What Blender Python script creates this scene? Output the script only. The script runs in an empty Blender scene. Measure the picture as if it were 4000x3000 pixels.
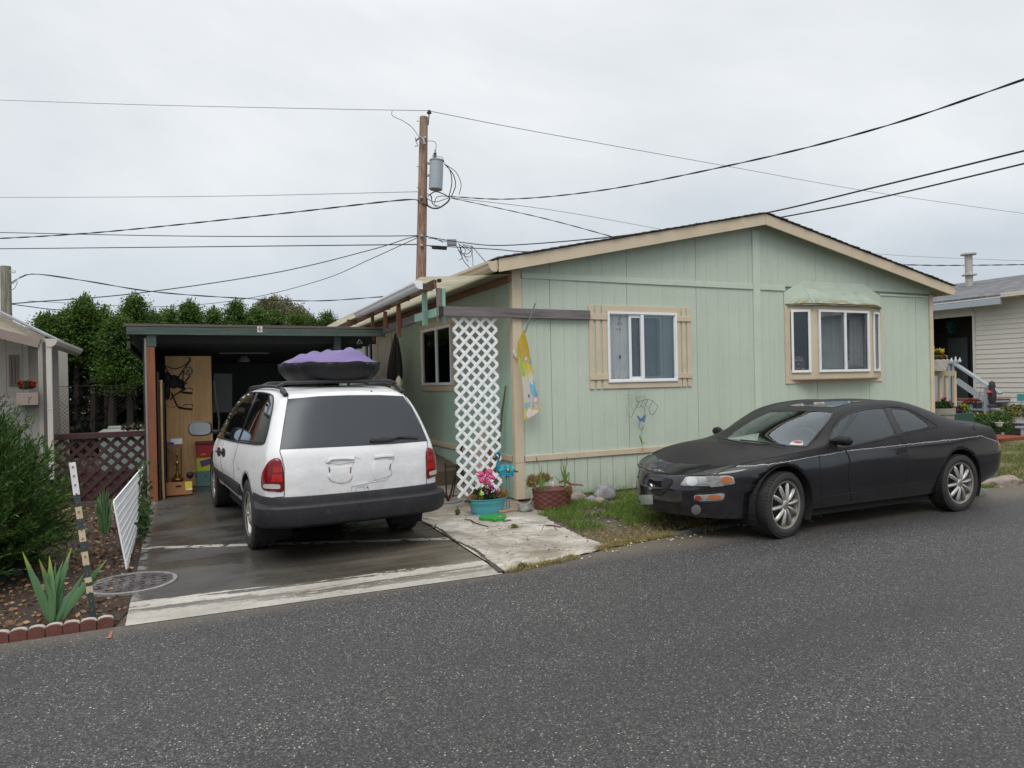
import bpy,bmesh,math,random
from mathutils import Vector,Matrix,noise as mnoise
from mathutils.bvhtree import BVHTree
import numpy as np
random.seed(7);RN=np.random.RandomState(11)
SC=bpy.context.scene
COL=SC.collection
F_PX=2770.0;ROLL=math.radians(1.2);YAW=math.radians(25.4)
CAM=Vector((-3.90,-8.11,1.51));HORIZ=1492.0
_f=Vector((math.sin(YAW),math.cos(YAW),0));_rh=Vector((math.cos(YAW),-math.sin(YAW),0));_up=Vector((0,0,1))
_p=math.atan((1500-HORIZ)/F_PX)
FW=_f*math.cos(_p)-_up*math.sin(_p);_u0=_up*math.cos(_p)+_f*math.sin(_p)
RT=_rh*math.cos(ROLL)-_u0*math.sin(ROLL);UP=_rh*math.sin(ROLL)+_u0*math.cos(ROLL)
cam_data=bpy.data.cameras.new("camera");cam=bpy.data.objects.new("camera",cam_data);COL.objects.link(cam)
cam.matrix_world=Matrix(((RT.x,UP.x,-FW.x,CAM.x),(RT.y,UP.y,-FW.y,CAM.y),(RT.z,UP.z,-FW.z,CAM.z),(0,0,0,1)))
cam_data.sensor_width=36.0;cam_data.lens=36.0*F_PX/4000.0
cam_data.clip_start=0.05;cam_data.clip_end=2000
SC.camera=cam
def ray(x,y):return(FW*F_PX+RT*(x-2000)+UP*(1500-y)).normalized()
def pl(x,y,ax,v):
 d=ray(x,y);return CAM+d*((v-CAM[ax])/d[ax])
def G(x,y,z=0.0):return pl(x,y,2,z)
def W(x,y,v=0.0):return pl(x,y,1,v)
def S(x,y,v=0.0):return pl(x,y,0,v)
def D(x,y,depth):return CAM+(FW*F_PX+RT*(x-2000)+UP*(1500-y))*(depth/F_PX)
wd=bpy.data.worlds.new("World");SC.world=wd;wd.use_nodes=True
nt=wd.node_tree;nt.nodes.clear()
N=nt.nodes.new;L=nt.links.new
SUN_EL=math.radians(55);SUN_AZ=math.radians(215)
sky=N('ShaderNodeTexSky');sky.sky_type='NISHITA';sky.sun_disc=False
sky.sun_elevation=SUN_EL;sky.sun_rotation=SUN_AZ;sky.dust_density=3.0
bg1=N('ShaderNodeBackground');bg1.inputs[1].default_value=0.06;L(sky.outputs[0],bg1.inputs[0])
tc=N('ShaderNodeTexCoord');sep=N('ShaderNodeSeparateXYZ');L(tc.outputs['Generated'],sep.inputs[0])
zc=N('ShaderNodeMath');zc.operation='MAXIMUM';zc.inputs[1].default_value=0.0;L(sep.outputs[2],zc.inputs[0])
za=N('ShaderNodeMath');za.operation='ADD';za.inputs[1].default_value=0.30;L(zc.outputs[0],za.inputs[0])
cmb=N('ShaderNodeCombineXYZ')
for k in(0,1):
 dv=N('ShaderNodeMath');dv.operation='DIVIDE';L(sep.outputs[k],dv.inputs[0]);L(za.outputs[0],dv.inputs[1]);L(dv.outputs[0],cmb.inputs[k])
n1=N('ShaderNodeTexNoise');n1.inputs['Scale'].default_value=0.75;n1.inputs['Detail'].default_value=7;n1.inputs['Roughness'].default_value=0.55
n1.inputs['Distortion'].default_value=0.4
L(cmb.outputs[0],n1.inputs['Vector'])
cr=N('ShaderNodeValToRGB');cr.color_ramp.elements[0].position=0.36;cr.color_ramp.elements[0].color=(0.85,0.878,0.905,1)
cr.color_ramp.elements[1].position=0.62;cr.color_ramp.elements[1].color=(1.13,1.125,1.12,1);L(n1.outputs[0],cr.inputs[0])
gr=N('ShaderNodeValToRGB');ge=gr.color_ramp.elements
ge[0].position=0.0;ge[0].color=(0.62,0.685,0.76,1);ge[1].position=1.0;ge[1].color=(1.0,1.0,1.0,1)
for p_,c_ in((0.10,(0.66,0.72,0.78,1)),(0.25,(0.80,0.835,0.865,1)),(0.45,(0.90,0.92,0.94,1))):
 e=ge.new(p_);e.color=c_
L(zc.outputs[0],gr.inputs[0])
zb=N('ShaderNodeMapRange');zb.inputs[1].default_value=0.45;zb.inputs[2].default_value=0.95;zb.inputs[3].default_value=1.0;zb.inputs[4].default_value=1.75;L(zc.outputs[0],zb.inputs[0])
mx=N('ShaderNodeMix');mx.data_type='RGBA';mx.blend_type='MULTIPLY';mx.inputs[0].default_value=1.0;L(gr.outputs[0],mx.inputs[6]);L(cr.outputs[0],mx.inputs[7])
bg2=N('ShaderNodeBackground');L(mx.outputs[2],bg2.inputs[0]);L(zb.outputs[0],bg2.inputs[1])
ad=N('ShaderNodeMixShader');ad.inputs[0].default_value=0.93;L(bg1.outputs[0],ad.inputs[1]);L(bg2.outputs[0],ad.inputs[2])
wo=N('ShaderNodeOutputWorld');L(ad.outputs[0],wo.inputs[0])
sl=bpy.data.lights.new("sun",'SUN');sl.energy=1.5;sl.angle=math.radians(35);sl.color=(1.0,0.97,0.93)
so=bpy.data.objects.new("sun",sl);COL.objects.link(so)
sd=Vector((math.sin(SUN_AZ)*math.cos(SUN_EL),math.cos(SUN_AZ)*math.cos(SUN_EL),math.sin(SUN_EL)))
so.rotation_euler=sd.to_track_quat('Z','Y').to_euler();so.location=(0,-20,30)
SC.view_settings.view_transform='Standard';SC.view_settings.look='None';SC.view_settings.exposure=0.0;SC.view_settings.gamma=1.0
SC.cycles.max_bounces=6;SC.cycles.transparent_max_bounces=12;SC.cycles.use_denoising=True
def newmat(name):
 m=bpy.data.materials.new(name);m.use_nodes=True;t=m.node_tree
 b=next(n for n in t.nodes if n.type=='BSDF_PRINCIPLED');return m,t,b
def ncoord(t,scale=(1,1,1),kind='Object'):
 c=t.nodes.new('ShaderNodeTexCoord');mp=t.nodes.new('ShaderNodeMapping');mp.inputs['Scale'].default_value=scale
 t.links.new(c.outputs[kind],mp.inputs[0]);return mp.outputs[0]
def nnoise(t,vec,scale,detail=4,rough=0.55,dist=0.0):
 n=t.nodes.new('ShaderNodeTexNoise');n.inputs['Scale'].default_value=scale;n.inputs['Detail'].default_value=detail
 n.inputs['Roughness'].default_value=rough;n.inputs['Distortion'].default_value=dist;t.links.new(vec,n.inputs['Vector']);return n.outputs[0]
def nramp(t,fac,stops):
 r=t.nodes.new('ShaderNodeValToRGB');e=r.color_ramp.elements
 e[0].position=stops[0][0];e[0].color=(*stops[0][1],1);e[1].position=stops[-1][0];e[1].color=(*stops[-1][1],1)
 for p,c in stops[1:-1]:
  q=e.new(p);q.color=(*c,1)
 t.links.new(fac,r.inputs[0]);return r.outputs[0]
def nmix(t,fac,a,b,mode='MIX'):
 m=t.nodes.new('ShaderNodeMix');m.data_type='RGBA';m.blend_type=mode
 for k,v in((0,fac),(6,a),(7,b)):
  if isinstance(v,(int,float)):m.inputs[k].default_value=v
  elif isinstance(v,tuple):m.inputs[k].default_value=(*v[:3],1)
  else:t.links.new(v,m.inputs[k])
 return m.outputs[2]
def nmath(t,op,a,b=0.0,clamp=False,c=None):
 m=t.nodes.new('ShaderNodeMath');m.operation=op;m.use_clamp=clamp
 for k,v in((0,a),(1,b),(2,c)):
  if v is None:continue
  if isinstance(v,(int,float)):m.inputs[k].default_value=v
  else:t.links.new(v,m.inputs[k])
 return m.outputs[0]
def nrange(t,v,a,b,c=0.0,d=1.0):
 m=t.nodes.new('ShaderNodeMapRange');t.links.new(v,m.inputs[0])
 for k,x in zip((1,2,3,4),(a,b,c,d)):m.inputs[k].default_value=x
 return m.outputs[0]
def nbump(t,b,h,strength=0.3,dist=0.01):
 n=t.nodes.new('ShaderNodeBump');n.inputs['Strength'].default_value=strength;n.inputs['Distance'].default_value=dist
 t.links.new(h,n.inputs['Height']);t.links.new(n.outputs[0],b.inputs['Normal'])
def sc(c,k):return tuple(min(1.0,x*k)for x in c)
MC={}
def pm(name,col,rough=0.6,metal=0.0,var=0.12,scale=3.0,bump=0.1,fine=60.0,spec=0.5,stretch=(1,1,1),dirt=None,coat=0.0,dirtamt=0.5):
 """plain procedural surface: two scales of mottling, fine bump, optional dirt colour"""
 if name in MC:return MC[name]
 m,t,b=newmat(name);v=ncoord(t,stretch)
 a=nnoise(t,v,scale,5,0.6);f=nnoise(t,v,fine,3,0.6)
 c=nramp(t,a,[(0.3,sc(col,1-var)),(0.7,sc(col,1+var))])
 c=nmix(t,0.35*min(1,var*4),c,nramp(t,f,[(0.3,sc(col,1-1.6*var)),(0.7,sc(col,1+1.6*var))]))
 if dirt:
  d=nnoise(t,v,scale*2.3,8,0.7,0.6)
  c=nmix(t,nrange(t,d,0.52,0.75,0,dirtamt),c,dirt)
 t.links.new(c,b.inputs['Base Color'])
 b.inputs['Metallic'].default_value=metal;b.inputs['Specular IOR Level'].default_value=spec;b.inputs['Coat Weight'].default_value=coat
 t.links.new(nrange(t,a,0.2,0.8,max(0.02,rough-0.08),min(1,rough+0.08)),b.inputs['Roughness'])
 if bump:nbump(t,b,f,bump,0.004)
 MC[name]=m;return m
def wood(name,col,axis=0,dark=0.45,rough=0.75,scale=1.0,bump=0.5,spots=None):
 if name in MC:return MC[name]
 s=[14*scale]*3;s[axis]=0.9*scale
 m,t,b=newmat(name);v=ncoord(t,tuple(s))
 g=nnoise(t,v,2.2,8,0.65,0.9)
 v2=ncoord(t,(1,1,1));k=nnoise(t,v2,3.0,3)
 c=nramp(t,g,[(0.28,sc(col,dark)),(0.5,col),(0.75,sc(col,1.35))])
 c=nmix(t,nrange(t,k,0.35,0.7,0,0.45),c,sc(col,0.6))
 if spots:c=nmix(t,nrange(t,nnoise(t,v,0.9,6,0.7),0.55,0.72,0,0.8),c,spots)
 t.links.new(c,b.inputs['Base Color']);b.inputs['Roughness'].default_value=rough
 nbump(t,b,g,bump,0.004);MC[name]=m;return m
def glassmat(name,tint=(0.75,0.8,0.8),refl=1.0,rough=0.015,trans=1.0,body=(0.02,0.022,0.024)):
 """thin pane: a clear sheet with fresnel reflection; trans<1 mixes in a dark film"""
 if name in MC:return MC[name]
 m=bpy.data.materials.new(name);m.use_nodes=True;t=m.node_tree;t.nodes.clear()
 tr=t.nodes.new('ShaderNodeBsdfTransparent');tr.inputs[0].default_value=(*tint,1)
 df=t.nodes.new('ShaderNodeBsdfDiffuse');df.inputs[0].default_value=(*body,1)
 m1=t.nodes.new('ShaderNodeMixShader');m1.inputs[0].default_value=trans;t.links.new(df.outputs[0],m1.inputs[1]);t.links.new(tr.outputs[0],m1.inputs[2])
 gl=t.nodes.new('ShaderNodeBsdfGlossy');gl.inputs['Roughness'].default_value=rough;gl.inputs[0].default_value=(.88,.96,1,1)
 nz=nnoise(t,ncoord(t),1.3,2);bp=t.nodes.new('ShaderNodeBump');bp.inputs['Strength'].default_value=0.04;bp.inputs['Distance'].default_value=0.05
 t.links.new(nz,bp.inputs['Height']);t.links.new(bp.outputs[0],gl.inputs['Normal'])
 lw=t.nodes.new('ShaderNodeFresnel');lw.inputs[0].default_value=1.5
 fr=nmath(t,'MULTIPLY',lw.outputs[0],1.9*refl,True)
 m2=t.nodes.new('ShaderNodeMixShader');t.links.new(fr,m2.inputs[0]);t.links.new(m1.outputs[0],m2.inputs[1]);t.links.new(gl.outputs[0],m2.inputs[2])
 o=t.nodes.new('ShaderNodeOutputMaterial');t.links.new(m2.outputs[0],o.inputs[0]);MC[name]=m;return m
def leafmat(name,c1,c2,rough=0.55,trans=0.25,patch=0.0,pcol=None,scale=2.0):
 """leaves: colour changes from leaf to leaf and slowly through the plant"""
 if name in MC:return MC[name]
 m,t,b=newmat(name);g=t.nodes.new('ShaderNodeNewGeometry')
 c=nramp(t,g.outputs['Random Per Island'],[(0.0,c1),(1.0,c2)])
 n=nnoise(t,ncoord(t),scale,3);c=nmix(t,nrange(t,n,0.35,0.65,0,0.35),c,sc(c1,0.7))
 if pcol:c=nmix(t,nrange(t,nnoise(t,ncoord(t),scale*1.7,4),0.62-patch*0.2,0.72,0,0.85),c,pcol)
 t.links.new(c,b.inputs['Base Color']);b.inputs['Roughness'].default_value=rough;b.inputs['Specular IOR Level'].default_value=0.3
 tl=t.nodes.new('ShaderNodeBsdfTranslucent');t.links.new(c,tl.inputs[0])
 ms=t.nodes.new('ShaderNodeMixShader');ms.inputs[0].default_value=trans
 o=next(n for n in t.nodes if n.type=='OUTPUT_MATERIAL')
 t.links.new(b.outputs[0],ms.inputs[1]);t.links.new(tl.outputs[0],ms.inputs[2]);t.links.new(ms.outputs[0],o.inputs[0]);MC[name]=m;return m
class MB:
 def __init__(s):s.v=[];s.f=[];s.M=None;s.mi=[];s.cur=0
 def add(s,vs,fs):
  o=len(s.v)
  if s.M is not None:vs=[s.M@Vector(p)for p in vs]
  s.v+=[tuple(p)for p in vs];s.f+=[tuple(i+o for i in f)for f in fs];s.mi+=[s.cur]*len(fs);return s
 def box(s,x0,x1,y0,y1,z0,z1):
  if x0>x1:x0,x1=x1,x0
  if y0>y1:y0,y1=y1,y0
  if z0>z1:z0,z1=z1,z0
  return s.add([(x0,y0,z0),(x1,y0,z0),(x1,y1,z0),(x0,y1,z0),(x0,y0,z1),(x1,y0,z1),(x1,y1,z1),(x0,y1,z1)],
              [(0,3,2,1),(4,5,6,7),(0,1,5,4),(1,2,6,5),(2,3,7,6),(3,0,4,7)])
 def beam(s,p,q,w,h,up=(0,0,1)):
  p,q=Vector(p),Vector(q);d=(q-p).normalized();up=Vector(up)
  a=d.cross(up)
  if a.length<1e-4:a=d.cross(Vector((0,1,0)))
  a.normalize();b=a.cross(d).normalized();a=a*(w/2);b=b*(h/2)
  vs=[p-a-b,p+a-b,p+a+b,p-a+b,q-a-b,q+a-b,q+a+b,q-a+b]
  return s.add(vs,[(0,1,2,3),(4,7,6,5),(0,4,5,1),(1,5,6,2),(2,6,7,3),(3,7,4,0)])
 def tube(s,pts,r,seg=6,cap=True):
  pts=[Vector(p)for p in pts];n=len(pts);rs=r if isinstance(r,(list,tuple))else[r]*n
  vs=[];ref=None
  for i,p in enumerate(pts):
   d=(pts[min(i+1,n-1)]-pts[max(i-1,0)])
   if d.length<1e-9:d=Vector((0,0,1))
   d.normalize()
   if ref is None:ref=d.orthogonal().normalized()
   a=(ref-d*ref.dot(d))
   if a.length<1e-5:a=d.orthogonal()
   a.normalize();ref=a;b=d.cross(a)
   for k in range(seg):
    t=2*math.pi*k/seg;vs.append(p+(a*math.cos(t)+b*math.sin(t))*rs[i])
  fs=[(i*seg+k,i*seg+(k+1)%seg,(i+1)*seg+(k+1)%seg,(i+1)*seg+k)for i in range(n-1)for k in range(seg)]
  if cap:fs+=[tuple(range(seg-1,-1,-1)),tuple((n-1)*seg+k for k in range(seg))]
  return s.add(vs,fs)
 def lathe(s,prof,c=(0,0,0),seg=20,axis='z',sx=1.0,sy=1.0,closed=False):
  vs=[]
  for r,h in prof:
   for k in range(seg):
    t=2*math.pi*k/seg;a,b=r*math.cos(t)*sx,r*math.sin(t)*sy
    v=(a,b,h)if axis=='z' else((h,a,b)if axis=='x' else(a,h,b))
    vs.append((v[0]+c[0],v[1]+c[1],v[2]+c[2]))
  n=len(prof);fs=[(i*seg+k,i*seg+(k+1)%seg,(i+1)*seg+(k+1)%seg,(i+1)*seg+k)for i in range(n-1)for k in range(seg)]
  if not closed:
   if prof[0][0]>1e-6:fs.append(tuple(range(seg-1,-1,-1)))
   if prof[-1][0]>1e-6:fs.append(tuple((n-1)*seg+k for k in range(seg)))
  return s.add(vs,fs)
 def prism(s,poly,ax,d0,d1):
  """poly in the two axes left when ax is removed (kept in x,y,z order), extruded d0..d1 along ax"""
  def mk(p,d):
   l=list(p);l.insert(ax,d);return tuple(l)
  n=len(poly);vs=[mk(p,d0)for p in poly]+[mk(p,d1)for p in poly]
  return s.add(vs,[tuple(range(n-1,-1,-1)),tuple(range(n,2*n))]+[(i,(i+1)%n,n+(i+1)%n,n+i)for i in range(n)])
 def ell(s,c,r,seg=12,rings=8):
  c=Vector(c);r=(r,r,r)if isinstance(r,(int,float))else r
  vs=[(c.x,c.y,c.z+r[2])]
  for i in range(1,rings):
   p=math.pi*i/rings
   for k in range(seg):
    t=2*math.pi*k/seg;vs.append((c.x+r[0]*math.sin(p)*math.cos(t),c.y+r[1]*math.sin(p)*math.sin(t),c.z+r[2]*math.cos(p)))
  vs.append((c.x,c.y,c.z-r[2]));fs=[(0,1+k,1+(k+1)%seg)for k in range(seg)]
  for i in range(rings-2):
   fs+=[(1+i*seg+k,1+(i+1)*seg+k,1+(i+1)*seg+(k+1)%seg,1+i*seg+(k+1)%seg)for k in range(seg)]
  l=len(vs)-1;o=1+(rings-2)*seg;fs+=[(o+k,l,o+(k+1)%seg)for k in range(seg)]
  return s.add(vs,fs)
 def quad(s,a,b,c,d):return s.add([a,b,c,d],[(0,1,2,3)])
 def build(s,name,mat,parent=None,smooth=False,bevel=0.0,angle=35,subsurf=0,recalc=True):
  me=bpy.data.meshes.new(name);me.from_pydata(s.v,[],s.f)
  mats=mat if isinstance(mat,(list,tuple))else[mat]
  for m in mats:me.materials.append(m)
  if len(mats)>1:me.polygons.foreach_set('material_index',s.mi)
  if recalc and len(s.f)<60000:
   bm=bmesh.new();bm.from_mesh(me);bmesh.ops.recalc_face_normals(bm,faces=bm.faces);bm.to_mesh(me);bm.free()
  o=bpy.data.objects.new(name,me);COL.objects.link(o)
  if smooth:
   me.polygons.foreach_set('use_smooth',[True]*len(me.polygons))
   try:me.set_sharp_from_angle(angle=math.radians(angle))
   except Exception:pass
  if bevel:
   b=o.modifiers.new('bevel','BEVEL');b.width=bevel;b.segments=2;b.limit_method='ANGLE';b.angle_limit=math.radians(40)
  if subsurf:
   u=o.modifiers.new('sub','SUBSURF');u.levels=subsurf;u.render_levels=subsurf
  if parent is not None:adopt(o,parent)
  return o
def each(mb,name,mat,parent=None,**k):
 """one object per connected piece"""
 n=len(mb.v);p=list(range(n))
 def find(i):
  while p[i]!=i:p[i]=p[p[i]];i=p[i]
  return i
 for f in mb.f:
  a=find(f[0])
  for j in f[1:]:p[find(j)]=a
 g={}
 for f in mb.f:g.setdefault(find(f[0]),[]).append(f)
 out=[]
 for fs in g.values():
  ids=sorted({i for f in fs for i in f});mp={o:i for i,o in enumerate(ids)};m=MB();m.add([mb.v[i]for i in ids],[tuple(mp[i]for i in f)for f in fs]);out.append(m.build(name,mat,parent,**k))
 return out
def wmat(o):
 m=Matrix.LocRotScale(o.location,o.rotation_euler,o.scale)
 if o.parent:m=wmat(o.parent)@o.matrix_parent_inverse@m
 return m
def adopt(o,parent):
 o.parent=parent;o.matrix_parent_inverse=wmat(parent).inverted()
def tag(o,label=None,cat=None,group=None,kind=None):
 for k,v in(('label',label),('category',cat),('group',group),('kind',kind)):
  if v:o[k]=v
 return o
def T(name,label,cat,loc=(0,0,0),group=None):
 o=bpy.data.objects.new(name,None);COL.objects.link(o);o.location=loc;o.empty_display_size=0.1
 return tag(o,label,cat,group)
def put(o,loc,rz=0.0,s=1.0):
 o.location=loc;o.rotation_euler=(0,0,rz);o.scale=(s,s,s);return o
def copy_tree(o,parent=None):
 c=o.copy();COL.objects.link(c)
 if parent is not None:c.parent=parent
 for ch in[x for x in COL.objects if x.parent is o]:copy_tree(ch,c)
 return c
def spline(pts,n=8):
 pts=[Vector(p)for p in pts];P=[pts[0]*2-pts[1]]+pts+[pts[-1]*2-pts[-2]];out=[]
 for i in range(1,len(P)-2):
  for k in range(n):
   t=k/n;a,b,c,d=P[i-1],P[i],P[i+1],P[i+2]
   out.append(0.5*((2*b)+(c-a)*t+(2*a-5*b+4*c-d)*t*t+(3*b-a-3*c+d)*t**3))
 out.append(pts[-1]);return out
def leaves(centers,dirs,size,w=0.5,shape='quad'):
 """many leaf faces; arrays (n,3) centres, (n,3) growth directions, (n,) lengths"""
 n=len(centers);dirs=dirs/(np.linalg.norm(dirs,axis=1,keepdims=True)+1e-9)
 r=RN.normal(size=(n,3));a=np.cross(dirs,r);a/=(np.linalg.norm(a,axis=1,keepdims=True)+1e-9)
 sz=np.broadcast_to(size,(n,))[:,None];h=dirs*sz*0.5;b=a*sz*w*0.5
 v=np.stack([centers-h,centers+b,centers+h,centers-b],1).reshape(-1,3)
 f=np.arange(n*4).reshape(n,4);return v,f
def mesh_np(name,v,f,mat,parent=None):
 me=bpy.data.meshes.new(name);nf=len(f);k=f.shape[1]
 me.vertices.add(len(v));me.vertices.foreach_set('co',np.asarray(v,np.float32).ravel())
 me.loops.add(nf*k);me.loops.foreach_set('vertex_index',np.asarray(f,np.int32).ravel())
 me.polygons.add(nf);me.polygons.foreach_set('loop_start',np.arange(0,nf*k,k,dtype=np.int32))
 me.update(calc_edges=True);me.validate();me.materials.append(mat)
 o=bpy.data.objects.new(name,me);COL.objects.link(o)
 if parent is not None:adopt(o,parent)
 return o
def text(s,size,loc,rot,mat,name='lettering',parent=None,depth=0.001):
 cu=bpy.data.curves.new(name,'FONT');cu.body=s;cu.size=size;cu.extrude=depth;cu.align_x='CENTER';cu.align_y='CENTER'
 o=bpy.data.objects.new(name,cu);me=bpy.data.meshes.new_from_object(o);bpy.data.objects.remove(o)
 o=bpy.data.objects.new(name,me);COL.objects.link(o);me.materials.clear();me.materials.append(mat)
 me.transform(Matrix.Translation(loc)@rot.to_4x4())
 if parent is not None:adopt(o,parent)
 return o
def mk(x0,y0,s):return lambda x,y:(x0+x/s,y0+y/s)
def sheet(name,poly,z,mat,kind='structure',label=None,parent=None):
 bm=bmesh.new();f=bm.faces.new([bm.verts.new((p[0],p[1],z))for p in poly]);bm.normal_update()
 if f.normal.z<0:f.normal_flip()
 me=bpy.data.meshes.new(name);bm.to_mesh(me);bm.free();me.materials.append(mat)
 o=bpy.data.objects.new(name,me);COL.objects.link(o);tag(o,label,None,None,kind);return o
def mat_dirt():
 m,t,b=newmat('dirt_ground');v=ncoord(t)
 a=nnoise(t,v,1.1,6,0.6);f=nnoise(t,v,38,4,0.7)
 vo=t.nodes.new('ShaderNodeTexVoronoi');vo.inputs['Scale'].default_value=55;t.links.new(v,vo.inputs['Vector'])
 sp=t.nodes.new('ShaderNodeSeparateColor');t.links.new(vo.outputs['Color'],sp.inputs[0])
 c=nramp(t,f,[(0.3,(0.03,0.021,0.015)),(0.55,(0.085,0.06,0.042)),(0.8,(0.17,0.125,0.085))])
 c=nmix(t,nrange(t,a,0.48,0.62,0,0.55),c,nmix(t,f,(0.05,0.06,0.02),(0.2,0.19,0.07)))
 c=nmix(t,nrange(t,sp.outputs[0],0.86,0.9,0,0.7),c,(0.24,0.21,0.18))
 t.links.new(c,b.inputs['Base Color']);b.inputs['Roughness'].default_value=0.85;nbump(t,b,f,0.8,0.02);return m
def mat_asphalt():
 m,t,b=newmat('asphalt');v=ncoord(t);g=t.nodes.new('ShaderNodeNewGeometry')
 vo=t.nodes.new('ShaderNodeTexVoronoi');vo.inputs['Scale'].default_value=100;t.links.new(v,vo.inputs['Vector'])
 sp=t.nodes.new('ShaderNodeSeparateColor');t.links.new(vo.outputs['Color'],sp.inputs[0])
 vs=t.nodes.new('ShaderNodeTexVoronoi');vs.inputs['Scale'].default_value=130;t.links.new(v,vs.inputs['Vector'])
 s2=t.nodes.new('ShaderNodeSeparateColor');t.links.new(vs.outputs['Color'],s2.inputs[0])
 base=nramp(t,s2.outputs[0],[(0.0,(0.020,0.019,0.020)),(0.7,(0.055,0.053,0.054)),(1.0,(0.11,0.106,0.103))])
 stone=nramp(t,sp.outputs[1],[(0.0,(0.07,0.067,0.066)),(0.5,(0.13,0.125,0.12)),(0.8,(0.21,0.18,0.135)),(0.93,(0.30,0.29,0.27)),(1.0,(0.50,0.49,0.46))])
 pres=nmath(t,'MULTIPLY',nrange(t,sp.outputs[0],0.76,0.8),nrange(t,vo.outputs['Distance'],0.006,0.0035))
 vw=t.nodes.new('ShaderNodeTexVoronoi');vw.inputs['Scale'].default_value=34;t.links.new(v,vw.inputs['Vector'])
 sw=t.nodes.new('ShaderNodeSeparateColor');t.links.new(vw.outputs['Color'],sw.inputs[0])
 shape=nmath(t,'LESS_THAN',vo.outputs['Distance'],0.42)
 c=nmix(t,nmath(t,'MULTIPLY',nrange(t,sp.outputs[0],0.60,0.64),shape),base,stone)
 sh2=nmath(t,'MULTIPLY',nmath(t,'LESS_THAN',vw.outputs['Distance'],0.2),nmath(t,'GREATER_THAN',sw.outputs[0],0.93))
 c=nmix(t,sh2,c,nramp(t,sw.outputs[1],[(0,(0.18,0.17,0.15)),(1,(0.46,0.44,0.41))]))
 w=nnoise(t,ncoord(t,(0.35,0.9,1)),0.9,6,0.6)
 c=nmix(t,nrange(t,w,0.35,0.62,0.0,0.5),c,nmix(t,0.6,c,(0.02,0.02,0.021),'MIX'))
 wl=nnoise(t,ncoord(t,(0.12,0.5,1)),1.3,5,0.55);c=nmix(t,nrange(t,wl,0.42,0.66,0.0,0.42),c,(0.022,0.021,0.022));st=nnoise(t,v,0.7,6,0.75,0.5);c=nmix(t,nrange(t,st,0.63,0.74,0.0,0.5),c,(0.02,0.018,0.017))
 X,Y,Z=axis_xyz(t);c=nmix(t,nmath(t,'MULTIPLY',nrange(t,nmath(t,'ADD',Y,nmath(t,'MULTIPLY',st,0.3)),-3.02,-2.72),0.75),c,(0.13,0.11,0.085))
 t.links.new(c,b.inputs['Base Color']);t.links.new(nrange(t,w,0.35,0.65,0.78,0.5),b.inputs['Roughness'])
 b.inputs['Specular IOR Level'].default_value=0.4
 nbump(t,b,nmix(t,0.5,vo.outputs['Distance'],s2.outputs[0]),0.5,0.006);return m
def axis_xyz(t):
 c=t.nodes.new('ShaderNodeTexCoord');s=t.nodes.new('ShaderNodeSeparateXYZ');t.links.new(c.outputs['Object'],s.inputs[0]);return s.outputs
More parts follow.
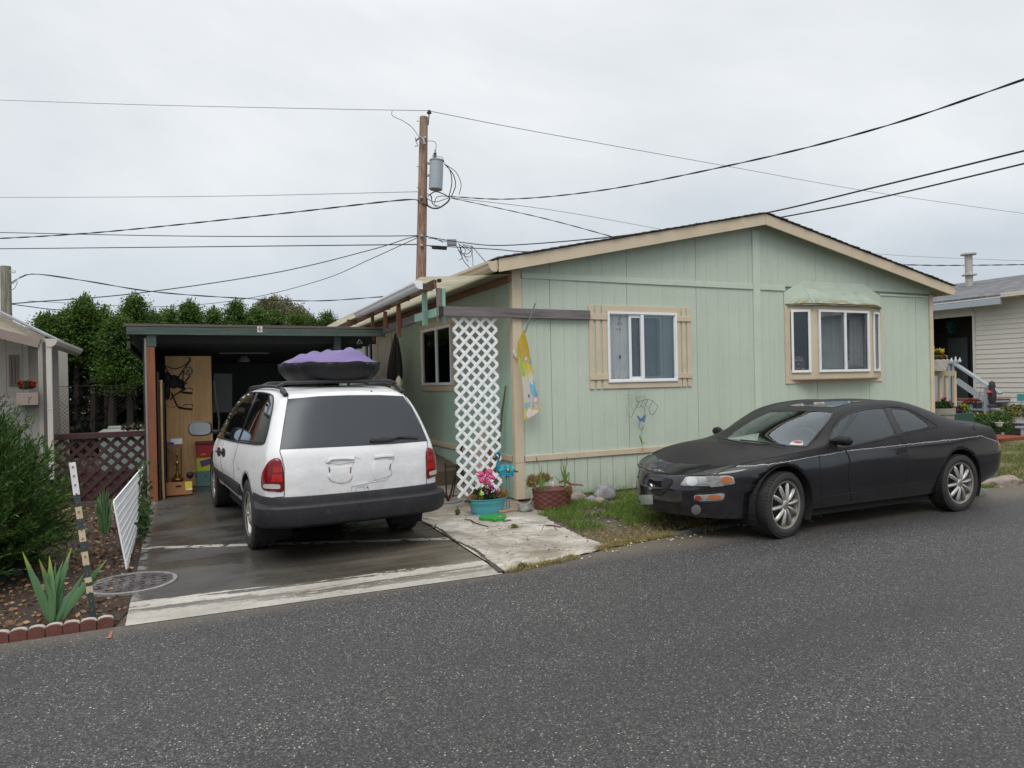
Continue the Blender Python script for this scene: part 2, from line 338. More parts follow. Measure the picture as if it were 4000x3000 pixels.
def mat_driveway():
 """old pale concrete with a dark damp coating worn away in streaks near the road and along a joint"""
 m,t,b=newmat('driveway_concrete');v=ncoord(t);X,Y,Z=axis_xyz(t)
 st=nnoise(t,ncoord(t,(0.5,5,1)),2.0,7,0.65,0.5);f=nnoise(t,v,120,3,0.6);n=nnoise(t,v,1.6,6,0.6)
 yy=nmath(t,'ADD',Y,nmath(t,'ADD',nmath(t,'MULTIPLY',nmath(t,'SUBTRACT',st,0.5),0.55),nmath(t,'MULTIPLY',nmath(t,'SUBTRACT',nnoise(t,v,14,6,0.75),0.5),0.20)))
 yy=nmath(t,'SUBTRACT',yy,nmath(t,'MULTIPLY',nmath(t,'MAXIMUM',nmath(t,'SUBTRACT',-3.0,X),0.0),0.16))
 pale=nramp(t,n,[(0.3,(0.34,0.31,0.265)),(0.7,(0.58,0.55,0.50))])
 dark=nramp(t,n,[(0.3,(0.033,0.031,0.029)),(0.5,(0.058,0.055,0.05)),(0.75,(0.085,0.08,0.068))])
 brown=nramp(t,st,[(0.3,(0.045,0.037,0.026)),(0.7,(0.14,0.12,0.09))])
 dark=nmix(t,nmath(t,'MULTIPLY',nrange(t,X,-3.4,-1.9),nrange(t,Y,-0.6,-1.8)),dark,brown)
 band1=nrange(t,yy,-2.86,-2.83,1,0)
 band2=nmath(t,'MULTIPLY',nrange(t,yy,-2.76,-2.74),nrange(t,yy,-2.58,-2.55,1,0))
 side=nmath(t,'MULTIPLY',nrange(t,X,-4.13,-4.18),nmath(t,'MULTIPLY',nrange(t,nnoise(t,v,7,5,0.7),0.48,0.56),0.45))
 ja=nmath(t,'ABSOLUTE',nmath(t,'SUBTRACT',nmath(t,'ADD',nmath(t,'ADD',Y,0.50),nmath(t,'MULTIPLY',nmath(t,'ADD',X,4.2),0.42)),nmath(t,'MULTIPLY',nmath(t,'SUBTRACT',f,0.5),0.02)))
 joint=nmath(t,'MULTIPLY',nmath(t,'LESS_THAN',ja,0.05),nmath(t,'GREATER_THAN',nnoise(t,v,9,4),0.42))
 k=nmath(t,'MAXIMUM',nmath(t,'MAXIMUM',band1,band2),nmath(t,'MAXIMUM',side,joint))
 k=nmath(t,'MULTIPLY',k,nrange(t,nnoise(t,v,22,5,0.7),0.30,0.48,0.45,1.0))
 c=nmix(t,k,dark,pale);c=nmix(t,nmath(t,'LESS_THAN',ja,0.006),c,(0.03,0.028,0.025))
 c=nmix(t,nmath(t,'MULTIPLY',nrange(t,Y,-2.45,-2.72),0.5),c,nmix(t,st,brown,pale))
 c=nmix(t,nrange(t,f,0.55,0.8,0,0.25),c,(0.3,0.28,0.25))
 t.links.new(c,b.inputs['Base Color'])
 wet=nmath(t,'MULTIPLY',nrange(t,nnoise(t,ncoord(t,(0.8,1.6,1)),1.1,4,0.5),0.42,0.56),nmath(t,'SUBTRACT',1.0,k))
 t.links.new(nrange(t,wet,0,1,0.62,0.16),b.inputs['Roughness']);nbump(t,b,f,0.35,0.004);return m
def mat_slab():
 m,t,b=newmat('pale_concrete');v=ncoord(t);n=nnoise(t,v,2.2,8,0.68,0.4);f=nnoise(t,v,70,4,0.7);s=nnoise(t,ncoord(t,(1.2,3.5,1)),2.6,7,0.7,1.0)
 c=nramp(t,n,[(0.28,(0.20,0.175,0.14)),(0.46,(0.36,0.33,0.285)),(0.58,(0.50,0.47,0.42)),(0.75,(0.60,0.57,0.53))])
 blot=nnoise(t,v,1.1,8,0.72,0.8);c=nmix(t,nrange(t,blot,0.46,0.60,0,0.75),c,(0.19,0.16,0.12));vv=t.nodes.new('ShaderNodeTexVoronoi');vv.feature='DISTANCE_TO_EDGE';vv.inputs['Scale'].default_value=2.1;t.links.new(v,vv.inputs['Vector']);c=nmix(t,nmath(t,'MULTIPLY',nmath(t,'LESS_THAN',vv.outputs[0],0.006),nmath(t,'GREATER_THAN',n,0.5)),c,(0.10,0.08,0.06))
 c=nmix(t,nrange(t,s,0.50,0.66,0,0.8),c,(0.17,0.14,0.10));c=nmix(t,nrange(t,nnoise(t,v,9,6,0.75),0.58,0.68,0,0.55),c,(0.13,0.105,0.075))
 c=nmix(t,nrange(t,f,0.6,0.8,0,0.4),c,(0.16,0.135,0.10))
 X,Y,Z=axis_xyz(t)
 c=nmix(t,nmath(t,'MULTIPLY',nrange(t,Y,-0.95,-0.2),0.75),c,nramp(t,n,[(0.3,(0.13,0.105,0.08)),(0.7,(0.26,0.22,0.18))]))
 t.links.new(c,b.inputs['Base Color']);b.inputs['Roughness'].default_value=0.7;nbump(t,b,f,0.3,0.004);return m
M_dirt=mat_dirt();M_asph=mat_asphalt();M_drive=mat_driveway();M_slab=mat_slab()
sheet('ground',[(-150,-150),(150,-150),(150,150),(-150,150)],-0.012,M_dirt)
road_edge=[(-40,-2.93),(-4.3,-2.93),(-4.18,-2.94),(-1.6,-3.02),(-0.38,-2.74),(0.63,-2.58),(2.2,-2.5),(4.9,-2.35),(6.47,-2.42),(14,-2.3),(120,-2.3)]
sheet('road',[(-40,-60),(120,-60)]+road_edge[::-1],0.0,M_asph)
sheet('driveway',[(-4.22,-2.95),(-1.60,-3.03),(-1.49,-0.69),(-1.42,2.6),(-0.9,2.62),(-0.9,8.4),(-4.22,8.4)],0.004,M_drive)
rag=random.Random(17)
def ragged(P,n=14,a=.03):
 out=[]
 for(x0,y0),(x1,y1)in zip(P[:-1],P[1:]):
  for k in range(n):t=k/n;out.append((x0+(x1-x0)*t+rag.uniform(-a,a),y0+(y1-y0)*t+rag.uniform(-a,a)))
 return out
sheet('concrete_slab',[(-1.585,-3.0)]+ragged([(-1.5,-2.985),(-1.0,-2.90),(-0.62,-2.79),(-0.36,-2.69),(-0.40,-2.45),(-0.36,-1.95),(-0.33,-1.65),(-0.22,-1.1),(-.08,-.95)],12,.018)+[(-0.05,-0.3),(-0.03,-0.02),(-0.03,6.5),(-1.40,6.5),(-1.475,-0.69)],0.008,M_slab)
mb=MB();cr_pts=[(-1.5,-0.69),(-1.47,-1.2),(-1.52,-1.7),(-1.5,-2.2),(-1.55,-2.6),(-1.6,-3.0)]
rr=random.Random(3)
for a,c in zip(spline([(x,y,0.0135)for x,y in cr_pts],10)[:-1],spline([(x,y,0.0135)for x,y in cr_pts],10)[1:]):
 w=0.006+rr.random()*0.014+(0.012 if a.y<-2.7 else 0)
 mb.quad((a.x-w,a.y,.0135),(a.x+w,a.y,.0135),(c.x+w,c.y,.0135),(c.x-w,c.y,.0135))
tag(mb.build('joint_soil',pm('soil_dark',(0.06,0.045,0.035),0.9,fine=90)),kind='structure')
mb=MB();kp=spline([(0.35,-2.66,0.0),(0.6,-2.60,0.01),(0.9,-2.57,0.01),(1.15,-2.55,0.0),(1.3,-2.52,-0.03)],6)
mb.tube([p+Vector((0,rr.uniform(-.01,.01),0.0))for p in kp],[0.024+0.010*rr.random()for p in kp],7)
tag(mb.build('kerb',pm('kerb_stone',(0.085,0.09,0.08),0.85,var=0.3,scale=8,bump=0.6),smooth=True),kind='structure')
c8=mk(2950,900,2.0733);c4=mk(1500,1000,2.37);cP=mk(1200,1050,3.017);c5=mk(1650,1600,2.212);c7=mk(2250,1150,4.148)
def mat_siding(name,col,patch=None):
 m,t,b=newmat(name);v=ncoord(t)
 g=nnoise(t,ncoord(t,(3,3,60)),2.0,5,0.6,0.3);n=nnoise(t,v,0.8,5,0.6)
 pb=t.nodes.new('ShaderNodeNewGeometry')
 c=nramp(t,n,[(0.3,sc(col,0.93)),(0.7,sc(col,1.05))])
 c=nmix(t,nrange(t,g,0.3,0.7,0,0.3),c,sc(col,0.84))
 c=nmix(t,nrange(t,pb.outputs['Random Per Island'],0,1,0,0.12),c,sc(col,0.85))
 X,Y,Z=axis_xyz(t)
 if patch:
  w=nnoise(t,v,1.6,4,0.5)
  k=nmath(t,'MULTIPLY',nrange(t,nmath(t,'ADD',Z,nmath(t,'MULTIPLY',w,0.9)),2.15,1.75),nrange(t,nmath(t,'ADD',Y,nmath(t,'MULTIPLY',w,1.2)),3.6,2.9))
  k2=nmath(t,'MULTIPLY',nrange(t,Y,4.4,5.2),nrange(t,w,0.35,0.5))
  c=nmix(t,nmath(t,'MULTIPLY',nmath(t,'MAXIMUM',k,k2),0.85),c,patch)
 d=nnoise(t,ncoord(t,(2,2,0.5)),2.5,6,0.7)
 c=nmix(t,nmath(t,'MULTIPLY',nrange(t,Z,0.35,0.0),nrange(t,d,0.35,0.6,0,0.6)),c,(0.16,0.15,0.12))
 c=nmix(t,nrange(t,d,0.52,0.8,0,0.28),c,(0.31,0.32,0.26));sk=nnoise(t,ncoord(t,(9,9,.35)),2.2,5,0.6);c=nmix(t,nrange(t,sk,0.56,0.8,0,0.22),c,(0.27,0.30,0.24))
 t.links.new(c,b.inputs['Base Color']);b.inputs['Roughness'].default_value=0.72;b.inputs['Specular IOR Level'].default_value=0.3
 nbump(t,b,g,0.45,0.004);return m
GREEN=(0.505,0.575,0.480);MINT=(0.38,0.58,0.47);TAN=(0.570,0.475,0.342)
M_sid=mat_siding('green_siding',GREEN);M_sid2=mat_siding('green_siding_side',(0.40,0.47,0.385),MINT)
M_tan=pm('tan_trim',TAN,0.65,var=0.06,scale=2,bump=0.25,dirt=(0.3,0.24,0.17),dirtamt=0.3)
M_trimg=pm('green_trim',sc(GREEN,1.0),0.7,var=0.05,bump=0.2,fine=40)
M_white=pm('white_vinyl',(0.78,0.79,0.80),0.4,var=0.03,bump=0.05,dirt=(0.5,0.5,0.47),dirtamt=0.3)
M_groove=pm('groove_shadow',(0.24,0.29,0.23),0.9,var=0.2)
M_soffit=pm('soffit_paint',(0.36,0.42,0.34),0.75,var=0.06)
M_dark=pm('dark_interior',(0.03,0.028,0.027),0.9,var=0.2,bump=0)
M_wglass=glassmat('window_glass',(0.95,0.96,0.96),.45)
M_wglassd=glassmat('window_glass_dark',(0.88,0.92,0.93),.65)
def mat_shingle(name,c0,c1,sxy=(3.3,7)):
 m,t,b=newmat(name);v=ncoord(t);br=t.nodes.new('ShaderNodeTexBrick');br.inputs['Scale'].default_value=1.0
 br.inputs['Brick Width'].default_value=0.33;br.inputs['Row Height'].default_value=0.14;br.inputs['Mortar Size'].default_value=0.008
 br.inputs['Color1'].default_value=(*c0,1);br.inputs['Color2'].default_value=(*c1,1);br.inputs['Mortar'].default_value=(0.02,0.02,0.02,1)
 t.links.new(v,br.inputs['Vector']);f=nnoise(t,v,60,3);n=nnoise(t,v,1.2,5)
 c=nmix(t,nrange(t,f,0.3,0.7,0,0.4),br.outputs[0],sc(c0,0.6));c=nmix(t,nrange(t,n,0.4,0.7,0,0.3),c,sc(c1,1.25))
 t.links.new(c,b.inputs['Base Color']);b.inputs['Roughness'].default_value=0.9;nbump(t,b,br.outputs[1],0.6,0.01);return m
M_shing=mat_shingle('dark_shingles',(0.045,0.04,0.045),(0.085,0.078,0.08))
HW=8.12;HD=15.0
house=T('manufactured_house','pale green mobile home with tan trim, gable end facing the road behind the black coupe','house',(HW/2,HD/2,0))
def planks(mb,fixed,at,u0,u1,zlo,ztop,holes,step=0.2,first=None,gap=0.0045,th=0.016,seam=None,out=-1):
 """vertical grooved boards on the plane x=at (fixed='x') or y=at; ztop is a function of u"""
 us=[u0];u=first if first is not None else u0+step
 while u<u1-0.02:us.append(u);u+=step
 us.append(u1)
 gs=[gap*(1.6 if(i%6)==3 else.5)for i in range(len(us))]if seam else[gap]*len(us)
 for i in range(len(us)-1):
  a,b_=us[i]+gs[i]/2,us[i+1]-gs[i+1]/2
  cuts=sorted(set([a,b_]+[h for H in holes for h in(H[0],H[1])if a<h<b_]))
  for p,q in zip(cuts[:-1],cuts[1:]):
   mid=(p+q)/2;segs=[(zlo,None)]
   for H in holes:
    if H[0]<=mid<=H[1]:
     ns=[]
     for s0,s1 in segs:
      if H[3]<s0+1e-6:ns.append((s0,s1));continue
      ns.append((s0,H[2]));ns.append((H[3],s1))
     segs=ns
   for s0,s1 in segs:
    za=ztop(p)if s1 is None else min(s1,ztop(p));zb=ztop(q)if s1 is None else min(s1,ztop(q))
    if min(za,zb)-s0<0.01:continue
    poly=[(p,s0),(q,s0),(q,zb),(p,za)]
    mb.prism(poly,1 if fixed=='y' else 0,at,at+out*th)
def gable(u):return 3.866-abs(u-4.06)*0.2085
bay_h=(4.72,6.74,1.48,2.60);win_h=(1.40,2.51,1.50,2.41)
mb=MB()
planks(mb,'y',0.0,0.0,HW,0.56,lambda u:2.83,[win_h,bay_h],first=0.112,seam=1)
planks(mb,'y',0.0,0.0,HW,2.90,gable,[],first=0.112,seam=1)
mb.build('siding',M_sid,house)
mb=MB();planks(mb,'y',0.0,0.0,HW,0.02,lambda u:0.49,[],first=0.23,gap=0.007);mb.build('skirting',M_sid,house)
mb=MB()
def back(x0,x1,z0,z1):mb.box(x0,x1,0.002,0.10,z0,z1)
back(0.0,HW,0.0,1.48);back(0.0,1.40,1.48,2.60);back(2.51,4.72,1.48,2.60);back(6.74,HW,1.48,2.60);back(1.40,2.51,1.4801,1.50);back(1.40,2.51,2.41,2.60);back(0.0,HW,2.60,2.90)
mb.prism([(0.0,2.9),(HW,2.9),(HW,gable(HW)),(4.06,gable(4.06)),(0.0,gable(0))],1,0.002,0.10)
mb.build('gable_wall',M_groove,house)
side_h=[(2.22,3.63,1.50,2.41),(6.95,7.72,1.63,2.42)]
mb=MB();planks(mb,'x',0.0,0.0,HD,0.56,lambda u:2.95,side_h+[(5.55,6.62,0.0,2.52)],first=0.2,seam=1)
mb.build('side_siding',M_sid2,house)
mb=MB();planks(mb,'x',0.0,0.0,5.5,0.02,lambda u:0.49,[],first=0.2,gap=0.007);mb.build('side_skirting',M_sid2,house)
mb=MB()
def backs(y0,y1,z0,z1):mb.box(0.002,0.10,y0,y1,z0,z1)
backs(0.1,HD,0,1.50);backs(0.1,2.22,1.5,2.41);backs(3.63,6.95,1.5,2.42);backs(7.72,HD,1.5,2.42);backs(6.95,7.72,1.5,1.63);backs(0.1,HD,2.42,2.95);backs(2.22,3.63,2.41,2.42)
mb.box(HW-.1,HW-.002,0.1,HD,0,2.95);mb.box(0.1,HW-.1,HD-.1,HD,0,3.0);mb.box(0.1,HW-.1,0.1,HD-.1,0.45,0.5);mb.box(0.1,HW-.1,0.12,HD-.1,2.62,2.66)
mb.build('inner_wall',M_groove,house)
mb=MB();mb.box(HW+0.002,HW+0.018,0.0,HD,0.0,2.95);mb.build('far_side_wall',M_sid,house)
mb=MB();mb.box(0.10,4.0,-0.038,-0.0165,0.492,0.565);mb.box(4.004,HW-.06,-0.037,-0.0165,0.492,0.565);mb.box(-0.038,-0.0165,0.10,5.5,0.492,0.565);each(mb,'belt_trim',M_tan,house,bevel=0.003)
mb=MB()
for z0,z1,o in((0.02,0.478,0.0),(0.482,2.92,0.002)):
 mb.box(-0.036-o,0.085+o,-0.036-o,-0.0165,z0,z1);mb.box(-0.036-o,-0.0165,-0.0165,0.05+o,z0,z1)
mb.box(HW-0.06,HW+0.03,-0.042,-0.0165,0.02,2.88);mb.box(HW+.018,HW+.04,-0.0165,0.08,0.02,2.88)
each(mb,'corner_board',M_tan,house,bevel=0.003)
mb=MB();mb.box(3.99,4.13,-0.036,-0.0165,0.566,3.72);mb.box(0.103,3.987,-0.034,-0.0165,2.828,2.902);mb.box(4.133,4.64,-0.034,-0.0165,2.828,2.902);mb.box(6.79,HW-.063,-0.034,-0.0165,2.828,2.86)
each(mb,'gable_band',M_trimg,house,bevel=0.003)
YO=-0.24;XE=0.30
def roofz(x,o=0.0):return 3.93+o-abs(x-4.06)*0.2085
mb=MB()
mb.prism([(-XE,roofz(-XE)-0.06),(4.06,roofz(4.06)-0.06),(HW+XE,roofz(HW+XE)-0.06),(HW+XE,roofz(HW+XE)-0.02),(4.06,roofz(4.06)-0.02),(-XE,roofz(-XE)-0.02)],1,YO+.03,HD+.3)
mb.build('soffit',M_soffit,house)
mb=MB()
for sgn in(-1,1):
 xe=4.06+sgn*(4.06+XE)
 mb.prism([(xe,roofz(xe)-0.165),(4.06+sgn*.002,roofz(4.06)-0.165),(4.06+sgn*.002,roofz(4.06)-0.003),(xe,roofz(xe)-0.003)],1,YO,YO+0.028)
mb.box(-XE-.02,-XE,YO+.03,HD,roofz(-XE)-.14,roofz(-XE)-.012);mb.box(HW+XE,HW+XE+.02,YO+.03,HD,roofz(-XE)-.14,roofz(-XE)-.012)
mb.build('fascia',M_tan,house,bevel=0.003)
mb=MB();rr=random.Random(5)
for sgn in(-1,1):
 n=34
 for k in range(n):
  xa=4.06+sgn*(4.06+XE+.03)*(k/n);xb=4.06+sgn*(4.06+XE+.03)*((k+1.25)/n)if k<n-1 else 4.06+sgn*(4.06+XE+.03)
  y0=YO-0.02-rr.random()*0.014;la,lb=0.006,0.017+rr.random()*.006
  mb.prism([(xa,roofz(xa)+la),(xb,roofz(xb)+lb-0.010),(xb,roofz(xb)+lb+.006),(xa,roofz(xa)+la+0.008)],1,y0,HD+.3)
mb.build('shingle_roof',M_shing,house)
mb=MB();mb.M=Matrix.Translation((2.25,.5,roofz(2.25)+.04))@Matrix.Rotation(-math.atan(.2085),4,'Y');mb.box(-.22,.22,-.2,.3,-.05,0.012);mb.box(-.25,.25,-.23,.33,.012,.022);mb.M=None;mb.build('roof_vent',pm('vent_metal',(0.25,0.25,0.26),0.5,0.3),house,bevel=0.01)
mb=MB()
prof=[(-XE-.022,2.86),(-XE-.022,2.985),(-XE-.15,2.985),(-XE-.15,2.955),(-XE-.13,2.93),(-XE-.12,2.90),(-XE-.085,2.86)]
mb.prism(prof,1,YO+.02,HD-2.0);mb.build('gutter',M_tan,house,bevel=0.003)
mb=MB();mb.prism([(HW+XE+.022,2.88),(HW+XE+.022,2.97),(HW+XE+.12,2.97),(HW+XE+.12,2.93),(HW+XE+.07,2.88)],1,YO+.05,HD-3);mb.build('gutter',M_tan,house)
def frame_boxes(mb,u0,u1,z0,z1,w,d0,d1,ax='y'):
 def bx(a,b_,c,d):
  if ax=='y':mb.box(a,b_,d0,d1,c,d)
  else:mb.box(d0,d1,a,b_,c,d)
 bx(u0,u0+w,z0,z1);bx(u1-w,u1,z0,z1);bx(u0+w,u1-w,z0,z0+w);bx(u0+w,u1-w,z1-w,z1)
fw=MB();frame_boxes(fw,1.372,2.535,1.472,2.435,0.032,-0.052,-0.017);frame_boxes(fw,1.404,2.503,1.504,2.403,0.012,-0.038,-0.01)
fw.box(1.915,1.965,-0.048,-0.012,1.504,2.403)
win1=fw.build('window',M_white,house,bevel=0.003);win1['label']='wide white framed sliding window with tan shutters on the front wall'
mb=MB();mb.box(1.725,1.765,-0.03,-0.004,1.516,2.391);mb.box(1.765,1.912,-0.029,-0.004,1.516,1.548);mb.box(1.765,1.912,-0.029,-0.004,2.355,2.391);mb.build('sash',M_white,win1,bevel=0.002)
mb=MB();frame_boxes(mb,1.968,2.30,1.518,2.389,0.028,0.004,0.02);mb.build('inner_sash',pm('sash_grey',(0.42,0.48,0.50),0.4,bump=0),win1)
mb=MB();mb.box(1.765,1.915,-0.016,-0.013,1.52,2.39);mb.box(1.965,2.49,-0.019,-0.016,1.516,2.391);mb.build('pane',M_wglassd,win1)
mb=MB();mb.box(1.416,1.727,-0.022,-0.019,1.516,2.391);mb.build('pane',M_wglass,win1)
def curtain(name,u0,u1,z0,z1,at,ax,mat,parent,amp=0.018,waves=7,gather=0.0,seed=1):
 r=random.Random(seed);n=60;vs=[];fs=[];ph=r.random()*6
 for i in range(n+1):
  s=i/n
  for k,z in enumerate((z0,(z0+z1)/2,z1)):
   u=u0+(u1-u0)*s;u=u+gather*(1-k/2)*(0.5-s)
   d=at+amp*math.sin(s*waves*6.28+ph+0.4*k)*(1.25-0.3*k)+amp*.5*math.sin(s*waves*2.7*6.28+1)
   vs.append((u,d,z)if ax=='y' else(d,u,z))
 for i in range(n):
  for k in(0,1):fs.append((i*3+k,(i+1)*3+k,(i+1)*3+k+1,i*3+k+1))
 m=MB();m.add(vs,fs);o=m.build(name,mat,parent,smooth=True,recalc=False);return o
def mat_cloth(name,col,trans=0.3,var=0.1):
 m,t,b=newmat(name);n=nnoise(t,ncoord(t),5,5);c=nramp(t,n,[(0.3,sc(col,1-var)),(0.7,sc(col,1+var))])
 t.links.new(c,b.inputs['Base Color']);b.inputs['Roughness'].default_value=0.9;b.inputs['Specular IOR Level'].default_value=0.15
 nbump(t,b,nnoise(t,ncoord(t),300,2),0.1,0.001);return m
M_cur=mat_cloth('sheer_curtain',(0.86,0.84,0.82));M_curd=mat_cloth('grey_curtain',(0.22,0.20,0.20));M_maroon=mat_cloth('maroon_cloth',(0.10,0.02,0.03));M_pink=mat_cloth('pinkish_curtain',(0.80,0.71,0.74))
curtain('curtain',1.40,1.80,1.5,2.42,0.025,'y',M_cur,win1,seed=2,waves=2.0,amp=0.012);curtain('curtain',1.78,2.0,1.5,2.42,0.085,'y',M_curd,win1,seed=5,waves=2)
curtain('curtain',1.97,2.30,1.5,2.42,0.12,'y',pm('dim_blind',(0.13,0.155,0.165),0.8),win1,seed=4,amp=.006,waves=2);curtain('curtain',2.28,2.52,1.5,2.42,0.07,'y',mat_cloth('olive_sheer',(0.42,0.42,0.37)),win1,seed=9,amp=.015,waves=2.2)
mb=MB();mb.box(1.292,2.615,-0.034,-0.0165,2.438,2.518);mb.box(1.292,2.615,-0.034,-0.0165,1.392,1.469);each(mb,'window_trim',M_tan,house,bevel=0.003)
def shutter(x0,x1,parent):
 mb=MB();w=0.068;xs=[x0,(x0+x1-w)/2,x1-w]
 for x in xs:mb.box(x,x+w,-0.033,-0.0165,1.392,2.518)
 for z in(1.515,2.32):mb.box(x0-.004,x1+.002,-0.047,-0.0335,z,z+0.075)
 o=mb.build('shutter',M_tan,parent,bevel=0.002);return o
shutter(1.088,1.366,house);shutter(2.54,2.79,house)
def side_window(y0,y1,z0,z1,mid,name_label,trimw=0.09,dark=True):
 fw=MB();frame_boxes(fw,y0,y1,z0,z1,0.045,-0.05,-0.017,'x');fw.box(-0.046,-0.012,mid-.022,mid+.022,z0+.045,z1-.045)
 w=fw.build('window',M_white,house,bevel=0.003);w['label']=name_label
 mb=MB();mb.box(-0.022,-0.019,y0+.045,y1-.045,z0+.045,z1-.045);mb.build('pane',M_wglassd,w)
 curtain('curtain',mid+.03,y1,z0,z1,0.05,'x',mat_cloth('brown_drape',(0.42,0.37,0.32)),w,waves=6,seed=3)
 mb=MB();mb.box(-0.034,-0.0165,y0-.10,y1+.10,z1+.003,z1+trimw);mb.box(-0.034,-0.0165,y0-.10,y1+.10,z0-trimw,z0-.003)
 for a in(y0-.003,y1+.003+.1):
  for k in range(2):mb.box(-0.033,-0.0165,a-.1-.08*k+.08*(a>mid)*0,a-.1-.08*k+.06,z0-trimw*1,z1+trimw)
 each(mb,'window_trim',M_tan,house,bevel=0.002);return w
side_window(2.19,3.66,1.48,2.43,2.90,'white sliding window of the side wall behind the lattice')
side_window(6.93,7.74,1.61,2.44,7.35,'small white window at the far end of the side wall')
mb=MB();mb.box(-0.05,-0.0165,5.52,5.60,0.5,2.56);mb.box(-0.05,-0.0165,6.56,6.66,0.5,2.56);mb.box(-0.05,-0.0165,5.60,6.56,2.48,2.56);mb.build('door_frame',M_tan,house)
dr=MB();dr.box(-0.03,0.01,5.60,6.56,0.5,2.48);dr=dr.build('door',pm('door_white',(0.50,0.47,0.42),0.5),house);mb=MB();mb.box(-0.045,-0.031,5.66,5.72,1.42,1.47);mb.build('door_latch',pm('black_metal',(0.02,0.02,0.02),0.4,0.5),dr)
bx0,bx1,bl,brr,bd=4.69,6.77,5.06,6.35,-0.20
A0,A1,B1,B0=Vector((bx0,-0.0165,0)),Vector((bl,bd,0)),Vector((brr,bd,0)),Vector((bx1,-0.0165,0))
def facet(mb,P,Q,s0,s1,z0,z1,d0,d1):
 """box on the facet P-Q between fractions s0..s1, from d0 to d1 outwards"""
 t=(Q-P);n=Vector((t.y,-t.x,0)).normalized();n=n if n.y<0 else-n
 a=P+t*s0;b_=P+t*s1
 vs=[a+n*d0,b_+n*d0,b_+n*d1,a+n*d1];vs=[(p.x,p.y,z0)for p in vs]+[(p.x,p.y,z1)for p in vs]
 mb.add(vs,[(0,3,2,1),(4,5,6,7),(0,1,5,4),(1,2,6,5),(2,3,7,6),(3,0,4,7)])
mb=MB()
def bayring(mb,z0,z1,d0,d1):
 for P,Q in((A0,A1),(A1,B1),(B1,B0)):facet(mb,P,Q,0,1,z0,z1,d0,d1)
bayring(mb,1.462,1.60,-0.02,0.004);bayring(mb,2.50,2.602,-0.02,0.004)
for P,Q,fr in((A0,A1,((0,.10),(.86,1))),(A1,B1,((0,.055),(.945,1))),(B1,B0,((0,.14),(.9,1)))):
 for s0,s1 in fr:facet(mb,P,Q,s0,s1,1.60,2.50,-0.02,0.003)
mb.prism([(A0.x,A0.y),(A1.x,A1.y),(B1.x,B1.y),(B0.x,B0.y)],2,1.45,1.461)
mb.box(4.625,6.815,-0.033,-0.0165,1.392,1.46);mb.box(4.625,4.69,-0.033,-0.0165,1.461,2.61);mb.box(6.77,6.815,-0.033,-0.0165,1.461,2.61)
bay=mb.build('bay_window',M_tan,house,bevel=0.002);bay['label']='bay window jutting out under its own small hipped roof'
def bayframe(P,Q,s0,s1,mids,z0=1.56,z1=2.535,w=0.035):
 L_=(Q-P).length;ws=w/L_;mb=MB()
 facet(mb,P,Q,s0,s0+ws,z0,z1,0.004,0.03);facet(mb,P,Q,s1-ws,s1,z0,z1,0.004,0.03)
 facet(mb,P,Q,s0+ws,s1-ws,z0,z0+w,0.004,0.03);facet(mb,P,Q,s0+ws,s1-ws,z1-w,z1,0.004,0.03)
 for m_ in mids:facet(mb,P,Q,m_-ws*.6,m_+ws*.6,z0+w,z1-w,0.003,0.028)
 f=mb.build('window_frame',M_white,bay,bevel=0.002)
 mb=MB();facet(mb,P,Q,s0+ws,s1-ws,z0+w,z1-w,-0.004,0.0);mb.build('pane',M_wglassd if mids==[]else M_wglass,bay)
bayframe(A0,A1,0.12,0.84,[]);bayframe(A1,B1,0.06,0.94,[0.515]);bayframe(B1,B0,0.16,0.90,[])
curtain('curtain',5.12,5.74,1.52,2.55,-0.10,'y',M_cur,bay,seed=6,waves=4,amp=.014);curtain('curtain',5.72,6.32,1.52,2.55,-0.08,'y',M_pink,bay,seed=8,waves=4,amp=.02)
curtain('curtain',5.86,5.94,1.75,2.40,-0.125,'y',M_maroon,bay,seed=8,waves=1,amp=.008)
mb=MB();ez=2.603
E0,E1,F1,F0=Vector((4.62,-0.0165,ez)),Vector((5.0,-0.27,ez)),Vector((6.41,-0.27,ez)),Vector((6.84,-0.0165,ez));R0,R1=Vector((5.09,-0.02,2.865)),Vector((6.35,-0.02,2.865))
up_=Vector((0,0,.02))
mb.add([E0,E1,F1,F0,R0,R1,E0+up_,E1+up_,F1+up_,F0+up_,R0+up_,R1+up_],[(0,3,2,1),(6,7,10),(7,8,11,10),(8,9,11),(0,1,7,6),(1,2,8,7),(2,3,9,8),(3,0,6,9),])
mr,t_,b_=newmat('bay_roof_shingle');v_=ncoord(t_);n_=nnoise(t_,ncoord(t_,(2,9,9)),2.4,5,0.6)
X_,Y_,Z_=axis_xyz(t_)
c_=nramp(t_,nnoise(t_,v_,5,5),[(0.3,(0.28,0.35,0.29)),(0.7,(0.40,0.46,0.38))]);c_=nmix(t_,nmath(t_,'MULTIPLY',nrange(t_,Z_,2.74,2.64),nrange(t_,n_,0.42,0.55)),c_,(0.22,0.19,0.09))
t_.links.new(c_,b_.inputs['Base Color']);b_.inputs['Roughness'].default_value=0.85
mb.build('bay_roof',mr,bay,smooth=False)
mb=MB();mb.prism([(4.62,2.604),(4.62,2.80),(5.03,3.01),(6.38,3.01),(6.81,2.82),(6.81,2.604)],1,-0.030,-0.0165);mb.build('bay_surround',M_trimg,house,bevel=0.002)
mb=MB()
for P in([(4.62,2.604),(4.62,2.80),(5.03,3.01),(6.38,3.01),(6.81,2.82),(6.81,2.604)],):
 for a,b in zip(P[:-1],P[1:]):mb.beam((a[0],-.0175,a[1]),(b[0],-.0175,b[1]),.004,.010)
mb.build('surround_shadow_line',M_groove,bay)  # thin dark bars draw the shadow line around the bay surround
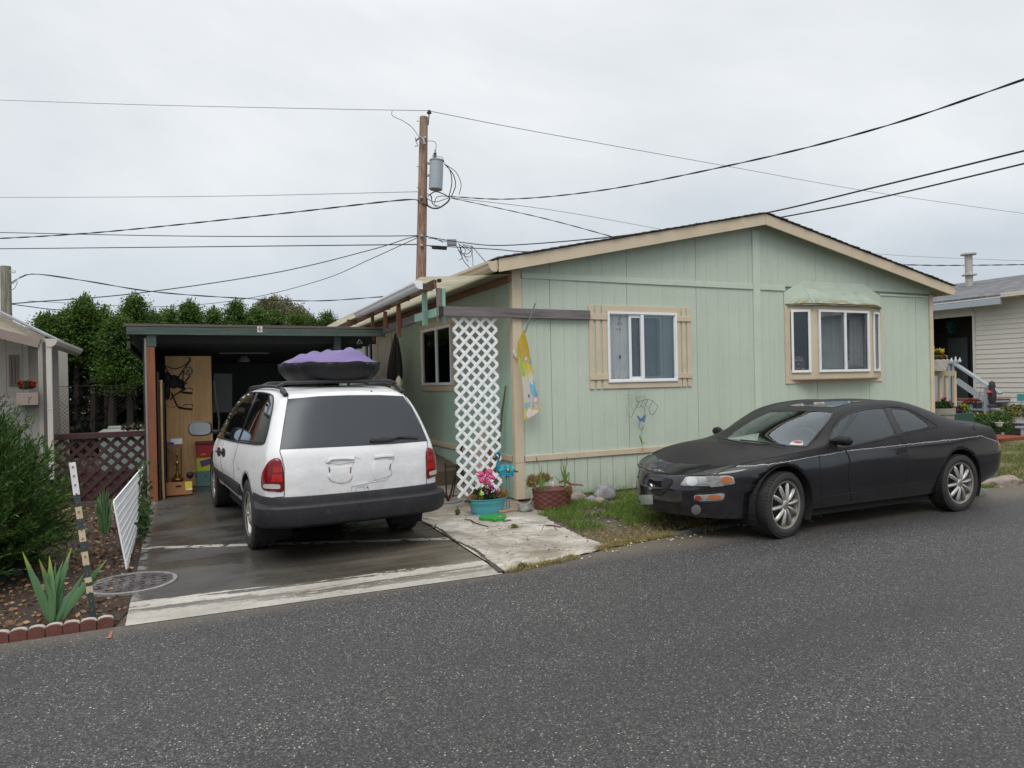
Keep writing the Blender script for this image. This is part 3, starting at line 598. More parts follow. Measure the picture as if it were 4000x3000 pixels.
mb=MB();mb.tube([E0+up_,E1+up_,F1+up_,F0+up_],.007,5);mb.build('drip_edge',pm('dark_edge',(.05,.06,.05),.7),bay)
mb=MB();mb.tube([E1+up_,R0+up_],.010,5);mb.tube([F1+up_,R1+up_],.010,5);mb.tube([R0+up_*.5,R1+up_*.5],.008,5);each(mb,'hip_cap',pm('hip_green',(.42,.50,.44),.7),bay)
def interp(keys,xs):
 ks=np.array([k[0]for k in keys],float);vs=np.array([k[1:]for k in keys],float);out=np.zeros((len(xs),vs.shape[1]))
 m=np.zeros_like(vs);d=np.diff(vs,axis=0)/np.diff(ks)[:,None]
 m[0]=d[0];m[-1]=d[-1]
 for i in range(1,len(ks)-1):
  h0,h1=ks[i]-ks[i-1],ks[i+1]-ks[i];m[i]=(d[i-1]*h1+d[i]*h0)/(h0+h1)
  m[i]=np.where(d[i-1]*d[i]<=0,m[i]*0.35,m[i])
 for j,x in enumerate(xs):
  i=int(np.clip(np.searchsorted(ks,x)-1,0,len(ks)-2));h=ks[i+1]-ks[i];t=np.clip((x-ks[i])/h,0,1)
  out[j]=(2*t**3-3*t*t+1)*vs[i]+(t**3-2*t*t+t)*h*m[i]+(-2*t**3+3*t*t)*vs[i+1]+(t**3-t*t)*h*m[i+1]
 return out
def car_body(curves,x0,x1,front,rear,nsub=9,dx=0.022,creases=()):
 """curves: list of key lists (x, y, z) from sill to roof centre. front/rear = (cap length, exponent, [(z, xshift)...], shift length)"""
 st=list(np.arange(x0,x1+1e-6,dx));st[-1]=x1
 def cap(L_,n,k=16):return[L_*(1-math.cos(a))for a in np.linspace(0,math.pi/2,k)]
 fl,fn=front[0],front[1];rl,rn=rear[0],rear[1]
 st=[x for x in st if x0+fl<x<x1-rl]
 st=[x0+d for d in cap(fl,fn)]+st+[x1-d for d in cap(rl,rn)][::-1]
 st=np.array(st);C=[interp(k,st)for k in curves];K=len(C)
 rows=[]
 for i,x in enumerate(st):
  P=[C[k][i]for k in range(K)];Q=[2*P[0]-P[1]]+P+[P[-1]*np.array([-1,1])if False else np.array([-P[-2][0],P[-2][1]])]
  row=[]
  for k in range(1,K):
   for s in range(nsub):
    t=s/nsub;a,b,c,d=Q[k-1],Q[k],Q[k+1],Q[k+2]
    p=0.5*((2*b)+(c-a)*t+(2*a-5*b+4*c-d)*t*t+(3*b-a-3*c+d)*t**3);row.append(p)
  row.append(P[-1]);row=np.array(row);row[:,0]=np.maximum(row[:,0],0);row[-1,0]=0
  kf=1.0
  df,dr=x-x0,x1-x
  if df<fl:kf=max(0.0,1-(1-df/fl)**fn)**(1/fn)
  if dr<rl:kf=max(0.0,1-(1-dr/rl)**rn)**(1/rn)
  row[:,0]*=kf
  xs=np.full(len(row),x)
  def shift(spec,d):
   L_=spec[3]
   if d>=L_:return 0
   w=(1-d/L_)**2*(1+2*d/L_);zs=[q[0]for q in spec[2]];vs=[q[1]for q in spec[2]]
   return np.interp(row[:,1],zs,vs)*w
  xs=xs+shift(front,df)+shift(rear,dr)
  rows.append(np.column_stack([xs,row[:,0],row[:,1]]))
 R_=np.array(rows);n,m=R_.shape[:2]
 left=R_.copy();left[:,:,1]*=-1
 full=np.concatenate([left,R_[:,::-1][:,1:]],1);w=full.shape[1]
 verts=full.reshape(-1,3);faces=[(i*w+j,(i+1)*w+j,(i+1)*w+j+1,i*w+j+1)for i in range(n-1)for j in range(w-1)]
 return verts,faces
def snap_circle(v,cx,cz,r,band,ymin):
 d=np.hypot(v[:,0]-cx,v[:,2]-cz);k=(np.abs(d-r)<band*(1+0.9*np.abs((v[:,2]-cz)/np.maximum(d,1e-3))**2))&(np.abs(v[:,1])>ymin)&(d>1e-3)
 f=r/d[k];v[k,0]=cx+(v[k,0]-cx)*f;v[k,2]=cz+(v[k,2]-cz)*f
def inpoly(x,y,P):
 r=False;n=len(P);j=n-1
 for i in range(n):
  if(P[i][1]>y)!=(P[j][1]>y)and x<(P[j][0]-P[i][0])*(y-P[i][1])/(P[j][1]-P[i][1]+1e-12)+P[i][0]:r=not r
  j=i
 return r
def project(p):
 d=Vector(p)-CAM;z=d.dot(FW);return(2000+F_PX*d.dot(RT)/z,1500-F_PX*d.dot(UP)/z)
class Car:
 def __init__(s,root,M,verts,faces):
  s.root=root;s.M=M;s.Mi=M.inverted();s.v=verts;s.f=faces
  s.bvh=BVHTree.FromPolygons([tuple(p)for p in verts],faces);s.eye=s.Mi@CAM
 def hit(s,px,py):
  d=(s.Mi.to_3x3()@ray(px,py)).normalized();h,n,i,_=s.bvh.ray_cast(s.eye,d)
  if h is None:
   best=None;best_d=1e9
   for k in range(60):
    p=s.eye+d*(3+k*0.12);q,nn,i,dd=s.bvh.find_nearest(p)
    if q is not None and dd<best_d:best,n,best_d=q,nn,dd
   h=best
  if n.dot(d)>0:n=-n
  return h,n
 def out(s,h,n):
  """outward normal on the body"""
  c=Vector((h.x,0,0.6));return n if n.dot(h-c)>0 else-n
 def patch(s,name,poly,mat,off=0.003,depth=0.006,grid=9.0,mirror=False,parent=None,smooth=True,bulge=0.0):
  """a panel cut to the outline as surveyed in the photo and laid on the body's own surface"""
  bm=bmesh.new();vs=[]
  P=[Vector((p[0],p[1],0))for p in poly]
  f=bm.faces.new([bm.verts.new(p)for p in P]);bm.normal_update()
  x0,x1=min(p.x for p in P),max(p.x for p in P);y0,y1=min(p.y for p in P),max(p.y for p in P)
  g=x0+grid
  while g<x1:bmesh.ops.bisect_plane(bm,geom=bm.verts[:]+bm.edges[:]+bm.faces[:],plane_co=(g,0,0),plane_no=(1,0,0));g+=grid
  g=y0+grid
  while g<y1:bmesh.ops.bisect_plane(bm,geom=bm.verts[:]+bm.edges[:]+bm.faces[:],plane_co=(0,g,0),plane_no=(0,1,0));g+=grid
  bm.verts.index_update();bm.verts.ensure_lookup_table();N_={}
  bound={v.index for e in bm.edges if e.is_boundary for v in e.verts}
  for v in bm.verts:
   h,n=s.hit(v.co.x,v.co.y);n=s.out(h,n);b=bulge if v.index not in bound else 0;N_[v.index]=(h+n*(off+b),h-n*depth)
  idx=[v.index for v in bm.verts];top=[N_[i][0]for i in idx];bot=[N_[i][1]for i in idx];n0=len(idx)
  faces=[tuple(v.index for v in f.verts)for f in bm.faces];sk=[]
  for e in bm.edges:
   if e.is_boundary:a,b=e.verts[0].index,e.verts[1].index;sk.append((a,b,n0+b,n0+a))
  bm.free();mb=MB();mb.add(top+bot,faces+sk)
  obs=[]
  for sg in((1,-1)if mirror else(1,)):
   m2=MB();m2.add([(p[0],p[1]*sg,p[2])for p in mb.v],mb.f);obs.append(m2.build(name,mat,parent or s.root,smooth=smooth,angle=50))
  return obs
 def line(s,mb,pts,w=0.003,off=0.0015,px=6.0,mirror=False,jitter=0.0):
  """a thin raised or dark seam following the body"""
  out=[]
  for(ax,ay),(bx,by)in zip(pts[:-1],pts[1:]):
   n=max(1,int(math.hypot(bx-ax,by-ay)/px))
   for k in range(n):t=k/n;out.append((ax+(bx-ax)*t,ay+(by-ay)*t))
  out.append(pts[-1]);P=[]
  for q in out:
   h,n=s.hit(q[0],q[1]+random.uniform(-jitter,jitter));n=s.out(h,n);P.append(h+n*off)
  for sg in((1,-1)if mirror else(1,)):mb.tube([(p[0],p[1]*sg,p[2])for p in P],w,5)
 def ellipse(s,cx,cy,rx,ry,n=20,rot=0.0):
  c,q=math.cos(rot),math.sin(rot)
  return[(cx+rx*math.cos(t)*c-ry*math.sin(t)*q,cy+rx*math.cos(t)*q+ry*math.sin(t)*c)for t in np.linspace(0,2*math.pi,n,endpoint=False)]
def mapc(c,pts):return[c(*p)for p in pts]
def smoothpoly(pts,n=4):
 P=[Vector((*p,0))for p in pts];out=[];m=len(P)
 for i in range(m):
  a,b,c,d=P[i-1],P[i],P[(i+1)%m],P[(i+2)%m]
  for k in range(n):
   t=k/n;q=0.5*((2*b)+(c-a)*t+(2*a-5*b+4*c-d)*t*t+(3*b-a-3*c+d)*t**3);out.append((q.x,q.y))
 return out
M_rubber=pm('tyre_rubber',(0.022,0.022,0.023),0.8,var=0.15,bump=0.3,fine=120,dirt=(0.07,0.065,0.06),dirtamt=0.5)
M_blackpl=pm('black_plastic',(0.018,0.018,0.02),0.5,var=0.15,bump=0.1)
M_well=pm('wheel_well',(0.008,0.008,0.008),0.95,bump=0)
M_seam=pm('panel_gap',(0.006,0.006,0.006),0.8,bump=0)
M_alloy=pm('alloy_metal',(0.52,0.51,0.49),0.35,0.75,var=0.12,scale=20,bump=0.05,dirt=(0.16,0.12,0.08),dirtamt=0.55)
M_alloyd=pm('dirty_wheel_back',(0.03,0.027,0.025),0.7,0.2,var=0.3)
M_rimlip=pm('rim_lip',(0.30,0.28,0.24),0.45,0.6,var=0.2,scale=15,dirt=(0.14,0.09,0.05),dirtamt=0.7)
M_chrome=pm('chrome',(0.7,0.7,0.7),0.12,1.0,var=0.05,bump=0)
def tyre_mesh(R_,w,rr_):
 mb=MB();prof=[(rr_-.01,-w*.42),(rr_+.01,-w*.47),(R_-.055,-w*.53),(R_-.02,-w*.50),(R_-.004,-w*.40),(R_,-w*.22)]
 prof=prof+[(R_-.007,-w*.21),(R_-.007,-w*.17),(R_,-w*.16),(R_,w*.16),(R_-.007,w*.17),(R_-.007,w*.21)]+[(r,-h)for r,h in prof[::-1]]
 mb.lathe(prof,seg=56,axis='y',closed=True)
 for k in range(56):
  a=2*math.pi*(k+.5)/56;c,s_=math.cos(a),math.sin(a)
  for sg in(-1,1):
   mb.M=Matrix.Rotation(-a,4,'Y');mb.box(R_-.016,R_+.0015,sg*w*.25,sg*w*.46,-.010,.010);mb.M=None
 return mb
def wheel(root,x,y,z,R_,w,rr_,side,kind,steer=0.0):
 """side -1: outer face looks to -y; the wheel mesh group is one part (tyre) with the rim under it"""
 Mx=Matrix.Translation((x,y,z))@Matrix.Rotation(steer,4,'Z')@(Matrix.Rotation(math.pi,4,'Z')if side>0 else Matrix())
 def bld(mb,name,mat,par,**k):
  m2=MB();m2.M=Mx;m2.cur=0;m2.add(mb.v,mb.f);return m2.build(name,mat,par,smooth=True,**k)
 ty=bld(tyre_mesh(R_,w,rr_),'tyre',M_rubber,root,angle=30)
 f=-w*0.42
 mb=MB();mb.lathe([(rr_-.012,f-.004),(rr_+.006,f-.012),(rr_+.010,f-.002),(rr_-.004,f+.02),(rr_-.02,f+.06),(rr_-.022,w*.4)],seg=48,axis='y',closed=True)
 bld(mb,'rim',M_rimlip,ty)
 mb=MB();mb.lathe([(rr_-.02,f+.07),(0.05,f+.075),(0.0,f+.075)],seg=32,axis='y',closed=True);bld(mb,'wheel_back',M_alloyd,ty)
 mb=MB()
 if kind=='spoke':
  for k in range(10):
   a=2*math.pi*k/10+0.1;mb.M=Matrix.Rotation(-a,4,'Y')
   pts=[(0.045,f+.004,0),(0.07,f-.006,0),(0.11,f-.004,0),(rr_-.05,f+.002,0),(rr_-.022,f+.008,0),(rr_-.008,f+.014,0)]
   mb.tube([Vector(p)for p in pts],[0.012,0.015,0.019,0.0205,0.016,0.008],8)
  mb.M=None
  mb.lathe([(0.052,f+.03),(0.050,f+.0),(0.036,f-.012),(0.0,f-.015)],seg=20,axis='y')
 else:
  prof=[(rr_-.014,f+.004),(rr_-.03,f+.028),(rr_-.055,f+.030),(0.105,f+.006),(0.075,f-.004),(0.05,f+.004),(0.04,f+.012),(0.0,f+.010)]
  seg=60;base=len(mb.v);vs=[];fs=[]
  for r,h in prof:
   for k in range(seg):
    t=2*math.pi*k/seg;vs.append((r*math.cos(t),h+0.006*math.cos(t*5)*(r/rr_),r*math.sin(t)))
  for i in range(len(prof)-1):
   for k in range(seg):
    if i==2 and(k%12)in(4,5,6,7):continue
    fs.append((i*seg+k,i*seg+(k+1)%seg,(i+1)*seg+(k+1)%seg,(i+1)*seg+k))
  mb.add(vs,fs)
 sp=bld(mb,'wheel_face',M_alloy,ty)
 mb=MB();mb.lathe([(0.024,f-.010),(0.022,f-.0185),(0.0,f-.02)],seg=16,axis='y');bld(mb,'hub_cap',pm('hub_gold',(0.32,0.24,0.14),0.4,0.7),ty)
 return ty
def mat_blackpaint():
 m,t,b=newmat('faded_black_paint');v=ncoord(t);X,Y,Z=axis_xyz(t)
 n=nnoise(t,v,2.5,5,0.6);f=nnoise(t,v,16,5,0.7);fn=nnoise(t,v,90,3)
 zl=nmath(t,'ADD',0.655,nmath(t,'MULTIPLY',nmath(t,'SUBTRACT',nrange(t,X,-0.9,0.9),0.0),0.105))
 zl=nmath(t,'ADD',zl,nmath(t,'MULTIPLY',nrange(t,X,0.9,3.0),0.035));zl=nmath(t,'SUBTRACT',zl,nmath(t,'MULTIPLY',nrange(t,X,3.05,3.4),0.09))
 d=nmath(t,'ADD',nmath(t,'SUBTRACT',Z,zl),nmath(t,'MULTIPLY',nmath(t,'SUBTRACT',f,0.5),0.035))
 faded=nmath(t,'GREATER_THAN',d,0.0)
 edge=nmath(t,'MULTIPLY',nmath(t,'LESS_THAN',nmath(t,'ABSOLUTE',d),0.0028),nmath(t,'GREATER_THAN',nmath(t,'ABSOLUTE',Y),0.66))
 dull=nramp(t,n,[(0.3,(0.008,0.0075,0.008)),(0.7,(0.018,0.016,0.017))])
 gloss=nramp(t,n,[(0.3,(0.004,0.004,0.006)),(0.7,(0.009,0.009,0.012))])
 c=nmix(t,faded,gloss,dull);c=nmix(t,nmath(t,'MULTIPLY',edge,0.8),c,(0.42,0.43,0.45))
 hx=nmath(t,'ADD',X,nmath(t,'MULTIPLY',nnoise(t,v,7,5,0.7),0.25));hd=nmath(t,'ABSOLUTE',nmath(t,'ADD',hx,0.70))
 chip=nmath(t,'MULTIPLY',nmath(t,'LESS_THAN',hd,0.007),nmath(t,'MULTIPLY',nmath(t,'GREATER_THAN',Z,0.60),nmath(t,'LESS_THAN',X,-0.5)))
 c=nmix(t,nmath(t,'MULTIPLY',chip,0.7),c,(0.36,0.38,0.38))
 sn=nnoise(t,ncoord(t,(2.2,18,1)),3.0,4,0.6);streak=nmath(t,'MULTIPLY',nmath(t,'GREATER_THAN',sn,0.735),nmath(t,'MULTIPLY',nmath(t,'LESS_THAN',X,0.1),nmath(t,'GREATER_THAN',Z,0.7)))
 c=nmix(t,nmath(t,'MULTIPLY',streak,0.45),c,(0.3,0.31,0.33))
 dust=nmath(t,'MULTIPLY',nrange(t,Z,0.42,0.2),nrange(t,f,0.3,0.7));c=nmix(t,nmath(t,'MULTIPLY',dust,0.35),c,(0.08,0.07,0.06))
 t.links.new(c,b.inputs['Base Color']);t.links.new(nmath(t,'ADD',nrange(t,faded,0,1,0.08,0.40),nmath(t,'MULTIPLY',f,0.08)),b.inputs['Roughness'])
 t.links.new(nrange(t,faded,0,1,0.60,0.24),b.inputs['Specular IOR Level']);nbump(t,b,fn,0.04,0.002);t.links.new(nrange(t,faded,0,1,.30,.0),b.inputs['Coat Weight']);b.inputs['Coat Roughness'].default_value=.05;return m
M_bpaint=mat_blackpaint()
CC=T('black_coupe','black two-door coupe with peeling paint and taped headlight, parked nose to the left','car')
CM=Matrix.Translation((1.21,-2.385,0))
cc=mk(2400,1500,1.3825);ca=mk(3100,1500,2.4578);cb=mk(2400,1700,2.765)
curves=[
 [(-.95,.70,.215),(-.4,.77,.20),(.4,.785,.225),(2.2,.79,.22),(2.9,.785,.235),(3.3,.75,.31),(3.80,.70,.38)],
 [(-.95,.74,.30),(0,.82,.33),(.5,.815,.34),(2.2,.82,.35),(2.9,.825,.37),(3.80,.73,.47)],
 [(-.95,.75,.46),(-.4,.81,.50),(0,.84,.55),(.5,.83,.56),(1.6,.84,.585),(2.58,.85,.62),(3.0,.835,.62),(3.80,.74,.62)],
 [(-.95,.73,.55),(-.5,.775,.645),(0,.805,.73),(.45,.795,.785),(1.0,.79,.815),(1.6,.79,.84),(2.2,.785,.865),(2.9,.765,.88),(3.3,.735,.855),(3.80,.69,.77)],
 [(-.95,.60,.565),(-.5,.60,.665),(0,.66,.785),(.45,.705,.825),(.6,.70,.86),(.8,.65,.985),(1.0,.60,1.095),(1.2,.575,1.15),(1.5,.56,1.185),(1.9,.56,1.19),(2.2,.57,1.155),(2.5,.59,1.075),(2.8,.61,.985),(3.0,.63,.935),(3.3,.64,.905),(3.80,.60,.80)],
 [(-.95,.32,.572),(-.5,.34,.695),(0,.36,.82),(.25,.38,.86),(.45,.40,.93),(.6,.40,.99),(.8,.37,1.075),(1.0,.34,1.145),(1.2,.32,1.185),(1.5,.31,1.215),(1.9,.31,1.222),(2.2,.32,1.195),(2.4,.33,1.145),(2.6,.34,1.085),(2.9,.36,.985),(3.05,.36,.955),(3.3,.37,.94),(3.80,.34,.84)],
 [(-.95,0,.578),(-.5,0,.708),(0,0,.84),(.2,0,.87),(.4,0,.95),(.6,0,1.03),(.8,0,1.105),(.95,0,1.155),(1.2,0,1.205),(1.5,0,1.232),(1.9,0,1.238),(2.2,0,1.215),(2.4,0,1.17),(2.7,0,1.075),(3.0,0,.975),(3.1,0,.962),(3.3,0,.955),(3.80,0,.86)]]
V_,F_=car_body(curves,-.91,3.80,(.78,1.95,[(.18,.05),(.33,.01),(.45,0),(.52,.02),(.60,.06),(.66,.09)],.3),(.50,2.3,[(.2,-.10),(.4,-.01),(.55,0),(.66,-.04),(.8,-.17),(.95,-.22)],.45),nsub=11,dx=0.018)
for wx in(0.0,2.59):snap_circle(V_,wx,0.31,0.365,0.013,0.5)
car=Car(CC,CM,V_,F_)
WS=mapc(cc,[(604,300),(655,253),(740,198),(800,168),(850,149),(1000,145),(1110,147),(1183,156),(1165,190),(1120,245),(1040,338),(930,333),(760,322),(680,312)])
DG=mapc(ca,[(352,560),(352,500),(395,410),(450,345),(510,300),(600,264),(700,242),(862,230),(925,360),(978,490),(800,535),(560,588),(400,612)])
QG=mapc(ca,[(938,238),(1010,236),(1090,252),(1160,290),(1240,345),(1290,388),(1298,408),(1270,420),(1150,448),(1052,468),(1000,370)])
def faces_without(car,polys,arches,shrink=0.0):
 keep=[];M=car.M;cut=[]
 for f in car.f:
  c=(car.v[f[0]]+car.v[f[1]]+car.v[f[2]]+car.v[f[3]])/4;drop=False
  for wx,wz,r in arches:
   if abs(c[1])>0.55 and math.hypot(c[0]-wx,c[2]-wz)<r:drop=True
  if not drop and c[2]>0.7:
   p=project(M@Vector((c[0],-abs(c[1]),c[2])))
   for i,P in enumerate(polys):
    if i==0:
     if(inpoly(*project(M@Vector(c)),P))and c[0]<1.3:drop=True
    elif abs(c[1])>0.5 and inpoly(*p,P):drop=True
  if not drop:keep.append(f)
 return keep
def addbody(name,car,keep,mat,inner,par):
 mb=MB();mb.add([tuple(p)for p in car.v],keep);me=bpy.data.meshes.new(name)
 me.from_pydata(mb.v,[],mb.f);bm=bmesh.new();bm.from_mesh(me)
 bmesh.ops.remove_doubles(bm,verts=bm.verts,dist=0.0004);bmesh.ops.delete(bm,geom=[v for v in bm.verts if not v.link_faces],context='VERTS')
 bmesh.ops.recalc_face_normals(bm,faces=bm.faces)
 s=sum((1 if f.normal.dot(f.calc_center_median()-Vector((f.calc_center_median().x,0,.6)))>0 else-1)for f in bm.faces)
 if s<0:bmesh.ops.reverse_faces(bm,faces=bm.faces)
 bm.to_mesh(me);bm.free();me.materials.append(mat);me.materials.append(inner)
 me.polygons.foreach_set('use_smooth',[True]*len(me.polygons));me.set_sharp_from_angle(angle=math.radians(50))
 o=bpy.data.objects.new(name,me);COL.objects.link(o);adopt(o,par)
 sm=o.modifiers.new('thick','SOLIDIFY');sm.thickness=0.012;sm.offset=-1;sm.material_offset=1;sm.material_offset_rim=0;return o
keep=faces_without(car,[WS,DG,QG],[(0.0,.31,.365),(2.59,.31,.365)])
body=addbody('body',car,keep,M_bpaint,M_blackpl,CC)
M_cglass=glassmat('coupe_side_glass',(0.66,0.76,0.78),.85,0.02);M_cws=glassmat('coupe_windshield_glass',(0.74,0.82,0.79),1.0,0.03)
car.patch('windshield',WS,M_cws,0.002,0.001,grid=14)[0]
car.patch('side_window',DG,M_cglass,0.001,0.001,grid=14,mirror=True)
car.patch('quarter_window',QG,M_cglass,0.001,0.001,grid=14,mirror=True)
mb=MB()
for P,mir in((WS,False),(DG,True),(QG,True)):car.line(mb,P+[P[0]],0.0085,0.000,px=8,mirror=mir)
each(mb,'window_seal',M_blackpl,CC,smooth=True)
car.patch('door_pillar',mapc(ca,[(872,226),(930,234),(1048,470),(990,488),(930,360)]),M_blackpl,0.0025,0.001,mirror=True)
mb=MB();car.line(mb,mapc(ca,[(330,640),(560,597),(800,545),(990,500),(1150,462),(1300,425),(1390,402)]),0.006,0.002,mirror=True);car.line(mb,mapc(ca,[(870,222),(1010,222),(1110,240),(1200,290),(1300,350),(1388,405)]),0.005,0.001,mirror=True)
each(mb,'belt_molding',M_blackpl,CC,smooth=True)
mb=MB()
car.line(mb,mapc(cc,[(1103,352),(1110,430),(1118,560),(1122,660)]),0.003,0.000,mirror=True);car.line(mb,mapc(ca,[(1005,505),(1050,550),(1090,610),(1098,720),(1085,900),(1055,1040),(980,1085),(600,1140),(280,1180)]),0.003,0.0,mirror=True)
car.line(mb,mapc(ca,[(215,1100),(540,1048),(1000,975),(1370,920)]),0.0035,0.0005,mirror=True)
car.line(mb,mapc(cb,[(340,385),(600,418),(860,432),(1080,436),(1110,415),(1190,372),(1350,318),(1600,262),(1900,205),(2170,150)]),0.0035,0.0005,mirror=True)
car.line(mb,mapc(ca,[(1715,690),(1830,668),(1965,638)]),0.003,0.0,mirror=True);car.line(mb,mapc(ca,[(1550,345),(1600,380),(1700,385),(1800,378)]),0.003,0.0,mirror=True)
car.line(mb,mapc(cb,[(1490,545),(1560,540)]),0.003,0.0,mirror=True)
each(mb,'panel_gap',M_seam,CC)
mb=MB();car.line(mb,mapc(cc,[(1243,352),(1262,380),(1272,420),(1266,500),(1274,560),(1278,630)]),0.008,-0.002);mb.build('dented_crease',M_seam,CC,smooth=True)
M_lampback=pm('lamp_reflector',(0.40,0.40,0.39),0.25,0.5,var=0.2,scale=18,bump=0.1);M_clear=glassmat('lamp_cover',(0.95,0.95,0.93),1.0,0.04)
M_amber=pm('amber_lens',(0.38,0.13,0.045),0.2,var=0.2,scale=30,bump=0.2);M_orange=pm('red_amber_lens',(0.26,0.04,0.02),0.25,var=0.2,scale=30,bump=0.2)
M_tape=pm('clear_tape',(0.24,0.23,0.23),0.3,var=0.35,scale=26,bump=0.5,fine=50)
hl=car.patch('headlight',smoothpoly(mapc(cb,[(718,545),(745,488),(792,445),(1000,442),(1190,432),(1275,446),(1298,490),(1285,530),(1100,548),(900,553)]),3),M_lampback,0.004,0.01,mirror=True,bulge=0.004)
mb=MB();car.line(mb,smoothpoly(mapc(cb,[(718,545),(745,488),(792,445),(1000,442),(1190,432),(1275,446),(1298,490),(1285,530),(1100,548),(900,553)]),3)+[cb(718,545)],0.005,0.002,mirror=True)
each(mb,'lamp_bezel',M_blackpl,CC)
for k,h in enumerate(hl):
 if k==0:
  car.patch('lamp_bowl',car.ellipse(*cb(840,500),62/2.765,46/2.765),M_chrome,0.0085,0.001,parent=h);car.patch('amber_marker',car.ellipse(*cb(1212,482),66/2.765,36/2.765),M_amber,0.011,0.001,parent=h)
  car.patch('crazed_tape',mapc(cb,[(985,440),(1140,440),(1150,480),(1130,520),(1185,545),(1130,552),(1040,560),(1020,530),(930,525),(1010,480)]),M_tape,0.0095,0.001,parent=h)
ts=car.patch('turn_signal',smoothpoly(mapc(cb,[(868,650),(1020,640),(1170,628),(1190,660),(1155,702),(1000,712),(885,706)]),3),M_tape,0.004,0.01,mirror=True,bulge=0.003)
car.patch('amber_lens',car.ellipse(*cb(1080,668),75/2.765,26/2.765),M_amber,0.010,0.001,parent=ts[0]);car.patch('red_lens',car.ellipse(*cb(905,678),34/2.765,28/2.765),M_orange,0.010,0.001,parent=ts[0])
mb=MB();car.line(mb,smoothpoly(mapc(cb,[(850,640),(1020,628),(1190,615),(1205,665),(1165,715),(1000,724),(870,716)]),3),0.005,0.001,mirror=True);each(mb,'lamp_bezel',M_blackpl,CC)
car.patch('fog_lamp_recess',smoothpoly(mapc(cb,[(705,790),(760,755),(850,745),(930,770),(940,830),(915,875),(840,882),(750,850)]),3),M_well,0.003,0.004,mirror=True)
fg=car.patch('fog_lamp',car.ellipse(*cb(885,806),52/2.765,56/2.765),pm('fog_lens',(0.13,0.13,0.14),0.15,var=0.1),0.008,0.005,mirror=True,bulge=0.004)
grl=car.patch('grille',smoothpoly(mapc(cb,[(298,495),(345,448),(480,452),(632,488),(600,560),(520,655),(440,640),(350,560)]),3),M_well,0.003,0.004,mirror=False)[0]
mb=MB()
for k in range(13):
 y=455+k*14;car.line(mb,mapc(cb,[(310+max(0,k-5)*14,y+4),(470,y+6),(618-max(0,k-3)*11,y+18)]),0.0036,0.006)
for k in range(16):
 x=330+k*19;y1=min(650,520+(k-0)*14 if k<9 else 650-(k-9)*24);car.line(mb,mapc(cb,[(x,462+k*1.6),(x-8,max(y1,480))]),0.003,0.006)
mb.build('grille_mesh',pm('grille_bars',(0.04,0.04,0.045),0.5),grl)
mb=MB();h,n=car.hit(*cb(400,556));
mb.M=Matrix.Translation(h+Vector((-.012,0,0)));mb.lathe([(0.0,-.010),(0.028,-.008),(0.034,0.0),(0.03,.01)],axis='x',seg=20)
for sg in(-1,1):mb.add([(-.002,sg*.025,.006),(-.002,sg*.025,-.014),(.0,sg*.17,.004),(.0,sg*.17,.013),(.01,sg*.025,.006),(.01,sg*.17,.013)],[(0,1,2,3),(0,3,5,4)])
mb.M=None;mb.build('winged_emblem',M_chrome,CC,smooth=True)
car.patch('air_intake',smoothpoly(mapc(cb,[(470,782),(560,798),(650,835),(712,895),(600,912),(450,900),(380,868)]),3),M_well,0.003,0.004)
car.patch('number_plate',mapc(cb,[(245,650),(415,640),(418,745),(250,748)]),pm('blank_plate',(0.30,0.34,0.29),0.45,var=0.25),0.006,0.003)
car.patch('door_handle',smoothpoly(mapc(ca,[(985,640),(1075,606),(1095,660),(1085,672),(1000,682)]),2),M_well,0.002,0.004,mirror=True)
mb=MB();car.line(mb,mapc(ca,[(1000,678),(1092,664)]),0.005,0.006,mirror=True);each(mb,'handle_pull',pm('gloss_black',(0.01,0.01,0.012),0.12),CC,smooth=True)
car.patch('tail_light',smoothpoly(mapc(ca,[(1957,482),(1972,520),(1985,575),(1980,600),(1960,592),(1953,540)]),2),pm('red_lens',(0.36,0.012,0.015),0.15,var=0.15,scale=20),0.004,0.006,mirror=True)
car.patch('sunroof',smoothpoly(mapc(cc,[(945,118),(1080,100),(1355,91),(1275,104),(1190,124),(1060,122)]),2),glassmat('sunroof_glass',(0.1,0.1,0.1),1.2,0.1,0.2),0.003,0.002)
car.patch('window_sticker',mapc(cb,[(1890,105),(1900,88),(1940,66),(1990,60),(2030,70),(2040,95),(2025,112),(1960,110)]),pm('sticker_white',(0.46,0.46,0.46),0.5,var=0.05),0.005,0.0);car.patch('window_sticker',mapc(cb,[(1925,82),(1950,68),(1990,64),(2024,74),(2030,92),(1980,96)]),pm('sticker_red',(0.26,0.05,0.06),0.5,var=0.05),0.0065,0.0)
mb=MB()
for a,b_,c in(((560,302),(640,318),(700,334)),((682,314),(800,326),(925,343))):
 P=[]
 for q in spline([(*cc(*a),0),(*cc(*b_),0),(*cc(*c),0)],5):h,n=car.hit(q.x,q.y);P.append(h+car.out(h,n)*0.022)
 mb.tube(P,0.008,5)
each(mb,'wiper',M_blackpl,CC,smooth=True)
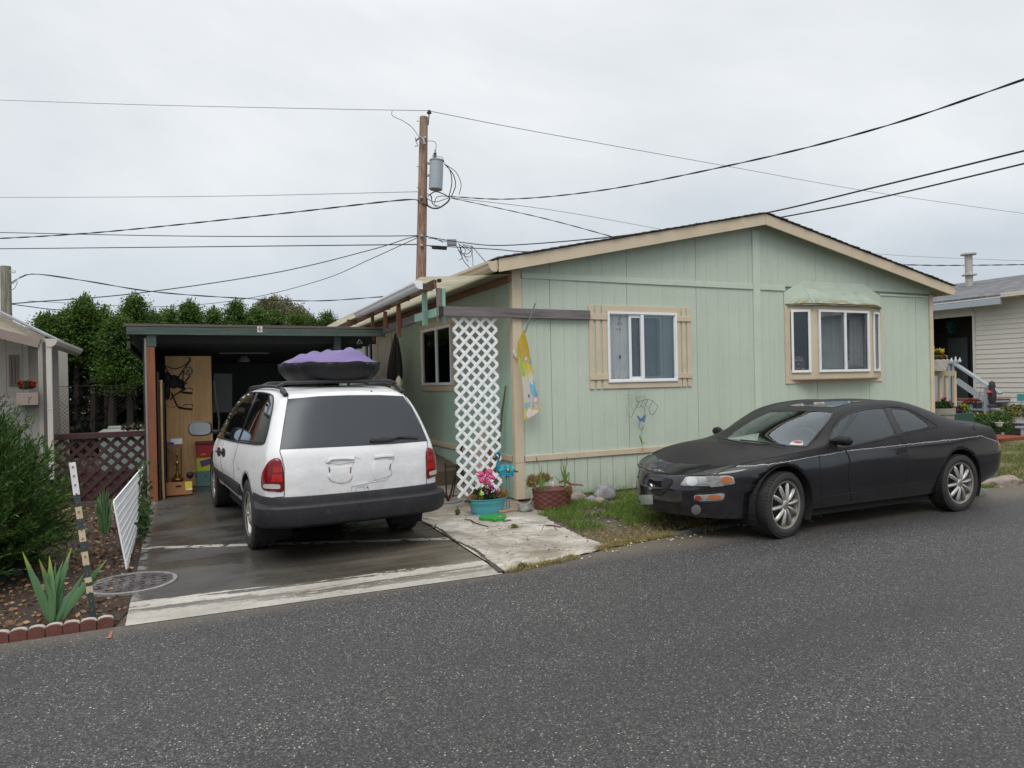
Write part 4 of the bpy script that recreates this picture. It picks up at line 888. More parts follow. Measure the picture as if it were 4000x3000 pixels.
for sg in(-1,1):
 mb=MB();pts=[(.0,0,0),(.02,sg*.05,.005),(.035,sg*.10,.008),(.05,sg*.16,.006),(.058,sg*.185,.0)]
 mb.M=Matrix.Translation((.70,sg*.775,.865))
 vs=[];
 for i,(p,rz_,rx_)in enumerate(zip(pts,(.02,.040,.050,.044,.018),(.03,.05,.058,.052,.02))):
  for k in range(12):a=2*math.pi*k/12;vs.append((p[0]+rx_*math.cos(a),p[1],p[2]+rz_*math.sin(a)))
 fs=[(i*12+k,i*12+(k+1)%12,(i+1)*12+(k+1)%12,(i+1)*12+k)for i in range(4)for k in range(12)]+[tuple(range(12)),tuple(range(48,60))]
 mb.add(vs,fs);mb.box(-.02,.05,-sg*.06,sg*.03,-.09,-.02);mb.M=None;mb.build('wing_mirror',M_bpaint,CC,smooth=True,bevel=0.004)
mb=MB();P=[Vector((3.42-.10*abs(u)**2.2,u*.60,.932-.03*abs(u)**2))for u in np.linspace(-1,1,17)]
for a,b_ in zip(P[:-1],P[1:]):mb.beam(a,b_,.09,.018)
mb.build('spoiler',M_bpaint,CC,bevel=0.005)
mb=MB();h,n=car.hit(*ca(1738,425));mb.lathe([(0.022,0),(0.014,.03),(.006,.045)],c=(h.x,h.y,h.z-.005),seg=12);mb.tube([h+Vector((0,0,.03)),h+Vector((.14,.0,.50))],0.0022,5);mb.build('aerial',M_blackpl,CC,smooth=True)
M_seat=pm('dark_seat_cloth',(0.045,0.05,0.052),0.85,var=0.2,bump=0.3)
def seat(par,x,y,z0,name='seat'):
 mb=MB();mb.box(x-.25,x+.25,y-.24,y+.24,z0-.1,z0+.06);mb.M=Matrix.Translation((x+.25,y,z0+.03))@Matrix.Rotation(math.radians(20),4,'Y');mb.box(-.07,.05,-.22,.22,0,.50);mb.box(-.04,.04,-.12,.12,.50,.66);mb.M=None
 return mb.build(name,M_seat,par,bevel=0.04)
for y in(-.36,.36):seat(CC,1.42,y,.42)
mb=MB();mb.box(2.15,2.55,-.6,.6,.35,.52);mb.box(2.45,2.6,-.6,.6,.52,.95);mb.build('rear_bench',M_seat,CC,bevel=0.04)
mb=MB();mb.box(.38,2.2,-.70,.70,.22,.30);mb.box(.32,.72,-.70,.70,.62,.80);mb.box(2.6,3.1,-.6,.6,.5,.90);mb.build('dashboard',M_blackpl,CC,bevel=0.03)
mb=MB();mb.M=Matrix.Translation((.86,-.36,.80))@Matrix.Rotation(math.radians(65),4,'Y');mb.tube([(.18*math.cos(a),.18*math.sin(a),0)for a in np.linspace(0,6.283,25)],.014,6);mb.box(-.02,.02,-.17,.17,-.01,.01);mb.M=None;mb.build('steering_wheel',M_blackpl,CC,smooth=True)
mb=MB();mb.box(.80,.83,-.13,.13,1.045,1.105);mb.build('rear_view_mirror',M_blackpl,CC,bevel=0.01)
def wells(par,xs,zc,r,y0,y1):
 mb=MB()
 for wx in xs:
  for sg in(-1,1):
   n=24;vs=[];fs=[]
   for k in range(n+1):
    a=-0.5+(math.pi+1.0)*k/n
    for y in(y0,y1):vs.append((wx+r*math.cos(a),sg*y,zc+r*math.sin(a)))
   for k in range(n):fs.append((2*k,2*k+2,2*k+3,2*k+1))
   vs.append((wx,sg*y0,zc));c=len(vs)-1
   for k in range(n):fs.append((2*k,2*k+2,c))
   mb.add(vs,fs)
 return each(mb,'wheel_well',M_well,par)
wells(CC,(0.0,2.59),.31,.367,.50,.838)
mb=MB();mb.box(-.30,3.2,-.50,.50,.13,.26);mb.box(.36,2.2,-.74,.74,.15,.26);mb.build('underbody',M_well,CC)
wheel(CC,0.0,-.745,.308,.308,.20,.218,-1,'spoke',steer=math.radians(10));wheel(CC,0.0,.745,.308,.308,.20,.218,1,'spoke',steer=math.radians(10))
wheel(CC,2.59,-.745,.308,.308,.20,.218,-1,'spoke');wheel(CC,2.59,.745,.308,.308,.20,.218,1,'spoke')
put(CC,CM.translation,0.0)
def mat_whitepaint():
 m,t,b=newmat('worn_white_paint');v=ncoord(t);X,Y,Z=axis_xyz(t)
 n=nnoise(t,v,1.7,6,0.6,0.4);f=nnoise(t,ncoord(t,(1,1,2.5)),7,7,0.7)
 c=nramp(t,n,[(0.3,(0.66,0.665,0.68)),(0.7,(0.76,0.76,0.765))])
 low=nrange(t,Z,1.0,0.45);c=nmix(t,nmath(t,'MULTIPLY',low,nrange(t,f,0.38,0.70,0.08,0.65)),c,(0.36,0.335,0.31))
 c=nmix(t,nmath(t,'MULTIPLY',nrange(t,Z,0.60,0.36),0.35),c,(0.33,0.30,0.27))
 t.links.new(c,b.inputs['Base Color']);b.inputs['Roughness'].default_value=0.33;b.inputs['Specular IOR Level'].default_value=0.45
 nbump(t,b,n,0.4,0.03);return m
M_wpaint=mat_whitepaint();M_grey=pm('weathered_grey_plastic',(0.018,0.018,0.021),0.55,var=0.3,scale=5,bump=0.25,fine=50,spec=.35,dirt=(0.085,0.085,0.088),dirtamt=0.35)
c3=mk(700,1200,1.659);cB=mk(800,1600,2.458)
VV=T('white_minivan','white minivan seen from behind with dark tinted glass and dented tailgate, parked on the driveway','van')
va=math.radians(3.8)-math.pi/2;VM=Matrix.Translation((-2.685,1.757,0))@Matrix.Rotation(va,4,'Z')
curves=[
 [(-.85,.68,.25),(0,.79,.31),(.5,.80,.345),(2.2,.80,.355),(3.1,.80,.36),(3.68,.77,.36)],
 [(-.85,.74,.42),(0,.83,.45),(2.2,.83,.47),(3.1,.83,.48),(3.68,.79,.46)],
 [(-.85,.75,.56),(0,.85,.62),(2.2,.855,.64),(3.1,.85,.64),(3.68,.80,.62)],
 [(-.85,.70,.66),(-.3,.77,.80),(.3,.81,.88),(1.5,.815,.925),(2.7,.815,.955),(3.2,.805,.965),(3.68,.775,.965)],
 [(-.85,.55,.70),(-.3,.64,.86),(.1,.70,.93),(.3,.725,.965),(.6,.70,1.10),(.9,.67,1.25),(1.15,.635,1.36),(1.5,.615,1.415),(2.3,.61,1.44),(2.9,.61,1.43),(3.2,.605,1.405),(3.68,.59,1.37)],
 [(-.85,.3,.72),(-.3,.36,.89),(0,.40,.95),(.3,.40,1.09),(.6,.38,1.22),(.9,.36,1.345),(1.15,.35,1.435),(1.5,.34,1.475),(2.3,.34,1.50),(2.9,.34,1.492),(3.2,.34,1.475),(3.68,.33,1.44)],
 [(-.85,0,.73),(-.3,0,.90),(-.05,0,.96),(.3,0,1.11),(.6,0,1.24),(.9,0,1.365),(1.15,0,1.45),(1.5,0,1.488),(2.3,0,1.512),(2.9,0,1.505),(3.2,0,1.49),(3.68,0,1.455)]]
curves=[[(k[0],k[1]*(.955 if i<4 else 1.0),k[2])for k in C_]for i,C_ in enumerate(curves)]
V_,F_=car_body(curves,-.85,3.66,(.55,2.2,[(.2,.04),(.5,0),(.72,.10)],.3),(.20,2.6,[(.3,-.03),(.5,0),(.75,0),(.92,-.02),(1.0,-.055),(1.41,-.27),(1.5,-.33)],.85),nsub=11,dx=0.02)
for wx in(0.0,2.72):snap_circle(V_,wx,0.315,0.39,0.014,0.5)
van=Car(VV,VM,V_,F_)
keep=faces_without(van,[],[(0.0,.315,.39),(2.72,.315,.39)]);addbody('body',van,keep,M_wpaint,M_blackpl,VV)
M_vglass=glassmat('tinted_glass',(0.1,0.1,0.1),0.8,0.02,0.10,(0.012,0.012,0.014));M_vrear=glassmat('rear_tinted_glass',(0.1,0.1,0.1),.5,0.28,0.05,(0.030,0.031,0.038))
RG=mapc(c3,[(706,596),(900,578),(1090,571),(1300,570),(1450,577),(1500,645),(1545,730),(1580,805),(1606,868),(1400,885),(1130,900),(900,911),(658,922),(670,840),(690,700)])
van.patch('rear_window',RG,M_vrear,0.003,0.003,grid=18)
SG=smoothpoly(mapc(c3,[(238,832),(262,775),(310,690),(370,597),(430,562),(510,553),(590,565),(611,590),(608,650),(590,740),(566,845),(535,888),(400,876),(300,856)]),3)
van.patch('side_window',SG,M_vglass,0.003,0.002,grid=12,mirror=True)
mb=MB();van.line(mb,mapc(c3,[(506,555),(455,690),(385,872)]),0.010,0.003,mirror=True);van.line(mb,mapc(c3,[(400,580),(330,730),(290,850)]),0.004,0.003,mirror=True);van.line(mb,SG+[SG[0]],.008,.004,mirror=True);van.line(mb,mapc(c3,[(395,862),(528,876)]),.009,.005,mirror=True);each(mb,'window_seal',M_blackpl,VV,smooth=True)
TL=smoothpoly(mapc(c3,[(620,981),(580,1005),(548,1060),(535,1120),(545,1180),(610,1190),(673,1191),(675,1120),(672,1050),(660,1000),(645,983)]),3)
M_redl=pm('red_lamp_lens',(0.17,0.004,0.008),0.15,var=0.25,scale=9,bump=0.05);M_redb=pm('red_lamp_bright',(0.36,0.010,0.010),0.15,var=0.3,scale=14,bump=0.05)
tl=van.patch('tail_light',TL,M_redl,0.006,0.01,mirror=True,bulge=0.008)
mb=MB();van.line(mb,TL+[TL[0]],0.004,0.002,mirror=True);each(mb,'lamp_seal',M_blackpl,VV,smooth=True)
for k,sg in enumerate((1,-1)):
 for nm,P,mt in(('brake_segment',mapc(c3,[(612,1035),(668,1035),(670,1068),(612,1070)]),M_redb),('brake_segment',mapc(c3,[(610,1085),(670,1085),(672,1130),(600,1130)]),M_redb),('reversing_lens',smoothpoly(mapc(c3,[(562,1146),(650,1148),(656,1162),(650,1176),(566,1173),(556,1160)]),2),pm('white_lens',(0.42,0.42,0.40),0.2,var=0.1))):
  o=van.patch(nm,P,mt,0.016,0.002,parent=tl[k])[0]
  if sg<0:o.data.transform(Matrix.Scale(-1,4,(0,1,0)));o.data.flip_normals()
mb=MB()
van.line(mb,mapc(c3,[(706,560),(704,600),(672,800),(652,935),(668,985),(680,1040),(682,1180),(681,1225)]),0.0035,0.0005);van.line(mb,mapc(c3,[(1450,560),(1500,640),(1550,730),(1608,868),(1606,960),(1603,1060),(1602,1150)]),0.0035,0.0005)
van.line(mb,mapc(c3,[(230,850),(215,900),(190,960)]),.003,0);van.line(mb,mapc(c3,[(292,860),(275,930),(268,1000),(290,1100),(300,1180)]),.003,.0003);van.line(mb,mapc(c3,[(385,878),(350,1000),(355,1100),(372,1200),(388,1275),(412,1300)]),.003,0.0003)
van.line(mb,mapc(c3,[(480,1218),(600,1235),(680,1228)]),.003,0);each(mb,'panel_gap',M_seam,VV)
for P in([(958,1030),(1045,1034),(1130,1022),(1108,1056),(1126,1098),(1095,1132),(1048,1142),(998,1132),(962,1100),(980,1058)],[(1262,1000),(1385,992),(1364,1040),(1378,1080),(1350,1104),(1262,1118)]):van.patch('plate_recess',smoothpoly(mapc(c3,P),3),M_wpaint,.001,.003,grid=5,bulge=.003)
mb=MB()
van.line(mb,mapc(c3,[(955,1004),(985,984),(1060,979),(1132,981)]),.013,.008);van.line(mb,mapc(c3,[(1262,972),(1330,964),(1384,963)]),.013,.008);van.line(mb,mapc(c3,[(1150,1150),(1330,1118),(1352,1105)]),.004,.001)
each(mb,'handle_lip',M_wpaint,VV,smooth=True)
mb=MB()
for P in([(952,1012),(990,1014),(1042,1018),(1135,1004)],[(968,1030),(985,1060),(962,1105),(985,1132),(1050,1144),(1110,1130),(1125,1098),(1108,1058),(1132,1005)],[(1280,998),(1388,986)],[(1388,990),(1366,1040),(1380,1080),(1352,1106),(1225,1130)],[(950,1000),(956,990),(985,977),(1060,973),(1140,973),(1175,985)],[(1260,965),(1330,958),(1390,962),(1392,985)],[(1115,1194),(1118,1164),(1222,1152),(1230,1186)],[(1142,1190),(1148,1170),(1200,1164),(1203,1186)]):
 van.line(mb,mapc(c3,P),.0016,.0008)
each(mb,'recess_shadow_line',pm('recess_shade_grey',(0.20,0.19,0.185),0.6,var=.3),VV)  # thin grey lines draw the shade around the tailgate recesses and lock
mb=MB()
for P in([(972,1035),(975,1070)],[(1112,1035),(1108,1075)],[(1367,1015),(1363,1055)]):van.line(mb,mapc(c3,P),.0065,.0)
each(mb,'rust_mark',pm('rust',(0.12,0.03,0.02),0.8,var=.4,scale=30),VV)
mb=MB();van.line(mb,mapc(c3,[(1216,1165),(1218,1168)]),.008,.001);van.line(mb,mapc(c3,[(1244,545),(1247,548)]),.009,.001);van.line(mb,mapc(c3,[(385,1040),(387,1052)]),.004,0.001);each(mb,'lock',M_blackpl,VV,smooth=True)
for q in((259,937),(288,942)):
 dh=van.patch('door_handle',van.ellipse(*c3(*q),12/1.659,30/1.659),pm('purple_black',(0.03,0.022,0.035),.4),.004,.004,mirror=True)
mb=MB();van.line(mb,mapc(c3,[(247,935),(266,940)]),.012,.014,mirror=True);van.line(mb,mapc(c3,[(274,937),(290,942)]),.012,.014,mirror=True);each(mb,'handle_pull',M_blackpl,VV,smooth=True)
h,n=van.hit(*c3(215,1020));
mb=MB();van.line(mb,mapc(c3,[(206,1010),(212,1022),(220,1034)]),.004,.003)
mb.build('side_badge',M_blackpl,VV,smooth=True)
def strip(xs,prof,y_at,name,mat,parent,sg):
 mb=MB();vs=[];k=len(prof)
 for x in xs:
  y=y_at(x)
  for o,z in prof:vs.append((x,sg*(y+o),z))
 n=len(xs);fs=[(i*k+j,(i+1)*k+j,(i+1)*k+j+1,i*k+j+1)for i in range(n-1)for j in range(k-1)]+[tuple(range(k)),tuple((n-1)*k+j for j in range(k))]
 mb.add(vs,fs);return mb.build(name,mat,parent,smooth=True,angle=40)
for sg in(-1,1):
 strip(np.linspace(.41,2.325,12),[(-.02,.435),(.016,.445),(.024,.49),(.024,.53),(.012,.555),(-.02,.56)],lambda x:.808,'rub_strip',M_grey,VV,sg)
def bumper_path(out):
 P=[(3.125,.848),(3.22,.846),(3.38,.835),(3.50,.812),(3.585,.735),(3.63,.64),(3.65,.5),(3.66,.25),(3.665,0)]
 P=[(x,y*.955)for x,y in P];P=P+[(x,-y)for x,y in P[-2::-1]];Q=[]
 for i,p in enumerate(P):
  a=Vector(P[max(0,i-1)]);b=Vector(P[min(len(P)-1,i+1)]);d=(b-a).normalized();n=Vector((-d.y,d.x));c=Vector(p)-Vector((2.6,0));n=n if n.dot(c)>0 else-n;s_=min(1.0,max(.12,(p[0]-3.12)/.34))if out>.02 else 1.0;Q.append((Vector(p)+n*(out*s_)))
 return Q
def sweep(prof,name,parent,mat,paths=None):
 rows=[bumper_path(o)for o,z in prof];n=len(rows[0]);k=len(prof);vs=[]
 S2=[]
 for r in rows:S2.append(spline([(p.x,p.y,0)for p in r],4))
 n=len(S2[0])
 for i in range(n):
  for j in range(k):
   vs.append((S2[j][i].x,S2[j][i].y,prof[j][1]))
 fs=[(i*k+j,(i+1)*k+j,(i+1)*k+j+1,i*k+j+1)for i in range(n-1)for j in range(k-1)]+[tuple(range(k)),tuple((n-1)*k+j for j in range(k))]
 mb=MB();mb.add(vs,fs);return mb.build(name,mat,parent,smooth=True,angle=28)
sweep([(-.03,.578),(.004,.576),(.008,.568),(.012,.525),(.014,.515),(.068,.508),(.083,.490),(.085,.45),(.082,.385),(.068,.345),(.04,.325),(-.04,.315)],'rear_bumper',VV,M_grey)
mb=MB();h,n=van.hit(*c3(1248,868));n=van.out(h,n)
mb.tube([h+n*.005,h+n*.035],[.018,.016],10);P=[van.hit(*c3(*q))for q in((1248,868),(1330,867),(1385,860),(1410,850),(1548,848))];P=[p+van.out(p,nn)*.032 for p,nn in P]
mb.tube(P,[.012,.011,.010,.006,.004],6);P=[van.hit(*c3(*q))for q in((1300,853),(1420,850),(1545,854))];mb.tube([p+van.out(p,nn)*.012 for p,nn in P],.005,5);mb.build('rear_wiper',M_blackpl,VV,smooth=True)
for sg in(-1,1):
 mb=MB();P=[(1.35,sg*.56,1.45),(1.5,sg*.56,1.50),(2.0,sg*.56,1.515),(2.7,sg*.56,1.515),(3.1,sg*.55,1.495),(3.28,sg*.54,1.44)]
 mb.tube(spline(P,4),.018,8);mb.tube([(3.16,sg*.55,1.475),(3.27,sg*.545,1.435)],[.03,.02],8);mb.build('roof_rail',M_blackpl,VV,smooth=True,bevel=0.006)
mb=MB()
for x in(2.2,3.05):mb.tube([(x,-.57,1.515),(x,-.5,1.545),(x,0,1.555),(x,.5,1.545),(x,.57,1.515)],.017,8)
each(mb,'roof_bar',M_blackpl,VV,smooth=True)
for sg in(-1,1):
 mb=MB();mb.M=Matrix.Translation((.62,sg*1.00,1.035))@Matrix.Rotation(sg*.18,4,'Z')
 mb.prism([(y,z)for y,z in[(.13*math.copysign(abs(math.cos(a))**.6,math.cos(a)),.088*math.copysign(abs(math.sin(a))**.6,math.sin(a)))for a in np.linspace(0,6.283,25)[:-1]]],0,-.055,.03);mb.M=None
 mb.beam((.60,sg*.80,.985),(.60,sg*.93,1.00),.05,.04);mr_=mb.build('wing_mirror',M_blackpl,VV,bevel=0.012,smooth=True)
 mb=MB();mb.M=Matrix.Translation((.62,sg*1.00,1.035))@Matrix.Rotation(sg*.18,4,'Z');mb.prism([(.115*math.copysign(abs(math.cos(a))**.6,math.cos(a)),.073*math.copysign(abs(math.sin(a))**.6,math.sin(a)))for a in np.linspace(0,6.283,25)[:-1]],0,.031,.034);mb.M=None
 mb.build('mirror_glass',pm('mirror_face',(0.62,0.66,0.70),0.12,1.0,var=.03,bump=0),mr_)
wells(VV,(0.0,2.72),.315,.392,.48,.80)
mb=MB();mb.box(-.3,2.35,-.66,.66,.17,.36);mb.box(2.3,3.3,-.46,.46,.24,.40);mb.build('underbody',M_well,VV)
for wx in(0.0,2.72):
 for sg in(-1,1):wheel(VV,wx,sg*.705,.322,.322,.205,.205,sg,'disc')
VV.location=VM.translation;VV.rotation_euler=(0,0,va)
CG=T('roof_cargo_carrier','round black fabric tub heaped under a crumpled purple cover on the minivan roof','cargo carrier')
ce=VM@Vector((2.62,.02,1.565));nseg=56;rr=random.Random(12)
def ringr(k,base,amp,f):a=2*math.pi*k/nseg;return base*(1+amp*math.sin(f*a+1)+amp*.7*math.sin(f*2.3*a+2.2)+amp*.5*math.sin(13*a))
def superell(a,rx,ry,p=2.6):c,s_=math.cos(a),math.sin(a);return(rx*math.copysign(abs(c)**(2/p),c),ry*math.copysign(abs(s_)**(2/p),s_))
vs=[];lev=[(.0,.80,.0),(.02,.86,.01),(.06,.93,.015),(.11,.985,.018),(.155,1.0,.02),(.165,.99,.02)]
for z,r,am in lev:
 for k in range(nseg):x,y=superell(2*math.pi*k/nseg,.56,.475);q=ringr(k,r,am,9);vs.append((x*q,y*q,z+.012*math.sin(k*.9)*(z>.1)))
mb=MB();n=len(lev);mb.add(vs,[(i*nseg+k,i*nseg+(k+1)%nseg,(i+1)*nseg+(k+1)%nseg,(i+1)*nseg+k)for i in range(n-1)for k in range(nseg)]+[tuple(range(nseg))])
mb.build('tub',pm('black_canvas',(0.011,0.011,0.012),0.6,var=.3,scale=6,bump=.6,fine=30,spec=.3,dirt=(.06,.06,.06),dirtamt=.3),CG,smooth=True,angle=60)
gx=64;vs=[];fs=[]
for i in range(gx+1):
 for j in range(gx+1):
  u,v_=i/gx*2-1,j/gx*2-1;a=math.atan2(v_,u);m_=max(abs(u),abs(v_));x,y=superell(a,.545*m_,.465*m_)
  rr_=m_;base=.16+.052*(1-rr_**2);p=Vector((x*2.2,y*2.2,3.7))
  z=base+(1-rr_**4)*(.075*(abs(mnoise.noise(p*1.5))*2.0)+.04*abs(mnoise.noise(p*3.7)))+.045*math.exp(-((x+.05)**2*9+(y-.08)**2*14))-.012*(rr_>.97)
  vs.append((x,y,z))
for i in range(gx):
 for j in range(gx):fs.append((i*(gx+1)+j,(i+1)*(gx+1)+j,(i+1)*(gx+1)+j+1,i*(gx+1)+j+1))
mb=MB();mb.add(vs,fs);mb.build('cover',pm('purple_canvas',(0.150,0.110,0.265),0.6,var=.2,scale=4,bump=.3,fine=60),CG,smooth=True,angle=80)
mb=MB();mb.tube([(.6*math.cos(a)*1.0,.505*math.sin(a),.158+.003*math.sin(9*a))for a in np.linspace(0,6.283,57)],.0,3)if False else None
mb.tube([(*superell(a,.552,.47),.163)for a in np.linspace(0,6.283,65)],.006,5);mb.build('drawcord',M_blackpl,CG,smooth=True)
put(CG,ce,va)
c6=mk(560,1350,2.553);c1=mk(0,1000,2.074);c2=mk(0,1700,1.843);cD=mk(200,1650,3.686);c3b=mk(1600,1700,3.016);cS=mk(3500,1200,2.765)
M_wgrey=wood('weathered_grey_board',(0.17,0.15,0.15),0,0.4,scale=.7,spots=(0.045,0.028,0.025));M_wgreyY=wood('weathered_dark_board',(0.10,0.085,0.085),1,0.5,spots=(0.16,0.14,0.13))
M_wgreen=wood('peeling_green_beam',(0.055,0.085,0.070),0,0.6,spots=(0.13,0.12,0.11));M_wbrown=wood('red_brown_lumber',(0.20,0.085,0.04),2,0.55,spots=(0.08,0.045,0.03))
M_wbrownY=wood('brown_lumber',(0.26,0.13,0.065),1,0.55);M_wbrownX=wood('old_brown_board',(0.12,0.07,0.045),0,0.55)
M_mint=pm('mint_paint',(0.28,0.46,0.38),0.65,var=0.12,bump=0.25,fine=30,dirt=(0.25,0.24,0.22),dirtamt=.35)
M_roofbr=pm('brown_roof_edge',(0.095,0.065,0.065),0.6,var=.12,bump=.1)
CP=T('carport','low flat carport with peeling dark green front beam bearing the number 6','carport',(-2.7,5.5,0))
yb=2.55;zt,zb=2.345,2.245
slope=lambda y:-0.026*(y-yb)
mb=MB();mb.M=Matrix.Translation((0,yb,0))@Matrix.Rotation(math.radians(-1.5),4,'X')@Matrix.Translation((0,-yb,0))
mb.box(-4.49,-0.96,yb-.03,8.6,2.352,2.385);mb.box(-4.49,-0.96,yb-.045,yb-.031,2.355,2.392);mb.box(-4.505,-4.4905,yb-.045,8.6,2.34,2.392);mb.M=None
mb.build('roof',M_roofbr,CP,bevel=.004)
mb=MB();mb.box(-4.47,-0.98,yb-.025,yb+.02,zb,zt);mb.build('front_beam',M_wgreen,CP,bevel=.004)
mb=MB();mb.box(-4.47,-4.43,yb+.021,8.4,2.06,2.16);
for k in range(12):y=3.0+k*.46;mb.box(-4.42,-1.0,y,y+.04,2.17-.026*(y-2.5),2.33-.026*(y-2.5))
mb.build('rafter',pm('dark_rafter',(0.035,0.04,0.036),.85),CP)
pk=W(*c1(1240,1000),v=2.60)
mb=MB();mb.box(-4.235,-4.14,2.56,2.66,0.004,2.085);mb.build('post',wood('orange_brown_post',(0.22,0.075,0.032),2,0.7,bump=.3),CP,bevel=.004)
mb=MB();mb.box(-4.265,-4.237,2.57,2.66,0.0,2.20);mb.build('post',wood('grey_post',(0.24,0.21,0.20),2,.5),CP,bevel=.003)
mb=MB();mb.box(-4.235,-4.12,2.555,2.665,2.087,2.243);mb.build('post_bracket',M_wgreen,CP,bevel=.003)
mb=MB();mb.box(-1.72,-1.62,2.70,2.80,1.99,2.30);mb.box(-1.70,-1.64,2.80,8.3,2.03,2.12);mb.build('side_beam',M_wgreen,CP,bevel=.003)
for y in(8.25,):
 mb=MB();mb.box(-1.71,-1.63,y,y+.09,0,2.05);mb.build('post',M_wgreen,CP)
mb=MB();mb.box(-4.29,-4.25,2.70,8.4,.0,2.22);mb.build('side_wall',pm('dark_panel',(0.05,0.042,0.038),.9,var=.3),CP)
mb=MB();planks(mb,'y',8.4,-4.25,-0.98,0.0,lambda u:2.2,[],step=.2);mb.box(-4.25,-.98,8.402,8.44,0,2.2);mb.build('back_wall',pm('back_wall_green',(0.10,0.115,0.11),.85),CP)
pn=W(1015,1286,yb-.03)
mb=MB();mb.box(pn.x-.033,pn.x+.033,yb-.031,yb-.0255,pn.z-.043,pn.z+.043);plate=mb.build('number_plate',pm('plate_cream',(0.62,0.60,0.55),.6),CP)
text('6',.10,Vector((pn.x,yb-.0325,pn.z)),Matrix.Rotation(math.pi/2,3,'X'),pm('ink_black',(0.01,0.01,0.01),.6,bump=0),'numeral',plate)
mb=MB();p=W(*cP(612,850),v=2.69)
for a,b in(((612,830),(590,885)),((612,830),(650,880)),((590,885),(650,880))):mb.tube([W(*cP(*a),v=2.69),W(*cP(*b),v=2.69)],.006,5)
tag(mb.build('hanging_hook',pm('galvanized',(0.45,0.46,0.47),.35,.8)),'small galvanized wire hook hanging under the right end of the carport beam','hook')
mb=MB();mb.box(-3.2,-2.4,5.0,5.06,2.10,2.14);tag(mb.build('strip_light',pm('strip_grey',(0.45,0.45,0.45),.5)),'long unlit strip light fixed under the carport ceiling','light fixture')
mb=MB();q=W(*c1(1975,845),v=6.0);mb.lathe([(.02,.09),(.05,.08),(.10,.02),(.115,-.03),(.11,-.03),(.09,.02),(.02,.07)],c=tuple(q),seg=20,closed=True);tag(mb.build('pendant_lamp',pm('lamp_white',(0.5,.49,.47),.5),smooth=True),'small white dome lamp hanging at the back of the carport','lamp')
PC=T('patio_cover','corrugated cream patio roof on mismatched weathered boards at the house corner','patio cover',(-.6,3.5,0))
def mat_corr():
 m,t,b=newmat('corrugated_fibreglass');v=ncoord(t);n=nnoise(t,v,2.5,5);n2=nnoise(t,ncoord(t,(1,12,1)),3,5,.7)
 c=nramp(t,n,[(.3,(0.52,0.48,0.36)),(.7,(0.66,0.63,0.50))]);c=nmix(t,nrange(t,n2,.5,.75,0,.55),c,(0.24,0.19,0.12))
 t.links.new(c,b.inputs['Base Color']);b.inputs['Roughness'].default_value=.6
 tl=t.nodes.new('ShaderNodeBsdfTranslucent');t.links.new(c,tl.inputs[0]);ms=t.nodes.new('ShaderNodeMixShader');ms.inputs[0].default_value=.6
 o=next(n for n in t.nodes if n.type=='OUTPUT_MATERIAL');t.links.new(b.outputs[0],ms.inputs[1]);t.links.new(tl.outputs[0],ms.inputs[2]);t.links.new(ms.outputs[0],o.inputs[0]);return m
ny=1100;ys=np.linspace(-.04,7.6,ny);vs=[];fs=[]
for y in ys:
 w=.011*math.sin(2*math.pi*y/.068)
 zo,zi=2.775-.02*y,2.868-.008*y
 for x,z in((-1.23,zo),(-.62,(zo+zi)/2-.004),(-.03,zi)):vs.append((x,y,z+w))
for i in range(ny-1):
 for k in(0,1):fs.append((i*3+k,i*3+k+1,(i+1)*3+k+1,(i+1)*3+k))
mb=MB();mb.add(vs,fs);mb.build('roof_sheet',mat_corr(),PC,smooth=True,angle=80,recalc=False)
mb=MB();mb.beam((-.06,-.02,2.815),(-.06,7.5,2.745),.045,.07);
for k in range(110):y=.0+k*.068;mb.box(-.088,-.03,y,y+.036,2.848-.009*y,2.862-.009*y)
mb.build('ledger',M_wbrownY,PC)
mb=MB();mb.beam((-1.05,-.01,2.712),(-1.05,7.5,2.565),.04,.10);mb.build('header',wood('old_brown_header',(0.15,0.085,0.05),1,.5),PC,bevel=.003)
for y in(.02,.95,1.9,2.85,4.0):
 mb=MB();mb.box(-1.235,-1.072,y,y+.035,2.63-.02*y,2.715-.02*y);mb.build('rafter_tail',M_wbrownX,PC,bevel=.003)
mb=MB();mb.box(-1.01,-.975,-.03,.035,2.735,2.772);mb.build('end_block',pm('charred',(0.03,.025,.025),.8),PC)
gy0,gy1=-.10,3.05
prof=[(-1.24,2.63),(-1.24,2.72),(-1.345,2.72),(-1.345,2.695),(-1.325,2.675),(-1.315,2.65),(-1.29,2.63)]
mb=MB();n=len(prof);vs=[(x,gy0,z)for x,z in prof]+[(x,gy1,z-.055)for x,z in prof]
mb.add(vs,[tuple(range(n))[::-1],tuple(range(n,2*n))]+[(i,(i+1)%n,n+(i+1)%n,n+i)for i in range(n)])
mb.prism([(x-.004 if x<-1.3 else x,z+(.004 if z>2.7 else-.004))for x,z in prof],1,gy0-.012,gy0+.03)
mb.build('gutter',M_white,PC,bevel=.002)
def post(y,m,z0=2.30,z1=2.68,x=-1.0,w=.045):mb=MB();mb.box(x-w/2,x+w/2,y-.022,y+.022,z0,z1);return mb.build('post',m,PC,bevel=.002)
post(.02,wood('grey_stud',(0.19,.16,.14),2),2.25,2.665);post(.05,M_mint,2.24,2.665,x=-.93);post(.40,M_mint,2.24,2.655,x=-1.05,w=.06);post(1.55,M_wbrown,2.17,2.63,w=.055,x=-1.05);post(2.25,M_wbrown,2.36,2.6,w=.05,x=-1.05);post(3.0,M_wbrown,2.2,2.6,x=-1.05);post(4.6,M_wbrown,0.0,2.55,x=-1.1);post(7.2,M_wbrown,0,2.5,x=-1.1)
mb=MB();mb.box(-1.02,-.985,-.02,.93,2.325,2.43);mb.build('side_beam',M_mint,PC,bevel=.003)
